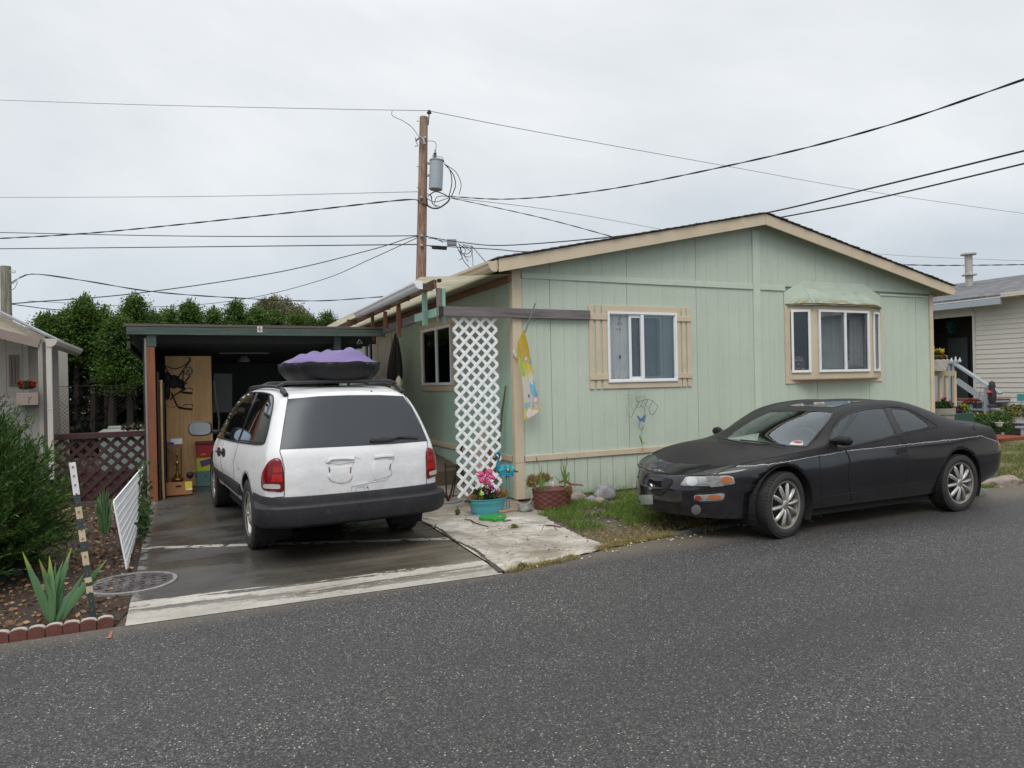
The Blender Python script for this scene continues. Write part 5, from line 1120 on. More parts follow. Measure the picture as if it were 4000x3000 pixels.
mb=MB();mb.beam((-1.0025,.933,2.375),(-1.0025,2.52,2.34),.034,.115);mb.build('side_beam',M_wgreyY,PC,bevel=.003)
mb=MB();mb.box(-1.02,-.978,-.072,-.022,2.315,2.437);mb.build('beam_end',pm('charred',(0.03,.025,.025),.8),PC)
mb=MB();mb.box(-.975,1.083,-.082,-.046,2.318,2.435);mb.build('front_board',M_wgrey,PC,bevel=.003)
def lattice(mb,O,U,V_,w,h,pitch,strip,th,nrm):
 """two layers of diagonal laths clipped to a w x h rectangle"""
 O,U,V_,nrm=Vector(O),Vector(U).normalized(),Vector(V_).normalized(),Vector(nrm).normalized()
 for lay,sg in((0,1),(1,-1)):
  k=-int(h/pitch)-2
  while k*pitch<w+h+pitch:
   c=k*pitch+(0 if sg>0 else 0);pts=[]
   if sg>0:f=lambda v,c=c:c-h+v
   else:f=lambda v,c=c:c-v
   v0,v1=0.0,h;vals=[]
   for v in(0,h):
    u=f(v)
    if 0<=u<=w:vals.append((u,v))
   for u in(0,w):
    v=(u-c+h)if sg>0 else(c-u)
    if 0<v<h:vals.append((u,v))
   if len(vals)>=2:
    a,b=vals[0],vals[1]
    if math.hypot(a[0]-b[0],a[1]-b[1])>.02:
     P=O+U*a[0]+V_*a[1]+nrm*(lay*th+lay*.0005);Q=O+U*b[0]+V_*b[1]+nrm*(lay*th+lay*.0005);mb.beam(P,Q,strip,th,up=nrm)
   k+=1
 return mb
M_vinyl=pm('white_lattice_vinyl',(0.80,0.81,0.82),.45,var=.03,bump=.03)
tl_,tr_,bl_,br_=W(1768,1242,-.01),W(1938,1242,-.01),W(1789,1940,-.10),W(1950,1925,-.10)
u=(tr_-tl_);v=(bl_-tl_)
mb=MB();pt_=u.length/4;lattice(mb,tl_,u,v,u.length,round(v.length/pt_)*pt_,pt_,.037,.006,(0,-1,0));tag(mb.build('white_trellis',M_vinyl),'tall narrow white lattice panel hanging from the grey board at the house corner','lattice')
mb=MB();BL=G(496,2221);TL_=W(445,1962,BL.y);BR=G(534,2080);BR=Vector((-4.30,.55,0));TR_=W(556,1829,BR.y+.1)
U_=(BR-BL);Vv=(TL_-BL);Hh=Vv.length;Ww=U_.length
for k in range(24):
 for r in range(9):
  s0=(k+.5*(r%2))/24.5;P=BL.lerp(BR,s0);Q=TL_.lerp(TR_,s0);a=P.lerp(Q,r/9+.008);b=P.lerp(Q,(r+.90)/9);mb.beam(a,b,.010,.060,up=U_)
  if r==0:mb.beam(P,P.lerp(Q,.1),.02,.02,up=U_)
for r in range(1,9):mb.beam(BL.lerp(TL_,r/9)+Vector((.008,0,0)),BR.lerp(TR_,r/9)+Vector((.008,0,0)),.008,.012)
mb.beam(BL+Vector((0,-.01,0)),TL_+Vector((0,-.01,0)),.045,.012,up=(1,0,0));mb.beam(TL_,TR_,.012,.03)
tag(mb.build('white_edging_panel',M_vinyl),'white woven plastic fence panel standing along the left edge of the driveway','fence panel')
M_red=pm('dark_red_stain',(0.060,0.024,0.024),.7,var=.2,bump=.4,fine=40)
FE=T('lattice_fence','low dark red lattice fence with solid lower boards left of the carport','fence',(-4.9,3.3,0))
fx0,fx1,fy=-5.62,-4.30,3.25
mb=MB();mb.box(fx0,fx1,fy-.05,fy+.03,.85,.93);mb.build('top_rail',M_red,FE,bevel=.004)
mb=MB();lattice(mb,(fx0,fy,.86),(1,0,0),(0,0,-1),fx1-fx0,.86,.165,.05,.008,(0,-1,0));mb.build('lattice',M_red,FE)
mb=MB();mb.box(fx0,fx1,fy+.012,fy+.03,.0,.38);mb.build('lower_board',M_red,FE)
for x in(fx0-.03,fx1-.02):
 mb=MB();mb.box(x,x+.07,fy-.03,fy+.05,0,.90);mb.build('post',M_red,FE)
M_mintm=pm('mint_enamel',(0.40,0.58,0.54),.35,var=.05,bump=.02,dirt=(.3,.3,.26),dirtamt=.3)
FZ=T('chest_freezer','pale mint chest freezer standing behind the dark red lattice fence','freezer',(-4.6,4.5,0))
mb=MB();mb.box(-4.96,-4.30,4.3,4.9,.04,.82);mb.build('cabinet',M_mintm,FZ,bevel=.01)
mb=MB();mb.box(-4.97,-4.295,4.28,5.1,.825,.885);mb.box(-4.90,-4.30,5.05,5.10,.885,.93);mb.build('lid',pm('lid_cream',(0.48,.52,.46),.4,dirt=(.3,.28,.2)),FZ,bevel=.012)
mb=MB();rr=random.Random(4)
for k in range(-30,60):
 for sg in(1,-1):
  x=-7.4+k*.07
  a=Vector((x,7.0,0));b=Vector((x+sg*1.6,7.0,1.6))
  for P,Q in((a,b),):
   if-7.4<P.x<-4.4 and-7.5<Q.x<-4.3:mb.tube([P,Q],.003,3)
mb.tube([(-7.4,7,1.6),(-4.35,7,1.6)],.005,6)
for x in(-7.4,-5.9,-4.35):mb.tube([(x,7,0),(x,7,1.62)],.025,6)
tag(mb.build('chain_link_fence',pm('dull_wire',(0.022,.022,.022),.85)),'dull chain-link fence in deep shade under the hedge','fence')
M_ply=wood('plywood',(0.70,0.43,0.20),2,.82,rough=.7,scale=.5,bump=.15)
a,b=W(*c6(215,105),v=3.9),W(*c6(675,105),v=3.9)
mb=MB();mb.M=Matrix.Translation((0,3.9,0))@Matrix.Rotation(math.radians(-1),4,'X');mb.box(a.x,b.x,-.01,.008,.01,a.z);mb.M=None;tag(mb.build('plywood_sheet',M_ply),'tall tan plywood sheet standing upright inside the carport','plywood')
mb=MB();mb.tube(spline([W(*c6(205,1545),v=2.72),W(*c6(195,1300),v=2.72),W(*c6(185,900),v=2.72),W(*c6(175,360),v=2.72)],6),.016,8);mb.tube([W(*c6(174,362),v=2.72),W(*c6(173,345),v=2.72)],[.024,.026],8);tag(mb.build('wooden_pole',wood('bare_pole',(0.45,.30,.13),2,.8),smooth=True),'long pale wooden pole leaning beside the orange brown carport post','pole')
mb=MB();mb.box(-4.125,-4.10,2.68,2.72,.0,1.75);mb.box(-4.06,-4.04,2.80,2.86,0,1.6);
for o_,lb_ in zip(each(mb,'stored_board',pm('dark_red_board',(0.04,.02,.022),.7)),('dark narrow board stood on end next to the orange post','dark narrow board stood on end next to the plywood')):tag(o_,lb_,'board')
def cardbox(name,lab,x0,x1,y0,y1,z0,z1,m,**k):
 mb=MB();t=.008;mb.box(x0,x1,y0,y0+t,z0,z1);mb.box(x0,x1,y1-t,y1,z0,z1+.04);mb.box(x0,x0+t,y0+t,y1-t,z0,z1);mb.box(x1-t,x1,y0+t,y1-t,z0,z1);mb.box(x0,x1,y0,y1,z0-.001,z0+t);return mb
a,b=W(*c6(215,1370),v=2.92),W(*c6(490,1505),v=2.92)
M_card=pm('cardboard',(0.36,0.17,0.075),.85,var=.08,bump=.1,stretch=(1,1,4))
BX=T('cardboard_box','open brown cardboard box holding a brass lamp on the carport floor','box',((a.x+b.x)/2,3.1,0))
cardbox('box','',a.x,b.x,2.92,3.35,.012,a.z,M_card).build('carton',M_card,BX)
q0,q1=W(*c6(415,1358),v=2.915),W(*c6(487,1440),v=2.915)
mb=MB();mb.box(q0.x,q1.x,2.914,2.919,q1.z,q0.z);lb=mb.build('yellow_label',pm('yellow_paper',(0.68,0.56,0.05),.6),BX);mb=MB();mb.box(q0.x+.03,q1.x,2.911,2.9135,q1.z,q1.z+.025);mb.build('barcode_sticker',pm('paper_white',(.7,.7,.7),.6),lb)
mb=MB();h0=W(*c6(322,1405),v=2.915);mb.box(h0.x,h0.x+.07,2.916,2.9195,h0.z-.012,h0.z+.012);mb.build('hand_hole',M_dark,BX)
br=W(*c6(340,1300),v=3.14);zb0=.12
mb=MB();P=[(.0,0),(.075,0),(.085,.02),(.088,.08),(.098,.10),(.10,.115),(.075,.145),(.05,.155),(.055,.17),(.05,.195),(.022,.21),(.016,.26),(.028,.28),(.026,.30),(.014,.31),(.018,.34),(.030,.365),(.028,.40),(.012,.42),(.010,.50),(.022,.515),(.022,.54),(.008,.56),(.008,.60),(0,.61)]
k=(W(*c6(330,1040),v=3.14).z-zb0)/.61;mb.lathe([(r*k*.95,z*k)for r,z in P],c=(br.x,3.14,zb0),seg=24)
tag(mb.build('brass_lamp',pm('aged_brass',(0.33,0.21,0.07),.3,.9,var=.25,scale=14),smooth=True),'tall turned brass table lamp without a shade standing in the cardboard box','lamp')
mb=MB();q=W(*c6(465,1290),v=3.2);mb.ell(q,(.05,.04,.05));mb.tube(spline([q+Vector((.02,0,.02)),q+Vector((.07,0,.02)),q+Vector((.08,0,-.05))],5),.008,6);tag(mb.build('black_bag',M_blackpl,smooth=True),'small black camera-like bag with a strap at the back of the cardboard box','bag')
x0,x1=W(*c6(525,1250),v=3.95).x,W(*c6(700,1250),v=3.95).x
TB=T('toolbox','teal metal toolbox with a steel latch, bottom of the stack by the minivan','toolbox',((x0+x1)/2,4.05,0));z1=W(*c6(525,1252),v=3.8).z
mb=MB();mb.box(x0,x1,3.75,4.1-.22,.008,z1);mb.build('case',pm('teal_metal',(0.10,0.20,0.20),.5,var=.1),TB,bevel=.008)
mb=MB();q=W(*c6(620,1290),v=3.745);mb.box(q.x-.014,q.x+.014,3.74,3.75,q.z-.03,q.z+.02);mb.build('latch',M_chrome,TB)
z2=W(*c6(535,1117),v=3.8).z;z3=W(*c6(530,960),v=3.8).z
YB=T('detergent_box','yellow and green printed carton between the red box and the teal toolbox','box',((x0+x1)/2,3.85,z1));mb=MB();mb.box(x0+.01,x1,3.76,3.88,z1+.002,z2);mb.build('carton',pm('lime_yellow',(0.42,0.52,0.03),.5,var=.15,scale=8),YB)
mb=MB();mb.M=Matrix.Translation(((x0+x1)/2-.005,3.757,(z1+z2)/2+.02))@Matrix.Rotation(math.radians(-14),4,'Y');mb.box(-.06,.09,-.002,.001,-.045,.045);mb.M=None;mb.build('purple_panel',pm('purple_print',(0.12,.05,.2),.5),YB)
RB=T('red_box','red box with a dark top, uppermost of the stack by the minivan','box',((x0+x1)/2,3.85,z2));mb=MB();mb.box(x0+.01,x1,3.75,3.9,z2+.002,z3-.05);mb.build('carton',pm('red_card',(0.36,.02,.03),.5),RB,bevel=.004)
mb=MB();mb.box(x0-.0,x1+.01,3.74,3.91,z3-.048,z3);mb.build('lid',pm('dark_red_lid',(0.12,.015,.02),.5),RB,bevel=.006);mb=MB();q=W(*c6(600,1085),v=3.745);mb.box(q.x-.04,q.x+.03,3.746,3.749,q.z-.012,q.z+.012);mb.build('print_panel',pm('orange_print',(.5,.2,.04),.5),RB)
mb=MB();a,b=W(*c6(235,985),v=3.3),W(*c6(390,1020),v=3.3);mb.box(a.x,b.x,3.2,3.7,b.z,a.z);mb.box(a.x,a.x+.02,3.22,3.7,0.01,b.z);mb.box(b.x-.03,b.x-.01,3.60,3.62,0.01,b.z);tag(mb.build('side_shelf',pm('shelf_brown',(0.20,0.10,.05),.7)),'small brown side table behind the brass lamp','table')
mb=MB();mb.box(a.x+.05,b.x,3.26,3.45,a.z+.001,a.z+.075);tag(mb.build('paper_stack',pm('paper_white',(.55,.55,.55),.7)),'white papers piled on the small side table','papers')
mb=MB();mb.box(a.x+.0,a.x+.09,3.21,3.255,a.z+.001,a.z+.03);tag(mb.build('blue_packet',pm('blue_print',(.03,.05,.3),.5)),'small blue packet beside the white papers','packet')
mb=MB();mb.M=Matrix.Translation(W(*c1(1805,1110),v=6.0))@Matrix.Rotation(math.radians(-7),4,'X')@Matrix.Rotation(math.radians(2),4,'Y');mb.box(-.16,.16,-.01,.01,-.36,.36);mb.M=None;tag(mb.build('whiteboard',pm('dusty_board',(.30,.31,.32),.6,var=.15)),'large greyish board leaning in the dark at the back of the carport','board')
mb=MB();q=W(*c1(1745,1200),v=5.6);mb.tube(spline([q+Vector((-.02,0,.42)),q+Vector((-.0,0,.1)),q+Vector((.05,0,-.25)),q+Vector((.04,0,-.5))],5),.02,6);tag(mb.build('white_bracket',pm('lamp_white',(.5,.49,.47),.5),smooth=True),'pale curved arm beside the leaning grey board','arm')
mb=MB();mb.box(-4.2,-2.4,7.2,8.2,0,.75);mb.box(-2.9,-2.0,6.6,7.1,0,1.0);
for o_,lb_ in zip(each(mb,'stored_crate',pm('dark_brown_store',(.05,.035,.03),.8,var=.3)),('long low dark crate against the carport back wall','tall dark crate deep inside the carport behind the minivan')):tag(o_,lb_,'crate')
HC=T('hanging_push_cart','folded black push cart with grips and a small spoked wheel hung before the plywood','push cart',W(*c6(330,400),v=3.3));M_tub=pm('cart_black',(0.012,.011,.012),.5,.2)
mb=MB();Y0=3.3
def hp(*P):return[W(*c6(*p),v=Y0+.05*(i%2))for i,p in enumerate(P)]
for P,r in(([(455,120),(465,150),(400,240),(340,330)],.012),([(215,200),(320,232),(420,190),(460,150)],.008),([(215,205),(250,270),(300,330)],.01),([(400,230),(395,330),(400,400)],.008),([(465,300),(420,360),(400,420)],.011),([(280,470),(310,540),(345,610),(380,630)],.012),([(210,590),(270,615),(340,605)],.003),([(340,330),(400,400),(380,450),(300,500),(270,540)],.01),([(210,550),(260,520)],.012),([(400,380),(435,378)],.007)):mb.tube(spline(hp(*P),4),r,6)
mb.build('frame',M_tub,HC,smooth=True)
mb=MB();
for c,r in(((300,360),(.10,.06,.10)),((240,330),(.05,.05,.10)),((370,380),(.06,.05,.07)),((240,450),(.04,.04,.12)),((400,430),(.03,.03,.03))):mb.ell(W(*c6(*c),v=Y0+.08),r)
mb.build('folded_seat',pm('black_cloth',(0.008,.008,.009),.9,bump=.4),HC,smooth=True)
for cx,cy in((430,455),(420,615)):
 mb=MB();mb.tube(hp((365,cy),(405,cy+14),(488,cy+20)),.016,8);mb.tube(spline(hp((395,cy-18),(440,cy-30),(485,cy-26),(492,cy-8)),4),.006,6);mb.build('hand_grip',M_tub,HC,smooth=True)
q=W(*c6(447,252),v=Y0-.03);mb=MB();R_=.057
mb.tube([q+Vector((R_*math.cos(a),0,R_*math.sin(a)))for a in np.linspace(0,6.283,25)],.010,6)
for k in range(6):a=k*math.pi/3;mb.tube([q,q+Vector((R_*math.cos(a),0,R_*math.sin(a)))],.006,5)
mb.ell(q,(.016,.012,.016));mb.build('small_wheel',pm('grey_wheel',(.07,.07,.07),.5),HC,smooth=True)
M_nb=mat_siding('greige_siding',(0.62,0.575,0.50));M_nbtrim=pm('taupe_trim',(0.26,0.21,0.18),.7,var=.08);M_nbpost=pm('grey_post_paint',(0.30,0.28,0.25),.7,var=.08);M_almond=pm('almond_downspout',(0.52,0.49,0.44),.5,var=.04)
NL=T('neighbour_porch_house','greige mobile home with covered porch at the left edge of the photo','house',(-7.0,5.0,0))
Yp=3.0
wr=W(*c1(235,1000),v=Yp+1.3)
mb=MB();planks(mb,'y',Yp+1.3,-9.5,wr.x,0.0,lambda u:2.35,[],step=.2);mb.box(-9.5,wr.x,Yp+1.302,8.5,0,2.4);mb.build('wall',M_nb,NL)
w0,w1=W(*c1(70,800),v=Yp+1.27),W(*c1(152,1055),v=Yp+1.27)
mb=MB();frame_boxes(mb,w0.x,w1.x,w1.z,w0.z,.03,Yp+1.26,Yp+1.285);wn=mb.build('window',M_nbtrim,NL);mb=MB();mb.box(w0.x+.03,w1.x-.03,Yp+1.272,Yp+1.278,w1.z+.03,w0.z-.03);mb.build('pane',pm('dim_glass',(.05,.06,.09),.1,bump=0),wn)
mb=MB();m_=(w0.x+w1.x)/2;mb.box(m_-.015,m_+.015,Yp+1.262,Yp+1.27,w1.z+.03,w0.z-.03);mb.build('mullion',M_nbtrim,wn)
fl,fr=W(*c1(0,610),v=Yp),W(*c1(318,690),v=Yp)
d=(fl-fr);fl2=fr+d*4
mb=MB();mb.beam(fl2,fr,.10,.03);mb.M=None;mb2=MB();mb2.beam(fl2+Vector((0,0,-.03)),fr+Vector((0,0,-.03)),.04,.12,up=(0,0,1));mb2.build('fascia',M_nbtrim,NL)
rf=MB();a,b=W(*c1(0,470),v=Yp+.2),W(*c1(370,650),v=Yp-.02);s_=(a-b);far=b+s_*5
rf.add([b,far,far+Vector((0,2.4,0)),b+Vector((0,2.4,0)),b+Vector((0,0,.03)),far+Vector((0,0,.03)),far+Vector((0,2.4,.03)),b+Vector((0,2.4,.03))],[(0,1,2,3),(4,7,6,5),(0,4,5,1),(1,5,6,2),(2,6,7,3),(3,7,4,0)])
rf.build('roof',pm('pale_metal_roof',(0.27,.27,.285),.5,var=.08),NL)
rf=MB();rf.add([fr+Vector((0,0,.0)),fl2+Vector((0,0,.0)),far+Vector((0,0,-.01)),b+Vector((0,0,-.01))],[(0,1,2,3)]);rf.build('gable_board',wood('porch_gable',(0.25,.22,.17),0,.7),NL)
mb=MB();p0,p1=W(*c1(308,650),v=Yp+.04),W(*c1(345,650),v=Yp+.04);mb.box(p0.x,p1.x,Yp+.0,Yp+.09,0,fr.z);mb.build('post',M_nbpost,NL)
mb=MB();mb.box(p1.x+.0,p1.x+.02,Yp+.05,Yp+.6,0,fr.z);mb.build('post',M_nbpost,NL)
gx=W(*c1(395,690),v=Yp-.02)
mb=MB();mb.box(gx.x-.032,gx.x+.032,Yp-.05,Yp+.0,.35,fr.z-.02);mb.box(gx.x-.036,gx.x+.036,Yp-.054,Yp+.004,1.27,1.285);mb.build('downspout',M_almond,NL,bevel=.006)
mb=MB();g1=W(*c1(345,670),v=Yp-.03);zz=fr.z-.03
prof=[(-.03,-.04),(-.03,.06),(.10,.06),(.10,.03),(.075,-.02),(.03,-.05)]
far_y=Yp+2.2;n=len(prof);vs=[(gx.x+px_,Yp-.06,zz+pz_)for px_,pz_ in prof]+[(gx.x+px_+.06,far_y,zz+pz_-.02)for px_,pz_ in prof];mb.add(vs,[tuple(range(n))[::-1],tuple(range(n,2*n))]+[(i,(i+1)%n,n+(i+1)%n,n+i)for i in range(n)]);mb.build('gutter',M_almond,NL)
mb=MB();q0,q1=W(*c1(425,750),v=Yp+1.4),W(*c1(470,750),v=Yp+1.4);mb.box(q0.x,q1.x,Yp+1.36,Yp+1.42,0,2.2);mb.build('post',M_nbpost,NL)
b0,b1=W(*c1(150,1110),v=Yp-.01),W(*c1(325,1205),v=Yp-.01)
FB=T('window_box','taupe flower box on the porch rail of the left neighbour','flower box',((b0.x+b1.x)/2,Yp,b1.z));mb=MB();mb.box(b0.x,b1.x,Yp-.16,Yp-.01,b1.z,b0.z);mb.build('box',M_nbtrim,FB,bevel=.004)
mb=MB();mb.box(-9.5,p0.x,Yp+.0,Yp+.05,.0,b1.z+.1);mb.build('porch_skirt',pm('porch_panel',(0.22,.21,.20),.8),NL)
def flowers(name,lab,cat,centre,r,n,mat_leaf,mat_fl,nf,fs=.03,ls=.06,group=None,lw=.6):
 t=T(name,lab,cat,tuple(centre),group)
 c=RN.normal(size=(n,3));c/=np.linalg.norm(c,axis=1,keepdims=True);c*=(RN.rand(n,1)**.4);c=c*np.array(r)+np.array(centre);c[:,2]=np.maximum(c[:,2],centre[2]-r[2]*.5)
 v,f=leaves(c,RN.normal(size=(n,3))+[0,0,.6],ls*(.6+.8*RN.rand(n)),lw);mesh_np('foliage',v,f,mat_leaf,t)
 if nf:
  a=RN.normal(size=(nf,3));a[:,2]=np.abs(a[:,2]);a/=np.linalg.norm(a,axis=1,keepdims=True);a=a*np.array(r)*1.05+np.array(centre)
  P=[];
  for p in a:P+=[p+RN.normal(size=3)*fs*.4 for _ in range(7)]
  P=np.array(P);v,f=leaves(P,RN.normal(size=P.shape),fs,.9);mesh_np('blossom',v,f,mat_fl,t)
 return t
M_leaf=leafmat('leaf_green',(0.03,0.07,0.018),(0.10,0.17,0.04));M_leafdk=leafmat('leaf_dark',(0.02,0.045,0.014),(0.05,0.09,0.03))
M_redf=leafmat('red_petals',(0.22,0.012,0.008),(0.36,0.03,0.015));M_yelf=leafmat('yellow_petals',(0.50,0.36,0.02),(0.62,0.48,0.06));M_pinkf=leafmat('pink_petals',(0.42,0.07,0.20),(0.55,0.25,0.36));M_dryf=leafmat('dry_tan',(0.22,0.12,0.05),(0.42,0.29,0.13))
q=W(*c1(215,1050),v=Yp-.08);flowers('geranium','red flowering geranium in the taupe flower box','flowers',q,(.09,.05,.05),260,M_leafdk,M_redf,30,.03)
NX=14.3;NR=T('neighbour_siding_house','cream vinyl-sided mobile home with grey shingle roof beyond the black coupe','house',(NX+3,4,0))
M_cream=pm('cream_vinyl',(0.56,0.53,0.48),.5,var=.03,bump=.05);M_bgrey=pm('blue_grey_paint',(0.33,0.37,0.42),.6,var=.07);M_shg=mat_shingle('grey_shingles',(0.10,0.105,0.115),(0.18,0.18,0.19))
yd0,yd1=S(*c8(1455,690),v=NX).y,S(*c8(1762,690),v=NX).y;zd=S(*c8(1760,690),v=NX).z;zbase=S(*cS(1240,1115),v=NX).z
mb=MB();z=zbase-.5;ez=S(*c8(2100,545),v=NX).z
while z<ez:
 for y0,y1 in((-12,yd1),(yd0+.05,16)):
  mb.add([(NX,y0,z+.125),(NX,y1,z+.125),(NX-.016,y1,z),(NX-.016,y0,z),(NX,y0,z-.001),(NX,y1,z-.001)],[(0,1,2,3),(3,2,5,4)])
 z+=.118
mb.box(NX+.001,NX+7,-12,16,-.1,ez)if False else None
mb.build('siding',M_cream,NR,recalc=False)
mb=MB();mb.box(NX+.8,NX+.9,-12,16,-.1,ez);mb.box(NX+.001,NX+7,-12.1,-12,0,ez);mb.build('inner_wall',M_dark,NR)
mb=MB();mb.box(NX-.03,NX+.8,yd1-.06,yd1,zbase,zd+.1);mb.box(NX-.03,NX+.01,yd1,yd0,zd,ez);mb.build('corner_board',M_cream,NR)
dq0,dq1=S(*c8(1565,965),v=NX+.75),S(*c8(1730,1240),v=NX+.75)
mb=MB();mb.box(NX+.72,NX+.79,dq1.y,dq0.y,dq1.z-.5,dq0.z+.3);dd=mb.build('porch_door',pm('dim_door',(.06,.07,.075),.6),NR)
mb=MB();mb.box(NX-.35,NX+.0,yd1-.3,yd0+.3,ez-.02,ez+.14);mb.build('porch_beam',M_bgrey,NR)
e1,e2=S(*c8(2000,575),v=NX-.35),S(*c8(1430,630),v=NX-.35)
mb=MB();mb.box(NX-.45,NX-.35,e1.y,e2.y+6,e1.z-.07,e1.z+.07);mb.build('gutter',M_bgrey,NR,bevel=.01)
mb=MB();mb.box(NX-.42,NX-.32,-12,e1.y,ez-.0,ez+.10);mb.build('gutter',pm('cream_gutter',(.55,.50,.40),.5),NR,bevel=.01)
r1=S(*c8(2177,350),v=NX+3.0);rz=r1.z
mb=MB();mb.add([(NX-.40,-12,ez+.08),(NX+3.2,-12,rz),(NX+3.2,16,rz),(NX-.40,16,ez+.08),(NX+7,-12,ez+.08),(NX+7,16,ez+.08),(NX-.40,-12,ez+.04),(NX-.4,16,ez+.04)],[(0,1,2,3),(1,4,5,2),(0,3,7,6)]);mb.build('roof',M_shg,NR)
mb=MB();mb.box(NX-.4,NX+7,-12,16,ez+.0,ez+.035);mb.build('soffit',M_cream,NR)
q=S(*c8(1735,400),v=NX+2.2);qt=S(*c8(1727,200),v=NX+2.2)
FL=MB();FL.tube([q-Vector((0,0,.5)),qt],.10,12);FL.lathe([(.20,0),(.20,.04),(.02,.08)],c=(qt.x,qt.y,qt.z),seg=16);FL.lathe([(.19,0),(.19,.03),(.1,.05)],c=(q.x,q.y,q.z+.12),seg=16)
FL.build('flue_pipe',pm('rusty_flue',(.42,.40,.36),.6,.2,var=.2,scale=3,dirt=(.25,.12,.05)),NR,smooth=True)
SX=13.3;ST=T('porch_steps','blue-grey wooden steps with open risers and a sloping handrail at the cream house','steps',(SX,2,0))
def sp(x,y,X=SX):return S(*cS(x,y),v=X)
tre=[((660,1022),(960,1000)),((760,1110),(1155,1085)),((1035,1200),(1240,1178)),((1150,1300),(1382,1268))]
for i,(a,b)in enumerate(tre):
 A,B=sp(*a),sp(*b);A.y+=(.9 if i>1 else.3);mb=MB();z=(A.z+B.z)/2;mb.box(SX,NX-.05,B.y,A.y,z-.045,z);mb.build('tread',M_bgrey,ST,bevel=.004)
 mb=MB();lo=max(z-.26,.0)
 for t in np.linspace(0,1,4):y=B.y+.03+(A.y-B.y-.1)*t;mb.box(SX+.02,SX+.06,y,y+.05,lo,z-.046)
 mb.box(SX+.35,SX+.38,B.y+.05,A.y,lo,z-.046);mb.build('riser_frame',M_bgrey,ST)
mb=MB();A,B=sp(965,870),sp(1030,1240);mb.box(SX-.08,SX-.0,B.y,A.y,.05,A.z);mb.build('newel_post',M_bgrey,ST,bevel=.005)
mb=MB();mb.beam(sp(640,612,SX-.04),sp(1130,935,SX-.04),.14,.045);mb.build('handrail',M_bgrey,ST);mb=MB();mb.beam(sp(655,790,SX-.04),sp(960,1000,SX-.04),.03,.13);mb.build('mid_rail',M_bgrey,ST)
mb=MB();A=sp(600,590);B=sp(670,590);mb.box(SX-.1,SX+.02,B.y,A.y+.1,A.z-.04,A.z+.03);mb.build('rail_cap',M_bgrey,ST)
for x in(430,500,575,620):
 mb=MB();A,B=sp(x,700),sp(x+26,700);mb.box(SX-.06,SX-.02,B.y,A.y,.3,sp(x,600).z);mb.build('baluster',M_bgrey,ST)
mb=MB();mb.box(SX,NX+.0,sp(960,1000).y,yd0+1,.82,.86);mb.build('porch_floor',pm('brown_deck',(.12,.06,.05),.8),ST)
GX=T('picket_gate','short cream picket gate beside the right corner of the green house','gate',(9.0,.9,0));Yg=.85
def gp(x,y,Y=Yg):return W(*cS(x,y),v=Y)
M_pale=pm('pale_yellow_wood',(0.52,0.42,0.29),.7,var=.08)
for x0,x1,yt in((470,500,740),(540,565,740),(625,652,690)):
 mb=MB();a,b=gp(x0,yt),gp(x1,yt);mb.box(a.x,b.x,Yg,Yg+.03,.0,a.z);mb.build('picket',M_pale,GX)
mb=MB();a,b=gp(400,690),gp(625,740);mb.box(a.x,b.x,Yg-.03,Yg-.001,b.z,a.z);mb.build('rail',pm('dull_tan',(.40,.34,.22),.7),GX)
mb=MB();a,b=gp(372,425),gp(408,425);mb.box(a.x,b.x,Yg-.005,Yg+.05,0,gp(372,440).z);mb.build('post',M_pale,GX)
Yk=.75;k0,k1,kb=W(*cS(350,565),v=Yk),W(*cS(562,600),v=Yk),W(*cS(380,690),v=Yk)
BK=T('flower_basket','white woven basket hung on the gate post by the right corner','basket',((k0.x+k1.x)/2,Yk,kb.z));mb=MB();nk=7
for r in range(nk):
 z=kb.z+(k0.z-kb.z)*(r+.5)/nk;f=.72+.28*(r/nk);w=(k1.x-k0.x)/2*f;cx=(k0.x+k1.x)/2;d_=.10*f
 mb.tube([(cx+w*math.cos(a),Yk+d_*math.sin(a),z)for a in np.linspace(0,6.283,25)],[.013 if k%2==r%2 else.005 for k in range(25)],5)
mb.lathe([(.0,kb.z),(.9*w*.75,kb.z),(w*.95,k0.z-.02)],c=(cx,Yk,0),seg=18,sy=.45);mb.build('weave',pm('whitewashed_wicker',(.50,.47,.42),.8,var=.3,scale=30,dirt=(.1,.08,.06)),BK)
cxy=Vector(((k0.x+k1.x)/2,Yk,k0.z+.02));flowers('basket_flowers','yellow and red flowers filling the white woven basket','flowers',cxy,(.24,.09,.08),500,M_leaf,leafmat('mixed_red_petals',(.4,.05,.02),(.55,.15,.1)),14,.035)
q=W(*cS(465,480),v=Yk);flowers('yellow_pansies','bright yellow pansies at the top of the woven basket','flowers',q,(.11,.05,.035),60,M_leaf,M_yelf,16,.04)
mb=MB();q=W(*cS(388,480),v=Yk-.02);mb.ell(q,(.045,.04,.07));mb.ell(q+Vector((0,0,.08)),(.05,.045,.045));mb.ell(q+Vector((-.03,0,.13)),(.015,.01,.02));mb.ell(q+Vector((.03,0,.13)),(.015,.01,.02));tag(mb.build('cat_figurine',pm('mottled_grey',(.38,.36,.34),.7,var=.5,scale=25),smooth=True),'small mottled grey animal figurine on the post above the woven basket','figurine')
mb=MB();q=sp(600,560,SX-.04)
for dx_,h_ in((-.12,.16),(0,.10),(.10,.13),(.2,.1)):mb.lathe([(.03,0),(.035,.04),(.015,h_*.7),(.02,h_),(0,h_+.01)],c=(q.x,q.y-dx_,q.z-.08),seg=10)
for o_,n_ in zip(each(mb,'white_ornament',pm('white_ceramic',(.6,.6,.6),.4),smooth=True),('leftmost','second from the left','third from the left','rightmost')):tag(o_,'little white ceramic ornament on the porch rail cap, '+n_+' of four','ornament','ceramic ornaments on the rail cap')
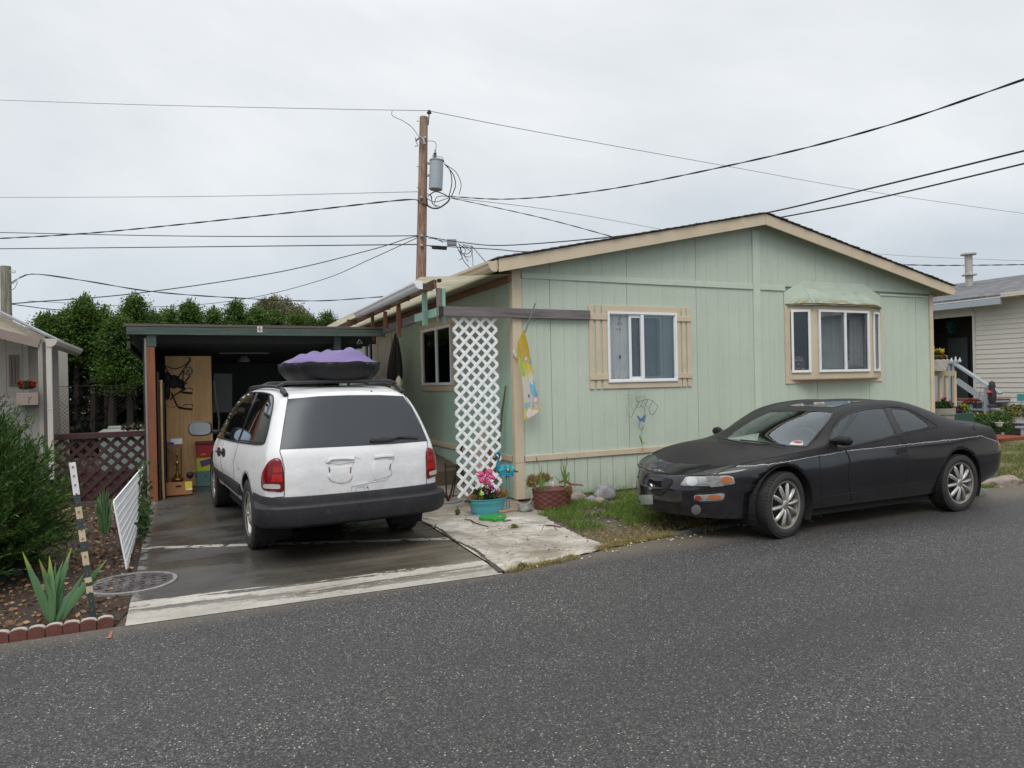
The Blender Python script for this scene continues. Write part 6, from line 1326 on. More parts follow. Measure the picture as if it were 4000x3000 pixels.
q=S(*cS(595,215),v=NX+.3);flowers('wind_chime','dark teal hanging ornament with gold drops in the porch shadow','wind chime',q,(.05,.12,.22),120,leafmat('teal_glass',(.005,.06,.06),(.01,.12,.12)),leafmat('gold_drops',(.3,.16,.03),(.5,.3,.1)),0,.03,.09)
def pot(name,lab,cat,p,r,h,mat,lip=True):
 mb=MB();mb.lathe([(r*.72,0),(r*.98,h*.86),(r*1.06,h*.87),(r*1.06,h),(r*.92,h),(r*.9,h*.85),(0,h*.84)],c=tuple(p),seg=20);return tag(mb.build(name,mat,smooth=True,angle=30),lab,cat)
P0=W(*cS(490,1160),v=.3);P0.z=0
stn=lambda x,y,Y:W(*cS(x,y),v=Y)
a=stn(490,1165,.4);pot('stone_planter','round stone-coloured planter seen over the coupe boot','planter',Vector((a.x,.4,.0)),.22,stn(490,1090,.4).z,pm('stone_pot',(.25,.24,.19),.8,var=.2))
a=stn(490,1060,.4);flowers('pink_impatiens','pink blossoms and trailing leaves in the stone-coloured planter','flowers',a,(.28,.15,.08),500,M_leafdk,M_pinkf,5,.035);a=stn(520,1000,.4);flowers('pink_bloom','single tall pink bloom before the cream gate','flower',a,(.06,.05,.04),20,M_leaf,M_pinkf,5,.04)
a,b=stn(530,1150,.3),stn(790,1150,.3);mb=MB();mb.box(a.x,b.x,.2,.45,.0,a.z);tag(mb.build('green_trough',pm('dark_green_plastic',(.015,.07,.055),.5),bevel=.01),'long dark green trough planter behind the coupe boot','planter')
a=stn(640,1120,.32);flowers('purple_foliage','dark purple foliage plant in the green trough','plant',a,(.18,.1,.08),260,leafmat('purple_leaf',(.06,.02,.04),(.14,.06,.08)),M_pinkf,0);a=stn(725,1100,.32);flowers('lime_foliage','lime green trailing plant in the green trough','plant',a,(.14,.1,.1),260,leafmat('lime_leaf',(.16,.24,.03),(.32,.40,.08)),M_yelf,4,.03)
a=sp(800,1030,SX-.1);flowers('red_blooms','cluster of deep red blooms in front of the top step','flowers',a,(.05,.14,.07),30,M_leafdk,M_redf,16,.04)
a=sp(1040,1060,SX-.15);mb=MB();mb.lathe([(.10,-.05),(.10,.0),(.06,.03),(.085,.15),(.09,.28),(.06,.38),(.075,.45),(.05,.54),(0,.57)],c=(a.x,a.y,a.z),seg=14);tag(mb.build('garden_figure',pm('dark_navy',(.03,.025,.04),.5),smooth=True),'dark standing garden figure beside the lower end of the handrail','figurine');mb=MB();mb.lathe([(.02,0),(.07,.05),(.02,.1)],c=(a.x-.1,a.y,a.z+.25),seg=10);tag(mb.build('red_ornament',pm('red_card',(.36,.02,.03),.5),smooth=True),'red round ornament held before the dark garden figure','ornament')
a=S(*cS(1320,1250),v=SX+.2);pot('white_pot','weathered white pot on the lowest step','pot',a,.19,.26,pm('white_ceramic',(.6,.6,.6),.4,dirt=(.3,.28,.2)))
a=S(*cS(1300,1130),v=SX+.2);flowers('step_shrub','rounded yellow-green shrub growing in the weathered white pot','plant',a,(.32,.36,.17),1300,leafmat('olive_leaf',(.07,.09,.02),(.22,.22,.06)),M_yelf,0,.03,.07)
a=S(*cS(1355,975),v=SX+.2);mb=MB();mb.box(a.x-.01,a.x+.01,a.y-.09,a.y+.09,a.z-.08,a.z+.08);mb.tube([(a.x,a.y,a.z-.08),(a.x,a.y,a.z-.5)],.008,5);tag(mb.build('teal_stake_ornament',pm('teal_metal_orn',(.06,.30,.30),.5)),'teal square ornament on a thin stake above the weathered white pot','ornament')
a=sp(880,1215,SX-.5);flowers('yellow_daisies','yellow garden flowers growing in front of the steps','flowers',W(*cS(890,1220),v=1.0),(.28,.2,.14),500,M_leaf,M_yelf,6,.05);flowers('border_bush','leafy border bush with small yellow flowers right of the coupe boot','plant',W(*cS(1090,1260),v=1.0),(.42,.3,.28),1500,M_leaf,M_yelf,6,.03)
a=W(*cS(1115,1265),v=.75);mb=MB();mb.lathe([(.0,-.06),(.05,-.04),(.08,.03),(.085,.04),(.0,.03)],c=tuple(a),seg=14);tag(mb.build('white_bowl',pm('white_ceramic',(.6,.6,.6),.4),smooth=True),'small white bowl ornament among the border bush','bowl')
mb=MB();q=W(*cS(1290,1365),v=1.4);mb.box(q.x-1.0,q.x+3,1.2,1.9,0,.06);tag(mb.build('red_paving',pm('red_brick_path',(.22,.055,.03),.8,var=.2,scale=10)),kind='structure')
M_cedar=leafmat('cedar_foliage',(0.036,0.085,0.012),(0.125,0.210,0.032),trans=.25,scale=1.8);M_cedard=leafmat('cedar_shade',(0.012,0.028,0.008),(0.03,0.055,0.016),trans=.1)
M_bark=wood('tree_bark',(0.028,0.022,0.017),2,.5,rough=.9,scale=.8)
YT=10.8
def cedar(px,top,bot,hw,label,Y=YT,dens=1.0,spike=0.25):
 c=W(px,bot,v=Y);zt=W(px,top,v=Y).z;zb_=c.z;R_=hw/4000*4000/F_PX*(c-CAM).dot(FW)
 t=T('cedar_tree',label,'tree',(c.x,Y,0),'cedar trees in the tall hedge');H=zt-zb_
 mb=MB();rr=random.Random(int(px))
 for k in range(3):a=rr.random()*6.28;mb.tube([(c.x+.12*math.cos(a),Y+.12*math.sin(a),0),(c.x+.2*math.cos(a),Y+.2*math.sin(a),zb_*.6),(c.x+.1*math.cos(a),Y+.1*math.sin(a),zb_+H*.8)],[.09,.07,.02],7)
 mb.build('trunk',M_bark,t,smooth=True)
 P=[];Dn=[];Sz=[];nc=int(230*dens*max(.5,R_*H))
 for k in range(nc):
  h=rr.random()**.85;prof=(1-max(0,(h-.62)/.38)**1.6)if h<.93 else.16*(1-h)/.07+.04
  prof*=.74+.26*math.sin(k*2.4);prof=max(prof,.06);low=min(1,.55+h*3)
  a=rr.random()*6.28;r=R_*prof*low*(.78+.28*rr.random());cx,cy,cz=c.x+r*math.cos(a),Y+r*math.sin(a),zb_+H*h
  n=int(60+40*rr.random());s=.07+.08*rr.random();q=RN.normal(size=(n,3))*np.array([s,s,s*.42]);q[:,2]-=.25*np.abs(q[:,0]+q[:,1])*.5
  P.append(q+[cx,cy,cz]);d=RN.normal(size=(n,3))*.6+np.array([math.cos(a),math.sin(a),.15]);Dn.append(d);Sz.append(.030+.040*RN.rand(n))
 for k in range(30):
  h=.82+.2*rr.random();a=rr.random()*6.28;r=R_*.35*rr.random();n=10;q=np.linspace(0,1,n)[:,None]*np.array([[.03,.02,.16]]);P.append(q+[c.x+r*math.cos(a),Y+r*math.sin(a),zb_+H*h-.03]);Dn.append(RN.normal(size=(n,3))*.5+[0,0,1.2]);Sz.append(.03+.03*RN.rand(n))
 v,f=leaves(np.concatenate(P),np.concatenate(Dn),np.concatenate(Sz),.55);mesh_np('crown',v,f,M_cedar,t)
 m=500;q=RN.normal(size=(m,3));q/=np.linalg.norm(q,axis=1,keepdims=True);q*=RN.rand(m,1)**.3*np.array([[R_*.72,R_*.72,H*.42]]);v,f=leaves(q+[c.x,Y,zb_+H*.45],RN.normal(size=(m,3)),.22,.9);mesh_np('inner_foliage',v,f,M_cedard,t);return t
for px,top,bot,hw,lb,Y,dn in((185,1235,1450,75,'rounded bushy cedar at the left end of the hedge above the neighbour gutter',10.8,1.3),(262,1222,1440,70,'second cedar from the left end of the hedge with a flat bushy top',11.1,1.2),(334,1162,1420,62,'cedar with the tall blunt spike left of the carport',10.8,1.2),(408,1212,1460,62,'full green cedar just left of the carport roof',10.9,1.2),(468,1235,1530,70,'low cedar skirt hanging beside the carport post',10.3,1.2),(535,1163,1520,62,'pointed cedar spike above the left end of the carport',10.9,1.2),
 (600,1222,1420,55,'squat cedar to the right of the pointed spike',11.5,1.0),(665,1212,1420,48,'small round-topped cedar above the carport roof left of the number',12.0,1.0),(745,1186,1420,62,'broad cedar with ragged top above the carport left part',12.4,1.0),(838,1212,1420,50,'short cedar between two broad ones above the carport',12.8,1.0),(925,1182,1420,62,'broad ragged cedar above the number plate of the carport',13.2,1.0),(1005,1208,1420,55,'cedar in front of the weeping tree, left one',13.6,1.0),(1080,1216,1420,52,'cedar in front of the weeping tree, middle one',14.0,1.0),(1160,1228,1420,50,'cedar in front of the weeping tree, right one',14.4,1.0),(1280,1228,1420,58,'isolated round cedar at the right end of the hedge by the patio roof',14.8,1.1),(1215,1240,1420,40,'low cedar between the weeping tree and the right end cedar',14.6,1.0)):
 cedar(px,top,bot,hw,lb,Y,dn)
Yw=22.0;WT=T('weeping_tree','sparse drooping olive-brown tree rising behind the cedars','tree',tuple(W(1090,1500,v=Yw).xy)+(0,));rr=random.Random(21)
b=W(1085,1300,v=Yw);mb=MB();P=[];Dn=[]
mb.tube([(b.x,Yw,0),(b.x,Yw,b.z*.6),tuple(W(1075,1210,v=Yw))],[.16,.12,.04],7)
for k in range(46):
 tx=rr.uniform(990,1215);ty=1148+abs(tx-1075)*.42+rr.uniform(0,45);e=W(tx,ty,v=Yw+rr.uniform(-.5,.5));s=W(1082+rr.uniform(-8,8),1270+rr.uniform(-30,20),v=Yw)
 m_=s.lerp(e,.6)+Vector((0,0,.25));pts=spline([s,m_,e,e+Vector(((tx-1080)*.0035,0,-.35-rr.random()*.4))],5);mb.tube(pts,[.03*(1-i/len(pts))+.006 for i in range(len(pts))],4,cap=False)
 for p in pts[4:]:
  n=9;q=RN.normal(size=(n,3))*[.06,.06,.09]+np.array(p)+[0,0,-.08];P.append(q);Dn.append(RN.normal(size=(n,3))*.4+[0,0,-1])
mb.build('trunk',pm('grey_bark',(.16,.14,.11),.9),WT,smooth=True);v,f=leaves(np.concatenate(P),np.concatenate(Dn),.10,.4);mesh_np('crown',v,f,leafmat('olive_dry',(.10,.11,.04),(.24,.22,.10)),WT)
n=26000;q=RN.rand(n,3)*[9.5,1.2,2.2]+[-8.6,10.6,.0];v,f=leaves(q,RN.normal(size=(n,3)),.15,.8);tag(mesh_np('hedge_gloom_leaves',v,f,leafmat('gloom_leaf',(.004,.008,.003),(.010,.018,.007),trans=0.0)),'near-black leaf mass added as the gloom below the cedar hedge',kind='stuff')  # near-black leaves added to stand for the deep shade below the hedge
M_needle=leafmat('conifer_needles',(0.022,0.062,0.014),(0.075,0.145,0.026),trans=.2,scale=3.0,patch=.4,pcol=(0.17,0.23,0.040))
CS=T('conifer_shrub','large feathery dark green conifer shrub filling the left foreground','shrub',(-5.35,-.9,0));rr=random.Random(9);mb=MB();P=[];Dn=[];Sz=[]
C0=Vector((-5.66,-1.0,0.05))
ncl=1050
for k in range(ncl):
 a=rr.random()*6.28;el=math.asin(min(1,rr.random()*1.02));R0=Vector((.98,1.15,1.78));rad=.55+.45*rr.random()**.5
 d=Vector((math.cos(a)*math.cos(el)*R0.x,math.sin(a)*math.cos(el)*R0.y,math.sin(el)*R0.z+.12))
 s=C0+d*rad*.62;dn=(d.normalized()+Vector((rr.uniform(-.4,.4),rr.uniform(-.4,.4),rr.uniform(-.1,.45)))).normalized();L_=.16+.20*rr.random()
 e=s+dn*L_*1.4;m_=s.lerp(e,.5)+Vector((0,0,-.05));pts=spline([s,m_,e],4)
 if k%2==0:mb.tube(pts,[.005,.004,.004,.003,.003,.003,.002,.002,.001][:len(pts)],3,cap=False)
 for j in range(9):
  bp=s.lerp(e,.15+.85*j/8);sd_=(dn*1.3+Vector((rr.uniform(-.7,.7),rr.uniform(-.7,.7),rr.uniform(-.25,.35)))).normalized();n=16
  t_=np.linspace(.0,1,n)[:,None];line=np.array(bp)[None]+t_*np.array(sd_)[None]*(.13+.10*rr.random());side=RN.normal(size=(n,3))*.8;P.append(line+side*.006);Dn.append(side*.45+np.array(sd_));Sz.append(.034+.022*RN.rand(n))
v,f=leaves(np.concatenate(P),np.concatenate(Dn),np.concatenate(Sz),.20);mesh_np('foliage',v,f,M_needle,CS);mb.build('twigs',pm('twig_brown',(.07,.05,.03),.9),CS)
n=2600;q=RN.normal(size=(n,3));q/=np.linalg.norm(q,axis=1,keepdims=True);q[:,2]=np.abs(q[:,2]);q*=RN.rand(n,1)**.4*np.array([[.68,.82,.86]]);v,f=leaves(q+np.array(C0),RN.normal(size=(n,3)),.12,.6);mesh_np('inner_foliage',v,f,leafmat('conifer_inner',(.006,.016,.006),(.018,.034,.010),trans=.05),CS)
def blade(mb,p,tip,w,bow=.0,seg=7,fold=.25):
 p,tip=Vector(p),Vector(tip);d=tip-p;side=d.cross(Vector((.3,1,0))).normalized();bw=Vector((0,0,1)).cross(side).normalized();nrm=d.cross(side).normalized();vs=[]
 for i in range(seg+1):
  t=i/seg;c=p+d*t+bw*0+Vector((d.x,d.y,0)).normalized()*(bow*math.sin(math.pi*t)*-1 if d.xy.length>1e-4 else 0);ww=w*(1-t**2.2)*(.75+.5*math.sin(min(1,t*1.4)*math.pi*.5))*.5+.0006
  vs+=[c-side*ww,c+nrm*ww*fold,c+side*ww]
 fs=[]
 for i in range(seg):
  for k in(0,1):fs.append((i*3+k,i*3+k+1,(i+1)*3+k+1,(i+1)*3+k))
 mb.add(vs,fs)
def mat_blade(name,c1_,c2_,tipc,zt):
 m,t,b=newmat(name);X,Y,Z=axis_xyz(t);g=t.nodes.new('ShaderNodeNewGeometry');n=nnoise(t,ncoord(t,(30,30,3)),4,4)
 c=nmix(t,g.outputs['Random Per Island'],c1_,c2_);c=nmix(t,nrange(t,n,.3,.7,0,.3),c,sc(c1_,.7));c=nmix(t,nmath(t,'MULTIPLY',nrange(t,nmath(t,'ADD',Z,nmath(t,'MULTIPLY',g.outputs['Random Per Island'],.12)),zt,zt+.12),.9),c,tipc)
 t.links.new(c,b.inputs['Base Color']);b.inputs['Roughness'].default_value=.45
 tl=t.nodes.new('ShaderNodeBsdfTranslucent');t.links.new(c,tl.inputs[0]);ms=t.nodes.new('ShaderNodeMixShader');ms.inputs[0].default_value=.25;o=next(n for n in t.nodes if n.type=='OUTPUT_MATERIAL');t.links.new(b.outputs[0],ms.inputs[1]);t.links.new(tl.outputs[0],ms.inputs[2]);t.links.new(ms.outputs[0],o.inputs[0]);return m
mb=MB();base=G(*c2(380,1335));rr=random.Random(2)
for i,(x,y)in enumerate(((160,835),(280,890),(355,865),(400,905),(455,900),(515,810),(610,985),(772,893),(722,1020),(262,1010),(318,1015),(345,960),(430,1000),(560,1080),(500,930))):
 tp=W(*c2(x,y),v=base.y+rr.uniform(-.06,.08));bx=base+Vector(((tp.x-base.x)*.12,rr.uniform(-.02,.03),0));w=.048 if i in(0,1,2,5,7)else.034;blade(mb,bx,tp,w,bow=.035*rr.random())
tag(mb.build('iris_clump',mat_blade('iris_leaf',(0.085,0.19,0.085),(0.13,0.26,0.11),(.40,.42,.05),.40),smooth=True,recalc=False),'blue-green iris fan with yellowing tips behind the scalloped edging','plant')
mb=MB();base=G(*c2(755,690))
for i in range(44):
 x=rr.uniform(655,830);y=355+abs(x-745)*.9+rr.uniform(0,130);tp=W(*c2(x,y),v=base.y+rr.uniform(-.15,.15));blade(mb,base+Vector(((tp.x-base.x)*.35,rr.uniform(-.12,.12),0)),tp,.024,bow=.02)
tag(mb.build('iris_clump',mat_blade('iris_leaf_far',(0.055,0.13,0.05),(0.10,0.19,0.07),(.2,.24,.06),.5),smooth=True,recalc=False),'tall bright green iris clump before the dark red lattice fence','plant')
mbd=mat_dirt();
def mat_soil():
 m,t,b=newmat('bed_soil');v=ncoord(t);f=nnoise(t,v,30,5,.7);a=nnoise(t,v,6,5,.6);c=nramp(t,f,[(.3,(.018,.011,.008)),(.55,(.05,.032,.023)),(.8,(.11,.075,.055))]);c=nmix(t,nrange(t,a,.5,.7,0,.5),c,(.07,.05,.035))
 t.links.new(c,b.inputs['Base Color']);b.inputs['Roughness'].default_value=.9;nbump(t,b,f,1.0,.03);return m
sheet('flower_bed',[(-9,-2.9),(-4.28,-2.88),(-4.225,-2.6),(-4.225,2.7),(-5.6,3.3),(-9,3.4)],-.002,mat_soil())
def mat_lawn():
 m,t,b=newmat('lawn_ground');v=ncoord(t);f=nnoise(t,v,26,5,.7);a=nnoise(t,ncoord(t,(1,.5,1)),1.6,6,.6)
 c=nramp(t,f,[(.3,(.05,.055,.02)),(.55,(.13,.14,.05)),(.8,(.24,.22,.10))]);c=nmix(t,nrange(t,a,.45,.62,0,.8),c,nramp(t,f,[(.3,(.14,.10,.05)),(.7,(.34,.26,.14))]))
 t.links.new(c,b.inputs['Base Color']);b.inputs['Roughness'].default_value=.9;nbump(t,b,f,1.0,.03);return m
sheet('lawn',[(4.9,-2.30),(6.5,-2.37),(14,-2.25),(60,-2.25),(60,30),(8.3,30),(8.2,.3),(7.0,-.4),(5.2,-1.5)],-.004,mat_lawn())
def grass(name,label,pts,n,h,w,mat,lean=.5):
 poly=[(p[0],p[1])for p in pts];xs=[p[0]for p in poly];ys=[p[1]for p in poly];C_=[]
 while len(C_)<n:
  x,y=random.uniform(min(xs),max(xs)),random.uniform(min(ys),max(ys))
  if inpoly(x,y,poly)and mnoise.noise(Vector((x*2.2,y*2.2,3)))>-.28+.2*random.random():C_.append((x,y,0))
 C_=np.array(C_);d=RN.normal(size=(n,3))*lean;d[:,2]=1;d/=np.linalg.norm(d,axis=1,keepdims=True);hh=h*(.45+.8*RN.rand(n));a=np.cross(d,RN.normal(size=(n,3)));a/=np.linalg.norm(a,axis=1,keepdims=True);a*=w*.5
 mid=C_+d*hh[:,None]*.55;tip=C_+d*hh[:,None]+np.column_stack([d[:,0],d[:,1],np.zeros(n)-.1])*hh[:,None]*.45
 v=np.stack([C_-a,C_+a,mid+a*.7,mid-a*.7,tip],1).reshape(-1,3);me_f=[]
 for i in range(n):o=i*5;me_f+=[(o,o+1,o+2,o+3),(o+3,o+2,o+4)]
 m=MB();m.v=[tuple(p)for p in v];m.f=me_f;m.mi=[0]*len(me_f);return tag(m.build(name,mat,recalc=False),label,kind='stuff')
M_g1=leafmat('fresh_grass',(0.085,0.150,0.022),(0.23,0.33,0.07),trans=.35);M_g2=leafmat('dry_grass',(0.20,0.17,0.06),(0.42,0.34,0.15),trans=.25);M_g3=leafmat('mixed_grass',(0.09,0.13,0.03),(0.28,0.27,0.10),trans=.3)
grass('grass','fresh green grass between the pale slab and the coupe',[(-.25,-1.0),(-.2,-1.55),(-.3,-1.95),(.1,-2.05),(.6,-2.0),(1.2,-1.7),(1.8,-1.3),(1.9,-.6),(1.2,-.35),(.5,-.45),(.0,-.85)],8500,.085,.0055,M_g1)
grass('grass','yellowing short grass around the bare earth by the coupe nose',[(-.4,-2.05),(-.35,-2.55),(.3,-2.5),(1.3,-2.3),(2.0,-1.9),(1.9,-1.4),(.5,-1.9)],2600,.05,.0045,M_g2,.9)
grass('grass','dry grass fringe along the road edge',[(-1.35,-2.98),(-.6,-2.80),(-.3,-2.70),(.4,-2.62),(1.1,-2.60),(1.1,-2.50),(.4,-2.50),(-.3,-2.60),(-.9,-2.86)],2800,.05,.005,M_g2,.9)
grass('grass','mixed green and straw lawn beyond the coupe',[(5.0,-2.25),(6.5,-2.30),(9,-2.2),(14,-1.8),(14,1.0),(8.4,.2),(6.2,-1.4)],14000,.07,.009,M_g3)
grass('grass','grass tufts on the kerb edge behind the coupe rear wheel',[(4.9,-2.40),(5.6,-2.44),(6.6,-2.45),(6.6,-2.28),(5.8,-2.22),(5.0,-2.25)],1800,.07,.006,M_g1)
grass('grass','sparse weeds along the foot of the green house',[(.4,-.35),(2.6,-.6),(4.5,-.5),(7.9,-.3),(7.9,-.05),(.4,-.05)],1500,.13,.005,M_g1,.7)
n=2600;q=np.column_stack([RN.uniform(-5.6,-4.24,n),RN.uniform(-2.85,2.6,n),RN.uniform(.002,.02,n)]);v,f=leaves(q,RN.normal(size=(n,3))*[1,1,.25],.02+.035*RN.rand(n),.6);tag(mesh_np('fallen_leaves',v,f,leafmat('dead_leaves',(.09,.035,.02),(.38,.24,.12),trans=0)),'dead brown leaves scattered over the left flower bed',kind='stuff')
n=520;q=np.column_stack([RN.uniform(-1.5,6.5,n),RN.normal(-2.72,.13,n),np.full(n,.012)]);q[:,1]+=np.clip((q[:,0]+.3)*.1,-.1,.3);v,f=leaves(q,RN.normal(size=(n,3))*[1,1,.1],.014+.018*RN.rand(n),.6);tag(mesh_np('fallen_leaves',v,f,leafmat('yellow_leaves',(.45,.34,.10),(.7,.62,.32),trans=0)),'small yellow leaves strewn along the road edge',kind='stuff')
n=420;q=np.column_stack([RN.uniform(-1.5,0,n),RN.uniform(-2.7,-.4,n),np.full(n,.012)]);v,f=leaves(q,RN.normal(size=(n,3))*[1,1,.05],.008+.03*RN.rand(n)**3,.3);tag(mesh_np('slab_litter',v,f,leafmat('dark_litter',(.04,.02,.015),(.14,.08,.05),trans=0)),'fine dark twigs and litter on the pale slab',kind='stuff')
n=2200;q=np.column_stack([RN.uniform(-.2,4.6,n),RN.uniform(-2.55,-.1,n),np.full(n,.0)]);mb=MB()
for k in range(700):
 x,y=random.uniform(-.1,5.5),random.uniform(-2.55,-.15);s=random.uniform(.008,.022);mb.ell((x,y,.0),(s,s*.8,s*.5),6,4)
tag(mb.build('gravel',pm('pebble',(.22,.21,.19),.8,var=.4,scale=20),smooth=True),'loose pebbles in the bare earth before the house',kind='stuff')
rr=random.Random(31);RS=T('rose_shoots','straggly green rose shoots climbing behind the white fence panel','plant',(-4.28,.6,0));mb=MB();P=[]
for x,y in((1020,190),(1050,180),(985,300),(1080,330),(1040,270),(1000,480),(1060,520),(1090,620),(1030,600),(1075,450)):
 Yq=rr.uniform(.3,1.4);tp=W(*c2(x,y),v=Yq);pts=spline([Vector((-4.26+rr.uniform(-.05,.05),Yq,0)),Vector((-4.27,Yq,tp.z*.5)),tp],6);mb.tube(pts,.005,5)
 for p in pts[2:]:
  for _ in range(3):P.append(np.array(p)+RN.normal(size=3)*[.035,.05,.03])
for k in range(260):P.append(np.array([-4.26,.7,.10])+RN.normal(size=3)*[.035,.45,.07])
P=np.array(P);P[:,2]=np.maximum(P[:,2],.01);v,f=leaves(P,RN.normal(size=P.shape),.03+.03*RN.rand(len(P)),.7);mesh_np('leaves',v,f,M_leaf,RS);mb.build('stems',pm('stem_green',(.08,.10,.03),.7),RS)
q=W(*c1(1090,1385),v=3.7);flowers('red_leaved_twig','reddish leafy twigs rising above the dark red lattice fence','plant',q,(.20,.1,.07),160,leafmat('red_green_leaf',(.05,.03,.02),(.13,.10,.04)),M_redf,0,.03,.05)
q=G(*c3b(565,945));flowers('slab_weed','small green weed growing from the slab joint left of the bucket','plant',q+Vector((0,0,.04)),(.03,.03,.06),90,leafmat('weed_leaf',(.10,.16,.02),(.22,.30,.05)),M_yelf,0,.03,.03)
for q_,lb_ in(((1230,1100),'tiny green weed sprouting in the middle of the pale slab'),((1330,1570),'straw and green tuft where slab, road and driveway meet')):q=G(*c3b(*q_));flowers('slab_weed',lb_,'plant',q+Vector((0,0,.02)),(.05,.03,.03),110,M_g3,M_yelf,0,.03,.045,None,.15)
grass('grass','straw tufts in the broken seam at the slab tip',[(-1.6,-3.03),(-1.3,-3.0),(-.9,-2.93),(-.5,-2.80),(-.35,-2.72),(-.42,-2.66),(-.62,-2.74),(-1.0,-2.87),(-1.5,-2.95)],1300,.045,.005,M_g2,.9)
v4=lambda x,y:(x*1.80832,y*1.80832)
def DV(x,y,d):return D(*v4(x,y),d)
UPo=T('utility_pole','tall weathered reddish brown wooden utility pole carrying a grey transformer','utility pole',tuple(DV(910,700,20).xy)+(0,))
def mat_pole(name,c0,c1_):
 m,t,b=newmat(name);g=nnoise(t,ncoord(t,(9,9,.7)),3,8,.7,.6);n=nnoise(t,ncoord(t,(4,4,1.3)),2,5,.6);c=nramp(t,g,[(.3,sc(c0,.28)),(.5,c0),(.68,c1_)]);c=nmix(t,nrange(t,n,.5,.7,0,.5),c,sc(c1_,.9))
 t.links.new(c,b.inputs['Base Color']);b.inputs['Roughness'].default_value=.85;nbump(t,b,g,.8,.02);return m
top,low=DV(915.5,253,20),DV(909.5,600,20);ax_=(top-low).normalized();base=low-ax_*(low.z/ax_.z)
mb=MB();mb.tube([base,low,top],[.165,.145,.115],18);mb.build('shaft',mat_pole('pole_wood',(0.27,0.165,0.11),(0.42,0.31,0.24)),UPo,smooth=True)
M_galv=pm('galvanised_steel',(.30,.31,.32),.5,.5,var=.15);M_trans=pm('transformer_grey',(.33,.38,.41),.45,.1,var=.05,dirt=(.25,.25,.24),dirtamt=.3);M_cable=pm('cable_black',(.014,.014,.015),.6,bump=0);M_wire=pm('wire_grey',(.34,.34,.35),.5,.2,bump=0);M_porc=pm('porcelain_grey',(.30,.31,.32),.3)
tc_,tb_=DV(943.5,347,19.9),DV(941,410,19.9);r=.192
mb=MB();mb.tube([tb_,tb_+(tc_-tb_)*.02,tc_],[r*.92,r,r],24);mb.tube([tc_-(tc_-tb_)*.02,tc_+(tc_-tb_)*.015],[r*1.08,r*1.08],24);mb.tube([tc_,tc_+Vector((0,0,.04))],[r*.98,r*.7],24);tr=mb.build('transformer',M_trans,UPo,smooth=True)
mb=MB();q=DV(940,345,19.9)
for k in range(5):mb.lathe([(.035,0),(.055,.012),(.03,.022)],c=(q.x,q.y,q.z+.03+k*.035),seg=12)
mb.tube([q,q+Vector((0,0,.28))],.014,6);q2=DV(935,345,19.8);mb.lathe([(.03,0),(.045,.02),(.03,.06),(.02,.12),(0,.14)],c=tuple(q2),seg=10);mb.build('bushing',M_porc,tr,smooth=True)
mb=MB();
for y in(353,379):mb.beam(DV(918,y,20),DV(934,y,19.95),.05,.06)
mb.build('bracket',M_galv,UPo)
mb=MB();mb.beam(DV(925,270,19.85),DV(927,246,19.85),.03,.03);q=DV(927,246,19.85);mb.lathe([(.03,0),(.065,.01),(.07,.04),(.04,.06),(.05,.09),(.0,.11)],c=tuple(q),seg=12);mb.build('pin_insulator',pm('dark_insulator',(.05,.05,.055),.3),UPo,smooth=True)
mb=MB();mb.tube([DV(898,304,19.8),DV(908,296,19.75),DV(914,299,19.75),DV(917,312,19.75)],[.03,.02,.04,.045],8);mb.tube([DV(897,297,19.8),DV(899,306,19.8),DV(903,315,19.8),DV(896,316,19.8)],.015,5);mb.build('fuse_cutout',M_galv,UPo,smooth=True)
mb=MB()
for y in(427,510,531,298):q=DV(911 if y>300 else 918,y,19.82);mb.ell(q,(.045,.045,.05))
for y in(405,360,262):q=DV(905,y,19.9);mb.tube([q,q+Vector((-.06,0,0))],.012,5)
mb.build('bolt',M_galv,UPo,smooth=True)
mb=MB();
for pts,w in(([(847,239),(848,250),(870,261),(890,275),(905,296)],.008),([(917,305),(935,305),(942,312),(940,335)],.008),([(944,338),(955,340),(960,352)],.007),([(960,354),(972,368),(976,395),(970,424)],.014),([(960,354),(978,375),(984,400),(975,425)],.014),([(960,354),(985,372),(996,398),(992,420)],.010),([(922,427),(925,445),(945,450),(965,438),(972,428)],.022),([(924,424),(940,414),(960,420),(972,428)],.016),([(930,420),(935,440),(945,448)],.010),([(938,440),(945,425),(970,424)],.010),([(920,428),(940,436),(968,428)],.01),([(922,418),(932,424),(934,440),(950,446)],.009)):
 mb.tube(spline([DV(x,y,19.7)for x,y in pts],6),w,5)
mb.build('jumper_wires',M_cable,UPo,smooth=True)
mb=MB();q0,q1=DV(966,524,19.4),DV(986,524,19.4);mb.beam(q0,q1,.16,.16);mb.build('splice_box',pm('splice_grey',(.22,.23,.25),.5),UPo,bevel=.01)
mb=MB();mb.beam(DV(934,534,19.6),DV(964,536,19.4),.10,.10);mb.build('splice_case',M_cable,UPo,bevel=.02)
mb=MB()
for pts in([(922,510),(945,518),(966,522)],[(925,515),(940,516),(958,524)],[(922,530),(934,533)],[(990,526),(1005,540),(1003,552),(1012,565)],[(995,530),(1018,545),(1022,575)],[(992,528),(1000,560),(1016,580)],[(985,530),(995,545),(1010,548),(1020,535),(1000,528)],[(1000,530),(1020,540),(1015,555),(1000,550),(995,535)],[(1018,530),(1035,550),(1055,572)],[(990,540),(998,556),(992,562)]):
 mb.tube(spline([DV(x,y,19.3)for x,y in pts],6),.010,4)
mb.build('looped_drops',M_cable,UPo,smooth=True)
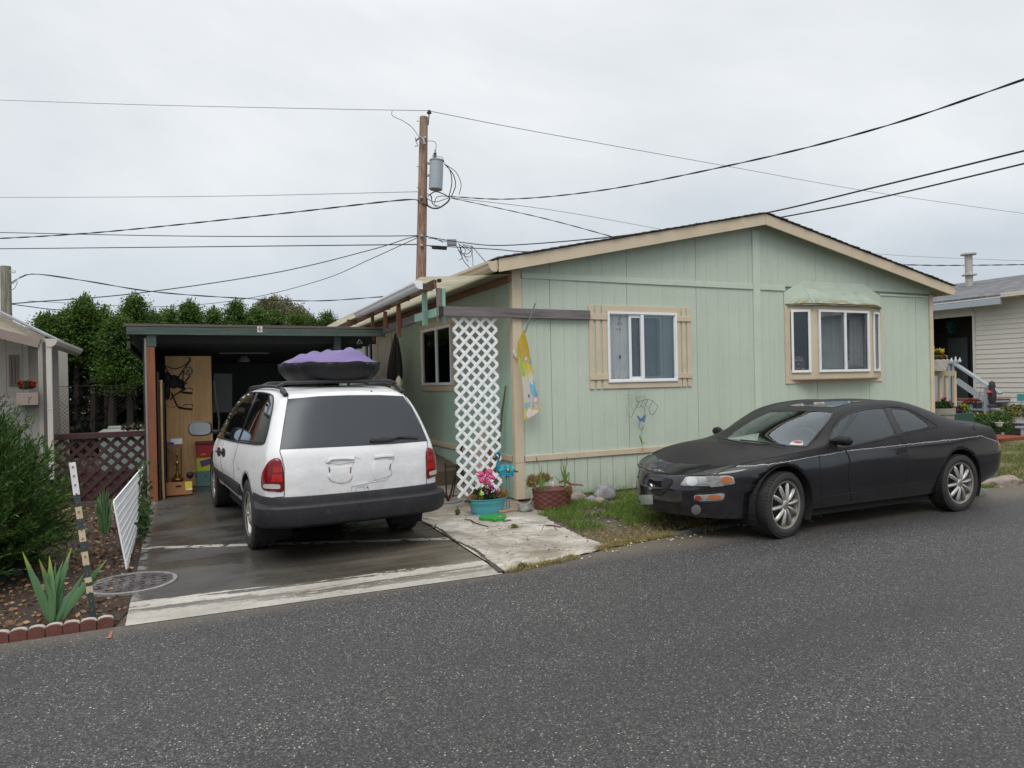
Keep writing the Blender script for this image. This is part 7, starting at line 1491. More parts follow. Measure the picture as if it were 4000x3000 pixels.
def wire(label,pts,r,mat,twist=0,cat='cable'):
 P=[DV(x,y,d)for x,y,d in pts]
 P=spline(P,14);mb=MB()
 if pts[0][0]<0:P=[P[0]+(P[0]-P[1]).normalized()*14]+P
 if pts[-1][0]>2212:P.append(P[-1]+(P[-1]-P[-2]).normalized()*14)
 if twist:
  L_=0;Q=[[],[]]
  for i,p in enumerate(P):
   if i:L_+=(p-P[i-1]).length
  n=int(L_/.12);seg=[];acc=0;tot=[0]
  for i in range(1,len(P)):tot.append(tot[-1]+(P[i]-P[i-1]).length)
  for k in range(n+1):
   s=k*L_/n;i=min(len(P)-2,max(0,int(np.searchsorted(tot,s))-1));f_=(s-tot[i])/max(1e-6,tot[i+1]-tot[i]);p=P[i].lerp(P[i+1],f_);d=(P[i+1]-P[i]).normalized();a=d.orthogonal().normalized();b=d.cross(a);ph=s/twist*6.283
   for w in(0,1):Q[w].append(p+(a*math.cos(ph+w*3.14)+b*math.sin(ph+w*3.14))*r*.7)
  for q in Q:mb.tube(q,r*.75,5)
 else:mb.tube(P,r,5)
 return tag(mb.build('overhead_wire',mat,smooth=True),label,cat)
wire('thin topmost wire running left from the pole top',[(-60,214,27),(300,226,24),(700,235,21.5),(925,239,19.9)],.010,M_wire)
wire('thin topmost wire falling to the right from the pole top',[(928,240,19.9),(1150,283,22),(1560,357,27),(1900,417,32),(2260,468,38)],.012,M_wire)
wire('thin second wire left of the transformer',[(-60,427,27),(450,424,23),(905,414,19.9)],.010,M_wire)
wire('thin second wire right of the transformer ending over the roof',[(975,427,19.8),(1200,455,24),(1420,494,30),(1600,530,34)],.011,M_wire)
wire('twisted black cable sagging left from below the transformer',[(-60,518,25),(130,508,24),(300,494,23),(620,460,21.5),(870,432,20),(905,438,19.9),(930,447,19.8)],.017,M_cable,1.6)
wire('heavy twisted black cable rising to the top right',[(965,424,19.6),(1100,430,17.5),(1300,411,15),(1600,352,12),(1900,276,9.8),(2260,155,8)],.011,M_cable,1.3)
wire('black cable left of the pole crossing the sagging one',[(-60,501,26),(400,510,23),(800,510,20.5),(905,509,19.9)],.014,M_cable)
wire('straight black cable lowest of the level ones left of the pole',[(-60,538,26),(450,533,23),(908,528,19.9)],.016,M_cable)
wire('slanting cable from the left pole up to the utility pole',[(24,656,15),(300,633,16.5),(600,588,18),(800,540,19.3),(880,515,19.9),(905,510,19.9)],.012,M_cable)
wire('thin cable dropping left from the pole behind the weeping tree',[(905,512,19.9),(800,560,22),(700,603,25),(560,640,28),(430,658,30),(300,662,32),(60,650,35)],.012,M_cable)
wire('twisted cable from the left pole passing over the cedars',[(24,612,14.6),(40,602,14.7),(75,592,15),(180,606,15.5),(330,630,16.5),(500,643,17.6),(680,650,18.5),(840,640,19.5)],.011,M_cable,1.5)
wire('black cable sweeping over the roof ridge, upper of the pair',[(920,511,19.8),(1000,524,18.5),(1090,530,17.3),(1300,514,15),(1460,492,13.6),(1650,461,12),(1900,402,10.2),(2260,314,8.5)],.013,M_cable)
wire('black cable sweeping over the roof ridge, lower of the pair',[(918,530,19.8),(1060,538,18),(1160,543,16.5),(1400,520,14.4),(1700,467,12.2),(1900,427,10.6),(2260,342,8.7)],.012,M_cable)
wire('service drop running from the transformer to the roof',[(975,428,19.6),(1060,446,18.5),(1180,473,17),(1310,508,15.3),(1360,525,14.6)],.009,M_cable,1.2)
wire('faint far wire right of the gable',[(1850,545,40),(2000,555,40),(2260,565,40)],.014,M_wire)
wire('twisted far cable right of the gable behind the flue',[(1900,570,30),(2000,573,30),(2100,573,30),(2260,571,30)],.018,M_cable,1.2)
wire('short grey cable from the left pole into the cedars',[(24,657,15),(70,663,15.5),(100,667,16),(160,672,17)],.010,M_cable)
LP=T('left_utility_pole','squat grey-green timber pole above the left neighbour roof','utility pole',tuple(DV(12,700,14.5).xy)+(0,));t_,l_=DV(12,575,14.5),DV(14,690,14.5);a_=(t_-l_).normalized();b_=l_-a_*(l_.z/a_.z)
mb=MB();mb.tube([b_,l_,t_],[.11,.10,.095],8);mb.build('shaft',mat_pole('grey_pole_wood',(.19,.18,.13),(.28,.27,.21)),LP)
mb=MB();mb.tube([DV(20,585,14.4),DV(33,585,14.4),DV(33,589,14.4),DV(20,589,14.4)],.008,5);mb.tube(spline([DV(22,615,14.4),DV(30,610,14.4),DV(45,597,14.6)],6),.012,5);mb.tube(spline([DV(22,628,14.4),DV(32,622,14.4),DV(38,608,14.5)],6),.008,5);mb.build('fittings',M_galv,LP,smooth=True)
M_brk=pm('red_edging_concrete',(.13,.045,.035),.85,var=.25,scale=12,bump=.5,dirt=(.06,.03,.025));M_brkt=pm('worn_edging_top',(.36,.33,.29),.9,var=.2,scale=20)
ordn=['rightmost','second from the right','third from the right','fourth from the right','fifth from the right','sixth from the right','seventh from the right','eighth from the right','ninth from the right']
for i in range(8):
 xc=-4.335-i*.0925;t=T('edging_brick','scalloped red concrete edging brick, %s in its row beside the road'%ordn[i],'edging brick',(xc,-2.87,0),'scalloped edging bricks');w=.0445;mb=MB()
 pr=[(-w,-.02)]+[(-w*math.cos(a),.040+.020*math.sin(a))for a in np.linspace(0,math.pi,9)]+[(w,-.02)]
 mb.M=Matrix.Translation((xc,-2.87,0))@Matrix.Rotation(random.uniform(-.05,.05),4,'Z')@Matrix.Rotation(random.uniform(-.02,.02),4,'Y');mb.prism(pr,1,-.028,.028);mb.build('block',M_brk,t,bevel=.003)
 m2=MB();m2.M=mb.M;top_=[(-w*math.cos(a)*1.0,.041+.020*math.sin(a))for a in np.linspace(.1,math.pi-.1,9)];m2.prism(top_+[(x,z+.0025)for x,z in top_[::-1]],1,-.022,.022);m2.build('worn_top',M_brkt,t)
UC=T('utility_cover','round cast utility cover with raised bars at the driveway corner','manhole cover',(-4.235,-1.86,0));cx,cy,R_=-4.235,-1.86,.29
mb=MB();mb.lathe([(R_+.03,0),(R_+.03,.018),(R_+.005,.020),(R_+.003,.010),(R_-.003,.010)],c=(cx,cy,0),seg=48,closed=True);mb.build('ring',pm('cast_rim',(.24,.23,.22),.7,.2,var=.35,scale=14,dirt=(.12,.06,.05)),UC,smooth=True,angle=30)
mb=MB();mb.lathe([(0,.014),(R_-.004,.014),(R_-.003,.0)],c=(cx,cy,0),seg=48);m_,t_n,b_n=newmat('cast_plate');n_n=nnoise(t_n,ncoord(t_n),6,6,.6);c_n=nramp(t_n,n_n,[(.45,(.040,.030,.033)),(.66,(.13,.125,.12))]);t_n.links.new(c_n,b_n.inputs['Base Color']);b_n.inputs['Roughness'].default_value=.6;mb.build('plate',m_,UC)
mb=MB()
for i in range(-5,6):
 for j in range(-5,6):
  x,y=i*.075,j*.075
  if math.hypot(x,y)<R_-.035:mb.M=Matrix.Translation((cx+x,cy+y,.0165))@Matrix.Rotation(.6+(math.pi/2 if(i+j)%2 else 0),4,'Z');mb.box(-.020,.020,-.0045,.0045,-.003,.003)
mb.M=None;each(mb,'raised_bar',pm('bar_iron',(.07,.055,.055),.5,.3),UC)
STK=T('marker_stake','leaning green steel stake banded in white and cream paint','stake',tuple(G(*c2(675,1330))));b0=G(*c2(675,1325));t0=W(*c2(520,196),v=b0.y+.03);ax_=t0-b0
M_stg=pm('stake_green',(.03,.055,.05),.6,var=.2);M_stw=pm('stake_white',(.68,.68,.70),.6,var=.08,dirt=(.4,.16,.10),dirtamt=.5);M_stc=pm('stake_cream',(.52,.43,.30),.65,var=.1,dirt=(.3,.12,.08),dirtamt=.4)
mb=MB();mb.beam(b0-ax_*.03,t0,.036,.006,up=(0,1,0));mb.beam(b0-ax_*.03+Vector((0,.012,0)),t0+Vector((0,.012,0)),.006,.024,up=(0,1,0));mb.build('shaft',M_stg,STK)
f_=lambda y:1-(y-196)/(1325-196)
for y0,y1,m in((196,428,M_stw),(515,600,M_stc),(680,765,M_stc),(838,935,M_stc),(1022,1058,M_stc),(1085,1135,M_stc)):
 mb=MB();mb.beam(b0+ax_*f_(y1),b0+ax_*f_(y0),.037,.0085,up=(0,1,0));mb.build('painted_band',m,STK)
mb=MB()
for k in range(17):p=b0+ax_*(.06+k*.057);mb.box(p.x-.004,p.x+.004,p.y-.011,p.y-.003,p.z-.005,p.z+.005)
each(mb,'stud',pm('rust_stud',(.22,.07,.05),.8),STK)
mb=MB();q=G(*c2(790,1440));mb.quad((q.x-.010,q.y-.07,.006),(q.x+.013,q.y-.075,.006),(q.x+.015,q.y+.05,.006),(q.x+.002,q.y+.06,.006));tag(mb.build('paint_mark',pm('orange_paint',(.30,.11,.07),.8,var=.3,scale=30)),kind='structure')
bc=Vector((-.68,-.60,.008));BU=T('turquoise_bucket','oval turquoise metal tub planter at the foot of the white lattice','planter',tuple(bc));M_turq=pm('turquoise_enamel',(.075,.33,.38),.35,var=.06,bump=.03,dirt=(.10,.26,.28),dirtamt=.3)
mb=MB();mb.lathe([(0,0),(.185,0),(.187,.008),(.193,.03),(.196,.034),(.194,.038),(.197,.05),(.200,.054),(.199,.058),(.222,.125),(.226,.129),(.225,.134),(.236,.168),(.244,.172),(.242,.176),(.232,.174),(.215,.12),(0,.12)],c=tuple(bc),seg=48,sy=.64);mb.build('tub',M_turq,BU,smooth=True,angle=50)
mb=MB()
for sg in(-1,1):mb.tube(spline([bc+Vector((sg*.228,-.03,.15)),bc+Vector((sg*.262,-.03,.158)),bc+Vector((sg*.268,.0,.145)),bc+Vector((sg*.262,.03,.158)),bc+Vector((sg*.228,.03,.15))],5),.007,6)
each(mb,'handle',M_blackpl,BU,smooth=True)
flowers('bucket_greenery','dark leafy plants with a few magenta flowers in the turquoise tub','plant',bc+Vector((-.02,.02,.20)),(.17,.10,.11),700,M_leafdk,leafmat('magenta_petals',(.5,.03,.3),(.65,.1,.45)),6,.022,.035)
for sx_,lb in((-.17,'dry tan stalks spilling over the left side of the turquoise tub'),(.19,'dry tan stalks spilling over the right side of the turquoise tub')):
 q=bc+Vector((sx_,0,.20 if sx_>0 else.17));flowers('dried_stalks',lb,'plant',q,(.09,.07,.07),500,M_dryf,M_dryf,0,.03,.05,None,.13)
PW=T('pinwheel','pink polka-dot flower pinwheel on a stake in the turquoise tub','pinwheel',(-.69,-.60,.1));c=W(*c3b(897,480),v=-.66);cPb=mk(1780,1830,7.373)
M_pk=pm('pink_fabric',(.55,.03,.19),.5,var=.1,bump=.1);M_pkd=pm('dark_pink_edge',(.38,.015,.13),.5)
for i,(bx_,tips)in enumerate((((872,215),[(600,130),(640,90),(720,80),(800,120),(850,195),(770,245),(690,260),(620,220),(592,175)]),((880,200),[(885,130),(900,50),(950,10),(1020,15),(1062,70),(1055,130),(1010,180),(940,215)]),((885,215),[(920,190),(990,180),(1070,195),(1130,240),(1142,300),(1100,332),(1030,310),(960,275)]),((865,240),[(870,330),(875,400),(905,465),(960,492),(1010,470),(1020,410),(990,340),(930,270)]),((855,230),[(790,250),(700,290),(672,350),(690,410),(740,432),(800,400),(845,340),(860,280)]))):
 pts=smoothpoly([bx_]+tips,3);mb=MB();F_=[W(*cPb(*p),v=-.66-.004*i)for p in pts];cn=sum((p for p in F_),Vector())/len(F_);cn.y-=.02
 B_=[p+Vector((0,.006,0))for p in F_];n=len(F_);mb.add(F_+[cn]+B_,[(k,(k+1)%n,n)for k in range(n)]+[(k,(k+1)%n,n+1+(k+1)%n,n+1+k)for k in range(n)]);pt=mb.build('petal',M_pk,PW,smooth=True,recalc=False)
 mb=MB();rr=random.Random(i+50);x0=sum(p[0]for p in pts)/n;y0=sum(p[1]for p in pts)/n
 for _ in range(9):
  p=pts[rr.randrange(n)];f=.15+.6*rr.random();q=W(*cPb(x0+(p[0]-x0)*f,y0+(p[1]-y0)*f),v=-.66-.022*(1-f)-.004*i-.003);mb.ell(q,(.0032,.0015,.0032),8,4)
 mb.build('dots',pm('white_dot',(.75,.68,.72),.5),pt)
mb=MB();mb.ell(c+Vector((0,-.03,0)),(.009,.009,.009));mb.tube([c+Vector((.0,.01,0)),c+Vector((.05,.03,-.30))],.004,6);mb.build('stake',M_blackpl,PW,smooth=True)
BD=T('bird_ornament','small yellow-green striped bird ornament on wire legs in the turquoise tub','bird ornament',tuple(bc));q=W(*cPb(750,720),v=-.72)
m_,t_n,b_n=newmat('striped_bird_paint');X_,Y_,Z_=axis_xyz(t_n);w_=nmath(t_n,'SINE',nmath(t_n,'MULTIPLY',Z_,260));c_n=nmix(t_n,nmath(t_n,'GREATER_THAN',w_,.2),(.20,.42,.02),(.65,.60,.04));c_n=nmix(t_n,nmath(t_n,'GREATER_THAN',w_,.85),c_n,(.06,.35,.35));t_n.links.new(c_n,b_n.inputs['Base Color']);b_n.inputs['Roughness'].default_value=.3
mb=MB();mb.lathe([(0,-.018),(.026,-.016),(.027,-.002),(.020,.014),(.010,.022),(0,.024)],c=tuple(q),seg=18);mb.ell(q+Vector((-.012,-.004,.022)),(.012,.012,.013));mb.tube([q+Vector((.012,0,.0)),q+Vector((.032,0,-.006))],[.008,.004],6);mb.tube([q+Vector((-.008,0,.032)),q+Vector((.006,0,.046))],[.004,.002],5);mb.build('body',m_,BD,smooth=True)
mb=MB();mb.tube([q+Vector((-.024,-.010,.022)),q+Vector((-.016,-.012,.020))],[.002,.007],8);mb.build('beak',pm('red_beak',(.45,.06,.06),.4),BD,smooth=True);mb=MB();[mb.tube([q+Vector((s_,0,-.015)),q+Vector((s_,0,-.065))],.0018,5)for s_ in(-.009,.009)];mb.build('leg',pm('yellow_wire',(.45,.45,.05),.4),BD)
HE=T('heron_statue','blue metal heron statue on thin legs beside the turquoise tub','statue',(-.39,-.53,0));cH=c3b;yh=-.48
def hq(x,y,dy=0):return W(*cH(x,y),v=yh+dy)
m_,t_n,b_n=newmat('iridescent_blue');n_n=nnoise(t_n,ncoord(t_n),14,4);c_n=nramp(t_n,n_n,[(.35,(.01,.10,.22)),(.5,(.02,.24,.36)),(.65,(.06,.42,.46))]);t_n.links.new(c_n,b_n.inputs['Base Color']);b_n.inputs['Roughness'].default_value=.28;b_n.inputs['Metallic'].default_value=.5;M_her=m_
mb=MB();P=[hq(1000,235),hq(1015,215),hq(1035,208),hq(1056,225),hq(1058,255),hq(1045,300),hq(1035,345),hq(1040,390),hq(1070,420),hq(1110,415),hq(1160,405),hq(1210,415),hq(1245,430)]
mb.tube(spline(P,4),[r for r in np.interp(np.linspace(0,12,49),[0,1,2,3,4,5,6,7,8,9,10,11,12],[.008,.016,.019,.014,.012,.014,.018,.028,.045,.058,.055,.032,.008])],12);mb.build('body',M_her,HE,smooth=True)
mb=MB();mb.tube([hq(1002,232),hq(975,258),hq(945,283)],[.009,.005,.001],7);mb.build('beak',pm('steel_beak',(.25,.28,.28),.35,.6),HE,smooth=True)
mb=MB();rr=random.Random(8)
for r_ in range(6):
 for k in range(9):
  x=1065+k*18+(r_%2)*9;y=350+r_*22+abs(k-4)*3
  if x>1235:continue
  p=hq(x,y,-.045-.012*math.sin(k/8*3.14)+abs(r_-2)*.006);mb.add([p+Vector((-.012,0,.006)),p+Vector((.012,0,.006)),p+Vector((.013,-.006,-.012)),p+Vector((0,-.008,-.020)),p+Vector((-.013,-.006,-.012))],[(0,1,2,3,4)])
mb.build('feathers',M_her,HE,recalc=False)
mb=MB();q=hq(1162,395,-.06);mb.ell(q,(.030,.008,.038));wg=mb.build('wing_disc',M_her,HE,smooth=True);mb=MB();mb.ell(hq(1162,405,-.068),(.016,.004,.020));mb.build('yellow_spot',pm('yellow_spot',(.50,.52,.10),.4,.3),wg,smooth=True)
mb=MB();mb.tube(spline([hq(1235,425),hq(1262,428),hq(1280,432)],4),[.010]*4+[.010]*3+[.006]*2,6);mb.tube([hq(1165,450,-.02),hq(1168,510,-.02)],[.018,.004],7);mb.tube([hq(1135,450,.02),hq(1140,520,.02)],[.018,.004],7);mb.build('tail',pm('dark_green_metal',(.02,.10,.10),.4,.3),HE,smooth=True)
mb=MB();e1,e2=G(*c3b(1172,885)),G(*c3b(1140,895));mb.tube([hq(1168,505,-.02),hq(1182,620,-.02),e1],.0045,6);mb.tube([hq(1140,515,.02),hq(1150,620,.02),e2],.0045,6);mb.build('leg',pm('blue_wire',(.08,.22,.32),.4,.4),HE,smooth=True)
TU=T('green_frog_stone','bright green turtle-shaped stepping stone in front of the turquoise tub','garden ornament',(-.68,-.81,.01));mb=MB();P=smoothpoly([cPb(*p)for p in((665,1400),(760,1330),(900,1320),(1080,1300),(1210,1290),(1330,1300),(1440,1320),(1450,1350),(1410,1400),(1380,1440),(1250,1450),(1130,1475),(1020,1450),(850,1440),(740,1430))],3);top_=[G(x,y,.035)for x,y in P];bot_=[Vector((p.x,p.y,.009))for p in top_];n=len(top_);cn=sum(top_,Vector())/n+Vector((0,0,.012))
mb.add(top_+[cn]+bot_,[(k,(k+1)%n,n)for k in range(n)]+[(k,(k+1)%n,n+1+(k+1)%n,n+1+k)for k in range(n)]);mb.build('body',pm('bright_green_paint',(.03,.24,.04),.4,var=.15,scale=25,bump=.6,fine=40),TU,smooth=True)
mb=MB();q=G(*cPb(1275,1382),.044);mb.ell(q,(.022,.022,.006));mb.build('tan_patch',pm('tan_patch',(.32,.26,.12),.6),TU,smooth=True)
mb=MB();q=[G(*cPb(*p),.012)for p in((1380,1530),(1520,1500),(1600,1490))];mb.tube(q,[.012,.014,.008],7);tag(mb.build('bark_piece',wood('driftwood_dark',(.12,.09,.08),0,.5),smooth=True),'dark splinter of bark lying in front of the green stone','bark')
for lb,P,r_ in(('long thin forked twig lying on the slab before the tub',[(650,995),(720,1000),(780,1035),(925,1075)],.006),('short reddish stick at the slab edge by the grass',[(1600,1062),(1700,1068),(1780,1085)],.008)):
 mb=MB();mb.tube(spline([G(*c3b(*p),.014)for p in P],4),r_,6);mb.tube([G(*c3b(*P[1]),.014),G(P[1][0]/3.016+1600+12,P[1][1]/3.016+1700+18,.012)],r_*.5,5);tag(mb.build('twig',pm('twig_red',(.10,.05,.04),.9),smooth=True),lb,'twig')
mb=MB();mb.tube(spline([G(*c3b(*p),.02)for p in((1045,908),(1120,900),(1200,885),(1290,880))],4),.022,8);tag(mb.build('fallen_log',wood('driftwood_tan',(.30,.20,.12),0,.5),smooth=True),'short tan log lying beside the grey rock','log')
mb=MB();dP=[W(*c3b(*p),v=-.42)for p in((1255,790),(1300,820),(1350,825),(1420,795),(1440,740),(1470,690))];mb.tube(spline(dP,4),[.010]*8+[.013]*13,7);mb.tube([dP[2],dP[2]+Vector((-.12,.05,-.03)),dP[2]+Vector((-.2,.02,.02))],[.010,.008,.005],6);tag(mb.build('driftwood_branch',wood('driftwood_pale',(.42,.34,.27),0,.6),smooth=True),'bent pale driftwood branch between the corner board and the brown planter','driftwood')
mb=MB();dP=[W(*c3b(*p),v=-.62)for p in((1760,560),(1800,535),(1850,545),(1900,575),(1960,578),(2020,585),(2050,600))];mb.tube(spline(dP,4),[r for r in np.interp(np.linspace(0,6,25),range(7),[.012,.018,.020,.018,.014,.012,.004])],7);tag(mb.build('driftwood_branch',wood('driftwood_brown',(.26,.16,.13),0,.6),smooth=True),'reddish brown driftwood limb sticking out of the brown planter to the right','driftwood')
def rock(name,lb,c,r,m,seed,cat='rock'):
 rr=random.Random(seed);bm=bmesh.new();bmesh.ops.create_icosphere(bm,subdivisions=3,radius=1)
 for v in bm.verts:n=mnoise.noise(v.co*1.3+Vector((seed,0,0)))*.35+mnoise.noise(v.co*3+Vector((0,seed,0)))*.1;v.co=Vector((v.co.x*r[0],v.co.y*r[1],v.co.z*r[2]))*(1+n)+Vector(c)
 me=bpy.data.meshes.new(name);bm.to_mesh(me);bm.free();me.materials.append(m);me.polygons.foreach_set('use_smooth',[True]*len(me.polygons));o=bpy.data.objects.new(name,me);COL.objects.link(o);return tag(o,lb,cat)
M_rock=pm('grey_green_rock',(.17,.19,.17),.8,var=.35,scale=10,bump=.5);M_rock2=pm('tan_rock',(.26,.21,.18),.85,var=.3,scale=10,bump=.5);M_rock3=pm('grey_rock',(.22,.22,.22),.85,var=.35,scale=12,bump=.5)
rock('garden_rock','rounded grey-green rock left of the brown planter',(-.265,-.74,.04),(.085,.07,.055),M_rock,1)
rock('garden_rock','broad low tan rock just right of the brown planter',tuple(G(*c5(1320,790))+Vector((0,0,.04))),(.14,.09,.08),M_rock2,2);rock('garden_rock','small pale grey rock second from the brown planter',tuple(G(*c5(1460,800))+Vector((0,0,.02))),(.08,.07,.06),M_rock3,3);rock('garden_rock','small brown rock beside the pale grey one',tuple(G(*c5(1530,805))+Vector((0,0,.02))),(.07,.06,.05),M_rock2,4);rock('garden_rock','largest grey rock against the skirting of the house',tuple(G(*c5(1575,770))+Vector((0,0,.07))),(.15,.12,.12),M_rock3,5)
rock('kerb_stone','rough grey kerb stone nearest the coupe rear wheel',tuple(G(3800,1935)+Vector((0,0,.03))),(.22,.09,.07),M_rock,6);rock('kerb_stone','long pale kerb stone beyond the coupe at the lawn edge',tuple(G(3900,1895)+Vector((.1,0,.03))),(.42,.12,.08),M_rock2,7)
pc=Vector((.115,-.70,.02));BP=T('brown_planter','round reddish brown basket-weave plastic planter against the house','planter',tuple(pc));mb=MB();seg=96;prof=[]
for k in range(15):prof.append(.212+.026*k/14)
vs=[]
for i in range(41):
 z=.215*i/40
 for k in range(seg):
  a=2*math.pi*k/seg;row=int(i/40*7);wv=.004*math.cos(a*12+(math.pi if row%2 else 0))*math.sin((i/40*7-row)*math.pi)if i<37 else.004;r=.225+.022*i/40+wv;vs.append((pc.x+r*math.cos(a),pc.y+r*.78*math.sin(a),pc.z+z+.004))
mb.add(vs,[(i*seg+k,i*seg+(k+1)%seg,(i+1)*seg+(k+1)%seg,(i+1)*seg+k)for i in range(40)for k in range(seg)]);mb.lathe([(.24,.219),(.225,.20),(0,.195)],c=tuple(pc),seg=48,sy=.78,closed=True);mb.build('tub',pm('red_brown_plastic',(.135,.045,.034),.55,var=.08,bump=.05,dirt=(.09,.04,.03),dirtamt=.3),BP,smooth=True,angle=60)
mb=MB();mb.lathe([(.20,0),(.215,.02),(.2,.022)],c=(pc.x,pc.y,0),seg=32,sy=.78);mb.build('base',M_blackpl,BP)
cL=mk(2040,1780,6.381)
def lp(x,y,v=-.72):return W(*cL(x,y),v=v)
mb=MB()
for bx_,tips in(((490,830),((495,220),(420,330),(410,520),(540,540))),((1070,780),((995,130),(1050,160),(940,250),(985,355),(1135,420)))):
 for tp in tips:blade(mb,lp(*bx_),lp(*tp),.018,bow=.01)
for P in(((470,800),(380,520),(310,640),(330,900),(360,1040)),((500,800),(560,560),(560,800),(600,1030)),((470,790),(420,560),(420,640)),((1060,780),(1150,420),(1165,520),(1155,640)),((1000,700),(800,520),(730,620)),((480,780),(250,560),(160,700),(110,850))):
 S_=spline([lp(*p)for p in P],5);
 for a,b in zip(S_[:-1],S_[1:]):mb.add([a+Vector((-.007,0,0)),a+Vector((.007,0,0)),b+Vector((.006,0,0)),b+Vector((-.006,0,0))],[(0,1,2,3)])
tag(mb.build('day_lily',mat_blade('lily_leaf',(.10,.20,.04),(.20,.30,.07),(.3,.3,.06),.6),recalc=False),'strappy green lily leaves standing in the brown planter','plant')
mb=MB()
for P in(((430,330),(410,200),(350,40)),((1085,330),(1105,200),(1110,50))):mb.tube(spline([lp(*p)for p in P],4),.004,5);q=lp(*P[-1]);[mb.ell(q+Vector((random.uniform(-.006,.006),0,-.012*k)),(.006,.004,.010),6,5)for k in range(7)]
tag(mb.build('dry_seed_spikes',M_dryf,smooth=True),'two dry reddish seed spikes above the brown planter','plant')
for q,r_,lb in((lp(250,650,-.68),(.08,.05,.09),'tangled straw-coloured stems hanging left of the brown planter'),(lp(520,560,-.62),(.10,.05,.06),'pale dry stalks behind the lily leaves'),(lp(1150,880,-.86),(.05,.03,.06),'orange-brown dried roots hanging over the right rim of the brown planter')):flowers('dried_stalks',lb,'plant',q,r_,700,M_dryf,M_dryf,0,.03,.06,None,.12)
LI=T('lion_ornament','small glass-bodied animal ornament with a yellow petal collar in the brown planter','garden ornament',tuple(lp(765,850,-.84)));q=lp(765,700,-.84);mb=MB();mb.lathe([(.012,-.030),(.014,-.012),(.008,.0),(0,.002)],c=tuple(q),seg=12);mb.ell(q+Vector((0,0,.004)),(.011,.010,.012));mb.ell(q+Vector((0,-.010,.001)),(.005,.006,.005));mb.ell(q+Vector((-.009,0,.014)),(.005,.003,.005));mb.ell(q+Vector((.009,0,.014)),(.005,.003,.005));mb.build('body',pm('silver_glass',(.50,.52,.55),.2,.3),LI,smooth=True)
mb=MB()
for k in range(14):a=k/14*6.283;p=q+Vector((.017*math.cos(a),.004,.002+.017*math.sin(a)));mb.ell(p,(.006,.003,.006),8,5)
mb.build('petal_collar',pm('yellow_spot',(.50,.52,.10),.4),LI,smooth=True)
def sq(x,y,v):return W(*c5(x,y),v=v)
CT=T('folding_cart','black folding shopping cart frame with red wheels between the minivan and the lattice','cart',tuple(G(*c5(220,780))));cxq=lambda x,y,v=.42:W(*c5(x,y),v=v);mb=MB()
for P,r_ in(([(198,462),(210,775)],.010),([(196,485),(335,490)],.008),([(200,500),(330,503)],.005),([(235,775),(330,360),(350,300)],.012),([(212,745),(335,745)],.008),([(262,760),(305,505)],.008)):mb.tube([cxq(*p)for p in P],r_,6)
for k in range(6):mb.tube([cxq(215,540+k*35),cxq(318,540+k*34)],.002,4)
mb.build('frame',M_blackpl,CT,smooth=True);q=cxq(220,775)
for dy in(0,.28):mb=MB();mb.lathe([(0,-.012),(.030,-.012),(.038,-.008),(.038,.008),(.030,.012),(0,.012)],c=(q.x+dy*.2,q.y+dy,.045),seg=18,axis='x');mb.build('wheel',pm('dark_red_wheel',(.09,.012,.018),.5),CT,smooth=True,angle=30)
RP=T('entry_ramp','brown carpeted ramp rising along the side wall behind the lattice','ramp',(-.4,3.8,0));mb=MB();mb.prism([(1.75,.008),(5.5,.008),(5.5,.56),(2.3,.30),(1.75,.22)],0,-.78,-.05);mb.build('ramp_body',pm('brown_carpet',(.11,.075,.05),.95,var=.2,scale=8,bump=.6),RP)
TF=T('folded_trellis','folded cream wooden trellis leaning on the side wall behind the lattice','trellis',(-.3,.9,0));mb=MB();rr=random.Random(77)
for k in range(9):x=500+k*9;mb.tube([sq(x-40,690,.55),sq(x+rr.uniform(-6,6),30+rr.uniform(0,60),.75)],.009,5)
for k in range(7):y=80+k*85;mb.tube([sq(480,y,.6),sq(560,y+60,.6)],.007,5)
mb.build('laths',pm('cream_lath',(.55,.48,.36),.7),TF)
mb=MB();a,b=sq(600,500,.5),sq(690,350,.5);mb.beam(sq(560,700,.45),sq(675,345,.75),.14,.022,up=(0,1,0));mb.beam(sq(520,560,.5),sq(600,330,.8),.05,.02,up=(0,1,0));tag(mb.build('leaning_board',wood('orange_cedar_board',(.30,.12,.045),2,.7)),'orange-brown cedar boards leaning behind the lattice','board')
mb=MB();P=[S(*c5(600,560),v=-.10),S(*c5(650,330),v=-.09),S(*c5(678,150),v=-.07),S(*c5(690,10),v=-.06),S(*c4(1128,1200),v=-.05)];P[0].z=.0;mb.tube(spline(P,5),[r for r in np.interp(np.linspace(0,4,21),range(5),[.016,.018,.016,.015,.011])],7);tag(mb.build('walking_stick',wood('stick_bark',(.17,.13,.09),2,.6),smooth=True),'long crooked stick leaning on the side wall beside the lattice','stick')
mb=MB();P=[G(*c5(135,800),.014),G(*c5(170,812),.014),G(*c5(260,808),.014),G(*c5(345,790),.014)];mb.tube(spline(P,5),.008,6);tag(mb.build('blue_strap',pm('blue_webbing',(.05,.16,.28),.7),smooth=True),'blue strap lying on the concrete beside the black cart','strap')
UM=T('closed_umbrella','closed black patio umbrella standing by the side door','umbrella',(-.35,5.2,0));uq=lambda x,y,v=-.3:S(*cP(x,y),v=v);q=uq(1045,760);qb=uq(1030,1400);mb=MB();seg=20;vs=[];lv=14
for i in range(lv):
 t=i/(lv-1);c=q.lerp(qb,t);r=.03+.16*math.sin(min(1,t*1.25)*1.5)-.06*max(0,t-.8)*5
 for k in range(seg):a=2*math.pi*k/seg;rk=r*(1+.22*math.sin(a*8));vs.append((c.x+rk*math.cos(a)*.6,c.y+rk*math.sin(a),c.z))
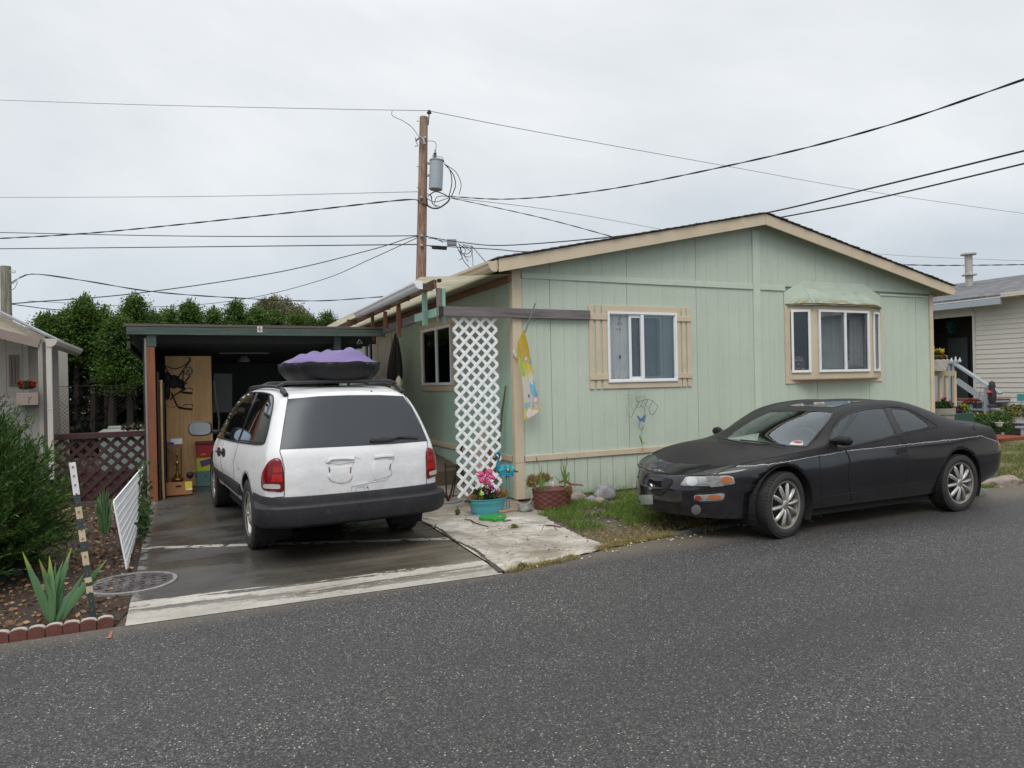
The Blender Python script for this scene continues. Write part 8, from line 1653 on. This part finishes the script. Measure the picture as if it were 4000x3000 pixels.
mb.add(vs,[(i*seg+k,i*seg+(k+1)%seg,(i+1)*seg+(k+1)%seg,(i+1)*seg+k)for i in range(lv-1)for k in range(seg)]);mb.build('canopy',pm('umbrella_cloth',(.035,.035,.037),.8),UM,smooth=True);mb=MB();mb.tube([(q.x,q.y,0),(q.x,q.y,q.z+.05)],.02,8);mb.build('pole',M_galv,UM,smooth=True)
M_crm=pm('cream_post',(.50,.47,.34),.6)
for i,(x,y,w,lb)in enumerate(((1078,1252,.055,'taller cream post with pointed finial beside the side door'),(1005,1345,.045,'shorter cream post with pointed finial beside the side door'))):
 q=S(*cP(x,y),v=-.75);mb=MB();mb.box(q.x-w,q.x+w,q.y-w,q.y+w,0,q.z-.22);mb.lathe([(w*1.1,0),(w*.7,.02),(w*.8,.04),(w*1.05,.10),(w*.85,.15),(w*.3,.20),(0,.215)],c=(q.x,q.y,q.z-.22),seg=14);tag(mb.build('finial_post',M_crm,smooth=True,angle=30),lb,'post')
cF=mk(1980,1250,4.047);WSK=T('hanging_flag','yellow pastel-patterned garden flag drooping from a grey pole at the house corner','flag',tuple(W(*cF(150,560),v=-.06)))
mb=MB();a,b=W(*c4(1400,440),v=-.36),W(*cF(150,580),v=-.06);mb.tube([b,a],.009,8);mb.ell(a,.012);mb.build('pole',M_galv,WSK,smooth=True)
mb=MB();mb.tube([W(*cF(105,475),v=-.05),W(*cF(115,540),v=-.06),W(*cF(150,600),v=-.07)],[.014,.018,.012],8);mb.tube([W(*cF(150,600),v=-.07),W(*cF(158,430),v=-.1)],.016,8);mb.build('bracket',pm('flaked_white',(.62,.60,.55),.7,var=.3,scale=40,dirt=(.25,.14,.1)),WSK,smooth=True)
def fyf(px,py):
 u=(px-1980-40)*.16-(py-1250)*.03;return-.20+.022*math.sin(u)+.006*math.sin(u*2.3+1)-.10*max(0,(1400-py))/140
Lft=[(265,155),(225,225),(185,320),(165,400),(160,520),(190,700),(235,900),(255,1100),(262,1300),(265,1575)];Rgt=[(275,160),(295,240),(320,330),(345,440),(370,580),(400,740),(435,930),(480,1150),(515,1300),(545,1420)]
vs=[];nu,nv=22,60
for j in range(nv+1):
 t=j/nv*(len(Lft)-1);k=min(int(t),len(Lft)-2);f=t-k;l=[Lft[k][m]*(1-f)+Lft[k+1][m]*f for m in(0,1)];r=[Rgt[k][m]*(1-f)+Rgt[k+1][m]*f for m in(0,1)]
 for i in range(nu+1):s=i/nu;x,y=cF(l[0]*(1-s)+r[0]*s,l[1]*(1-s)+r[1]*s+10*math.sin(s*9)*(j==nv));vs.append(W(x,y,v=fyf(x,y)))
fs=[(j*(nu+1)+i,j*(nu+1)+i+1,(j+1)*(nu+1)+i+1,(j+1)*(nu+1)+i)for j in range(nv)for i in range(nu)]
m_,t_n,b_n=newmat('flag_cloth');X_,Y_,Z_=axis_xyz(t_n);w_n=nnoise(t_n,ncoord(t_n),9,3);zz_=nmath(t_n,'ADD',Z_,nmath(t_n,'MULTIPLY',w_n,.12));c_n=nramp(t_n,nrange(t_n,zz_,1.15,2.25),[(.0,(.70,.58,.20)),(.20,(.72,.66,.62)),(.42,(.72,.70,.60)),(.52,(.74,.60,.14)),(1.0,(.76,.52,.07))]);t_n.links.new(c_n,b_n.inputs['Base Color']);b_n.inputs['Roughness'].default_value=.8
tl=t_n.nodes.new('ShaderNodeBsdfTranslucent');t_n.links.new(c_n,tl.inputs[0]);ms=t_n.nodes.new('ShaderNodeMixShader');ms.inputs[0].default_value=.3;o_n=next(n for n in t_n.nodes if n.type=='OUTPUT_MATERIAL');t_n.links.new(b_n.outputs[0],ms.inputs[1]);t_n.links.new(tl.outputs[0],ms.inputs[2]);t_n.links.new(ms.outputs[0],o_n.inputs[0])
mb=MB();mb.add(vs,fs);fc=mb.build('cloth',m_,WSK,smooth=True,recalc=False)
def fpatch(pts,mat,off,nm,sm=True):
 P=smoothpoly([cF(*p)for p in pts],3)if sm else[cF(*p)for p in pts];bm=bmesh.new();f=bm.faces.new([bm.verts.new((x,y,0))for x,y in P]);x0=min(p[0]for p in P);x1=max(p[0]for p in P);g=x0+3
 while g<x1:bmesh.ops.bisect_plane(bm,geom=bm.verts[:]+bm.edges[:]+bm.faces[:],plane_co=(g,0,0),plane_no=(1,0,0));g+=3
 for v in bm.verts:v.co=W(v.co.x,v.co.y,v=fyf(v.co.x,v.co.y)-off)
 me=bpy.data.meshes.new(nm);bm.to_mesh(me);bm.free();me.materials.append(mat);o=bpy.data.objects.new(nm,me);COL.objects.link(o);adopt(o,fc)
M_fg=pm('flag_green',(.25,.50,.10),.8);M_fb=pm('flag_blue',(.20,.48,.62),.8);M_fw=pm('flag_pale',(.74,.64,.62),.8);M_fo=pm('flag_outline',(.40,.12,.12),.8);M_fv=pm('flag_violet',(.12,.06,.30),.8)
def star(cx,cy,r,rot=0):return[(cx+(r if k%2==0 else r*.48)*math.sin(k*math.pi/5+rot),cy-(r if k%2==0 else r*.48)*math.cos(k*math.pi/5+rot)*1.25)for k in range(10)]
fpatch([(215,620),(245,612),(268,680),(290,850),(270,880),(240,870),(215,740)],M_fg,.0035,'green_patch')
for cx,cy,r,ro in((300,612,40,.15),(462,1262,52,.1)):fpatch(star(cx,cy,r+6,ro),M_fo,.0035,'star_outline',False);fpatch(star(cx,cy,r,ro),M_fw,.0055,'star',False)
fpatch([(350,650),(368,612),(384,640),(375,700),(355,700)],M_fb,.0035,'blue_patch');fpatch([(362,990),(410,960),(440,990),(450,1080),(490,1190),(430,1210),(385,1150)],M_fb,.0035,'blue_patch');fpatch([(285,1310),(380,1295),(330,1390),(290,1395)],M_fb,.0035,'blue_patch',False);fpatch([(405,1295),(428,1292),(436,1375),(405,1378)],M_fb,.0035,'blue_patch',False);fpatch([(335,1190),(350,1172),(368,1220),(345,1222)],M_fv,.0035,'violet_dot');fpatch([(375,960),(392,920),(400,960),(412,1015),(388,1015)],M_fw,.006,'pale_patch');fpatch([(300,1480),(350,1390),(400,1420),(520,1440),(400,1520),(330,1560)],M_fw,.0035,'pale_patch',False)
cO=mk(2400,1500,5.528);oq=lambda x,y,v=-.06:W(*cO(x,y),v=v)
SB=T('scroll_bracket','mint green wrought scroll bracket mounted under the front window','bracket',tuple(oq(505,300)));mb=MB();M_scr=pm('mint_iron',(.34,.44,.36),.6)
for P in([(430,100),(470,70),(490,100),(500,130),(520,100),(545,70),(570,95)],[(300,250),(340,300),(380,260),(350,225),(330,250)],[(300,250),(295,180),(340,150),(420,165),(500,135),(580,155),(650,120),(710,160),(720,220),(680,270),(630,240),(650,195),(680,215)],[(340,300),(400,270),(500,243),(600,250),(680,300),(730,370)],[(345,305),(270,420),(270,600),(330,715)],[(365,300),(375,500),(420,565)],[(460,260),(465,440),(520,512)],[(640,270),(655,420),(740,540)]):mb.tube(spline([oq(*p)for p in P],5),.0032,5)
mb.add([oq(485,250,-.03),oq(545,250,-.03),oq(545,370,-.03),oq(485,370,-.03)],[(0,1,2,3)]);mb.build('scrollwork',M_scr,SB,smooth=True)
mb=MB()
for P in([(330,720),(375,700),(440,560),(520,420),(620,350),(720,335),(830,370),(900,440),(932,500),(850,650),(810,660),(760,620),(745,560)],[(440,560),(490,470),(530,410)],[(520,512),(570,480),(625,355)],[(650,495),(720,345)],[(740,540),(820,375)]):mb.tube(spline([oq(*p,-.10)for p in P],5),.0030,5)
mb.build('hanger_arms',M_blackpl,SB,smooth=True)
BF=T('butterfly_hook','small blue metal butterfly on an S-shaped hook below the scroll bracket','butterfly ornament',tuple(oq(590,750,-.1)));mb=MB();mb.tube(spline([oq(*p,-.10)for p in((580,480),(630,505),(655,580),(630,660),(590,750),(545,850),(530,920),(570,985),(615,970),(630,915))],5),.0028,5);mb.ell(oq(592,770,-.11),(.006,.005,.016));mb.build('hook',M_blackpl,BF,smooth=True)
for P in([(585,760),(500,680),(490,700),(540,800),(560,835)],[(600,750),(660,660),(680,670),(660,790),(640,835),(605,800)]):mb=MB();q=[oq(*p,-.112)for p in smoothpoly(P,3)];n=len(q);mb.add(q+[p+Vector((0,.003,0))for p in q],[tuple(range(n)),tuple(range(n,2*n))[::-1]]+[(k,(k+1)%n,n+(k+1)%n,n+k)for k in range(n)]);mb.build('wing',pm('butterfly_blue',(.10,.19,.36),.5),BF)
FR=T('frog_charm','little green climbing frog charm with a red bell hanging from the butterfly hook','frog ornament',tuple(oq(590,1200,-.1)));mb=MB();mb.tube(spline([oq(*p,-.10)for p in((545,1140),(560,1160),(575,1200),(592,1250),(598,1275))],4),[.007]*4+[.010]*4+[.011]*5+[.008]*4,8);mb.ell(oq(552,1128,-.10),(.011,.010,.010));mb.tube([oq(560,1140,-.1),oq(578,1090,-.1)],.003,5);mb.tube([oq(598,1260,-.1),oq(628,1250,-.1),oq(640,1305,-.1)],[.006,.004,.004],6);mb.tube([oq(592,1265,-.1),oq(588,1325,-.1)],[.006,.004],6);mb.build('body',pm('frog_green',(.10,.26,.04),.4,var=.3,scale=60),FR,smooth=True)
mb=MB();mb.tube([oq(580,985,-.1),oq(582,1090,-.1)],.0014,4);mb.tube([oq(600,1320,-.1),oq(604,1400,-.1)],.0014,4);mb.build('cord',M_blackpl,FR);mb=MB();q=oq(606,1435,-.1);mb.lathe([(.012,-.012),(.010,.004),(.004,.012),(0,.013)],c=tuple(q),seg=12);mb.build('bell',pm('red_bell',(.45,.06,.07),.4),FR,smooth=True)
bq=lambda x,y,v=.02:W(*c7(x,y),v=v)
TD=T('hanging_bear','small cream toy bear in a pink top hanging inside the front window','toy bear',tuple(bq(700,470)));mb=MB()
for c,r in(((700,405),(.020,.017,.018)),((690,480),(.022,.016,.026)),((672,560),(.011,.010,.022)),((722,560),(.011,.010,.022)),((648,480),(.014,.008,.010)),((742,475),(.012,.008,.012)),((683,385),(.007,.005,.007)),((718,385),(.007,.005,.007)),((665,575),(.012,.010,.008)),((725,580),(.012,.010,.008))):mb.ell(bq(*c),r)
mb.build('body',pm('cream_plush',(.60,.48,.33),.9,bump=.5),TD,smooth=True);mb=MB();mb.ell(bq(705,450,.014),(.024,.014,.014));mb.build('pink_top',pm('pink_cloth',(.60,.36,.34),.9),TD,smooth=True);mb=MB();mb.tube([bq(705,330),bq(705,395)],.0012,4);mb.build('string',M_blackpl,TD)
mb=MB()
for P in([(700,1005),(685,975),(715,1000)],[(718,1005),(735,970),(725,1010)],[(700,1000),(730,1000),(725,1040),(705,1040)],[(705,1050),(735,1050),(720,1035)]):q=[bq(*p,-.0235)for p in P];n=len(q);mb.add(q+[p+Vector((0,.001,0))for p in q],[tuple(range(n)),tuple(range(n,2*n))[::-1]])
tag(mb.build('bird_sticker',pm('sticker_dark',(.06,.04,.03),.6)),'tiny dark bird sticker on the left pane of the front window','sticker')
cS2=mk(3060,1370,18.43);ps=(A1-A0).normalized();nn=Vector((ps.y,-ps.x,0));nn=nn if nn.y<0 else-nn
def fac(x,y,off):
 p0=A0+nn*off;d=ray(*cS2(x,y));t=(p0-CAM).dot(nn)/d.dot(nn);return CAM+d*t
SG_=T('window_sign','small red printed sign standing inside the left facet of the bay window','sign',tuple(fac(1120,1350,-.02)))
def flat(P,off,name,mat,par):q=[fac(x,y,off)for x,y in P];n=len(q);mb=MB();mb.add(q+[p-nn*.002 for p in q],[tuple(range(n)),tuple(range(n,2*n))[::-1]]+[(k,(k+1)%n,n+(k+1)%n,n+k)for k in range(n)]);return mb.build(name,mat,par)
bd_=flat([(760,420),(960,405),(1220,405),(1470,425),(1510,900),(1560,1380),(780,1380),(760,900)],-.020,'board',pm('sign_red',(.30,.025,.06),.5),SG_)
flat([(850,580),(1370,575),(1385,745),(1110,725),(865,750)],-.0165,'caption_band',pm('sign_white',(.62,.60,.58),.6),bd_);flat([(900,620),(1320,615),(1325,680),(905,685)],-.0145,'caption_line',pm('sign_dark_teal',(.08,.13,.13),.6),bd_);flat([(985,430),(1210,430),(1205,510),(995,510)],-.0165,'top_line',pm('sign_pink_white',(.60,.42,.44),.6),bd_);flat(smoothpoly([(860,850),(1110,760),(1370,840),(1380,1000),(1290,1170),(930,1170),(870,1050)],2),-.0165,'picture',pm('sign_dark',(.07,.07,.075),.6),bd_)
flat([(1095,850),(1115,850),(1130,930),(1220,1010),(1200,1070),(1110,960),(1030,1050),(1000,1020),(1085,930)],-.0145,'arch_mark',pm('sign_cream',(.50,.47,.36),.6),bd_);flat([(900,1225),(1250,1215),(1250,1280),(900,1285)],-.0165,'lower_line',pm('sign_peach',(.58,.36,.28),.6),bd_);flat(smoothpoly([(1340,1290),(1420,1230),(1530,1270),(1530,1340),(1400,1360)],2),-.0145,'yellow_spot',pm('yellow_spot',(.50,.52,.10),.4),bd_)
a_,b_=W(*c8(280,1130),v=-.02),W(*c8(335,900),v=-.02)
q=A0.lerp(A1,.45)+Vector((.06,.14,0));q.z=1.72;flowers('window_plant','dark leafy houseplant behind the left facet of the bay window','plant',q,(.10,.05,.26),260,leafmat('house_plant',(.03,.05,.02),(.16,.18,.08)),M_g2,0,.03,.07)
q=W(*c8(820,1100),v=-.15);q.y=-.12;flowers('sill_plants','dry little plants along the sill of the bay window','plant',Vector((6.0,-.14,1.60)),(.24,.02,.06),200,leafmat('sill_leaf',(.05,.05,.03),(.25,.22,.12)),M_yelf,0,.03,.04)
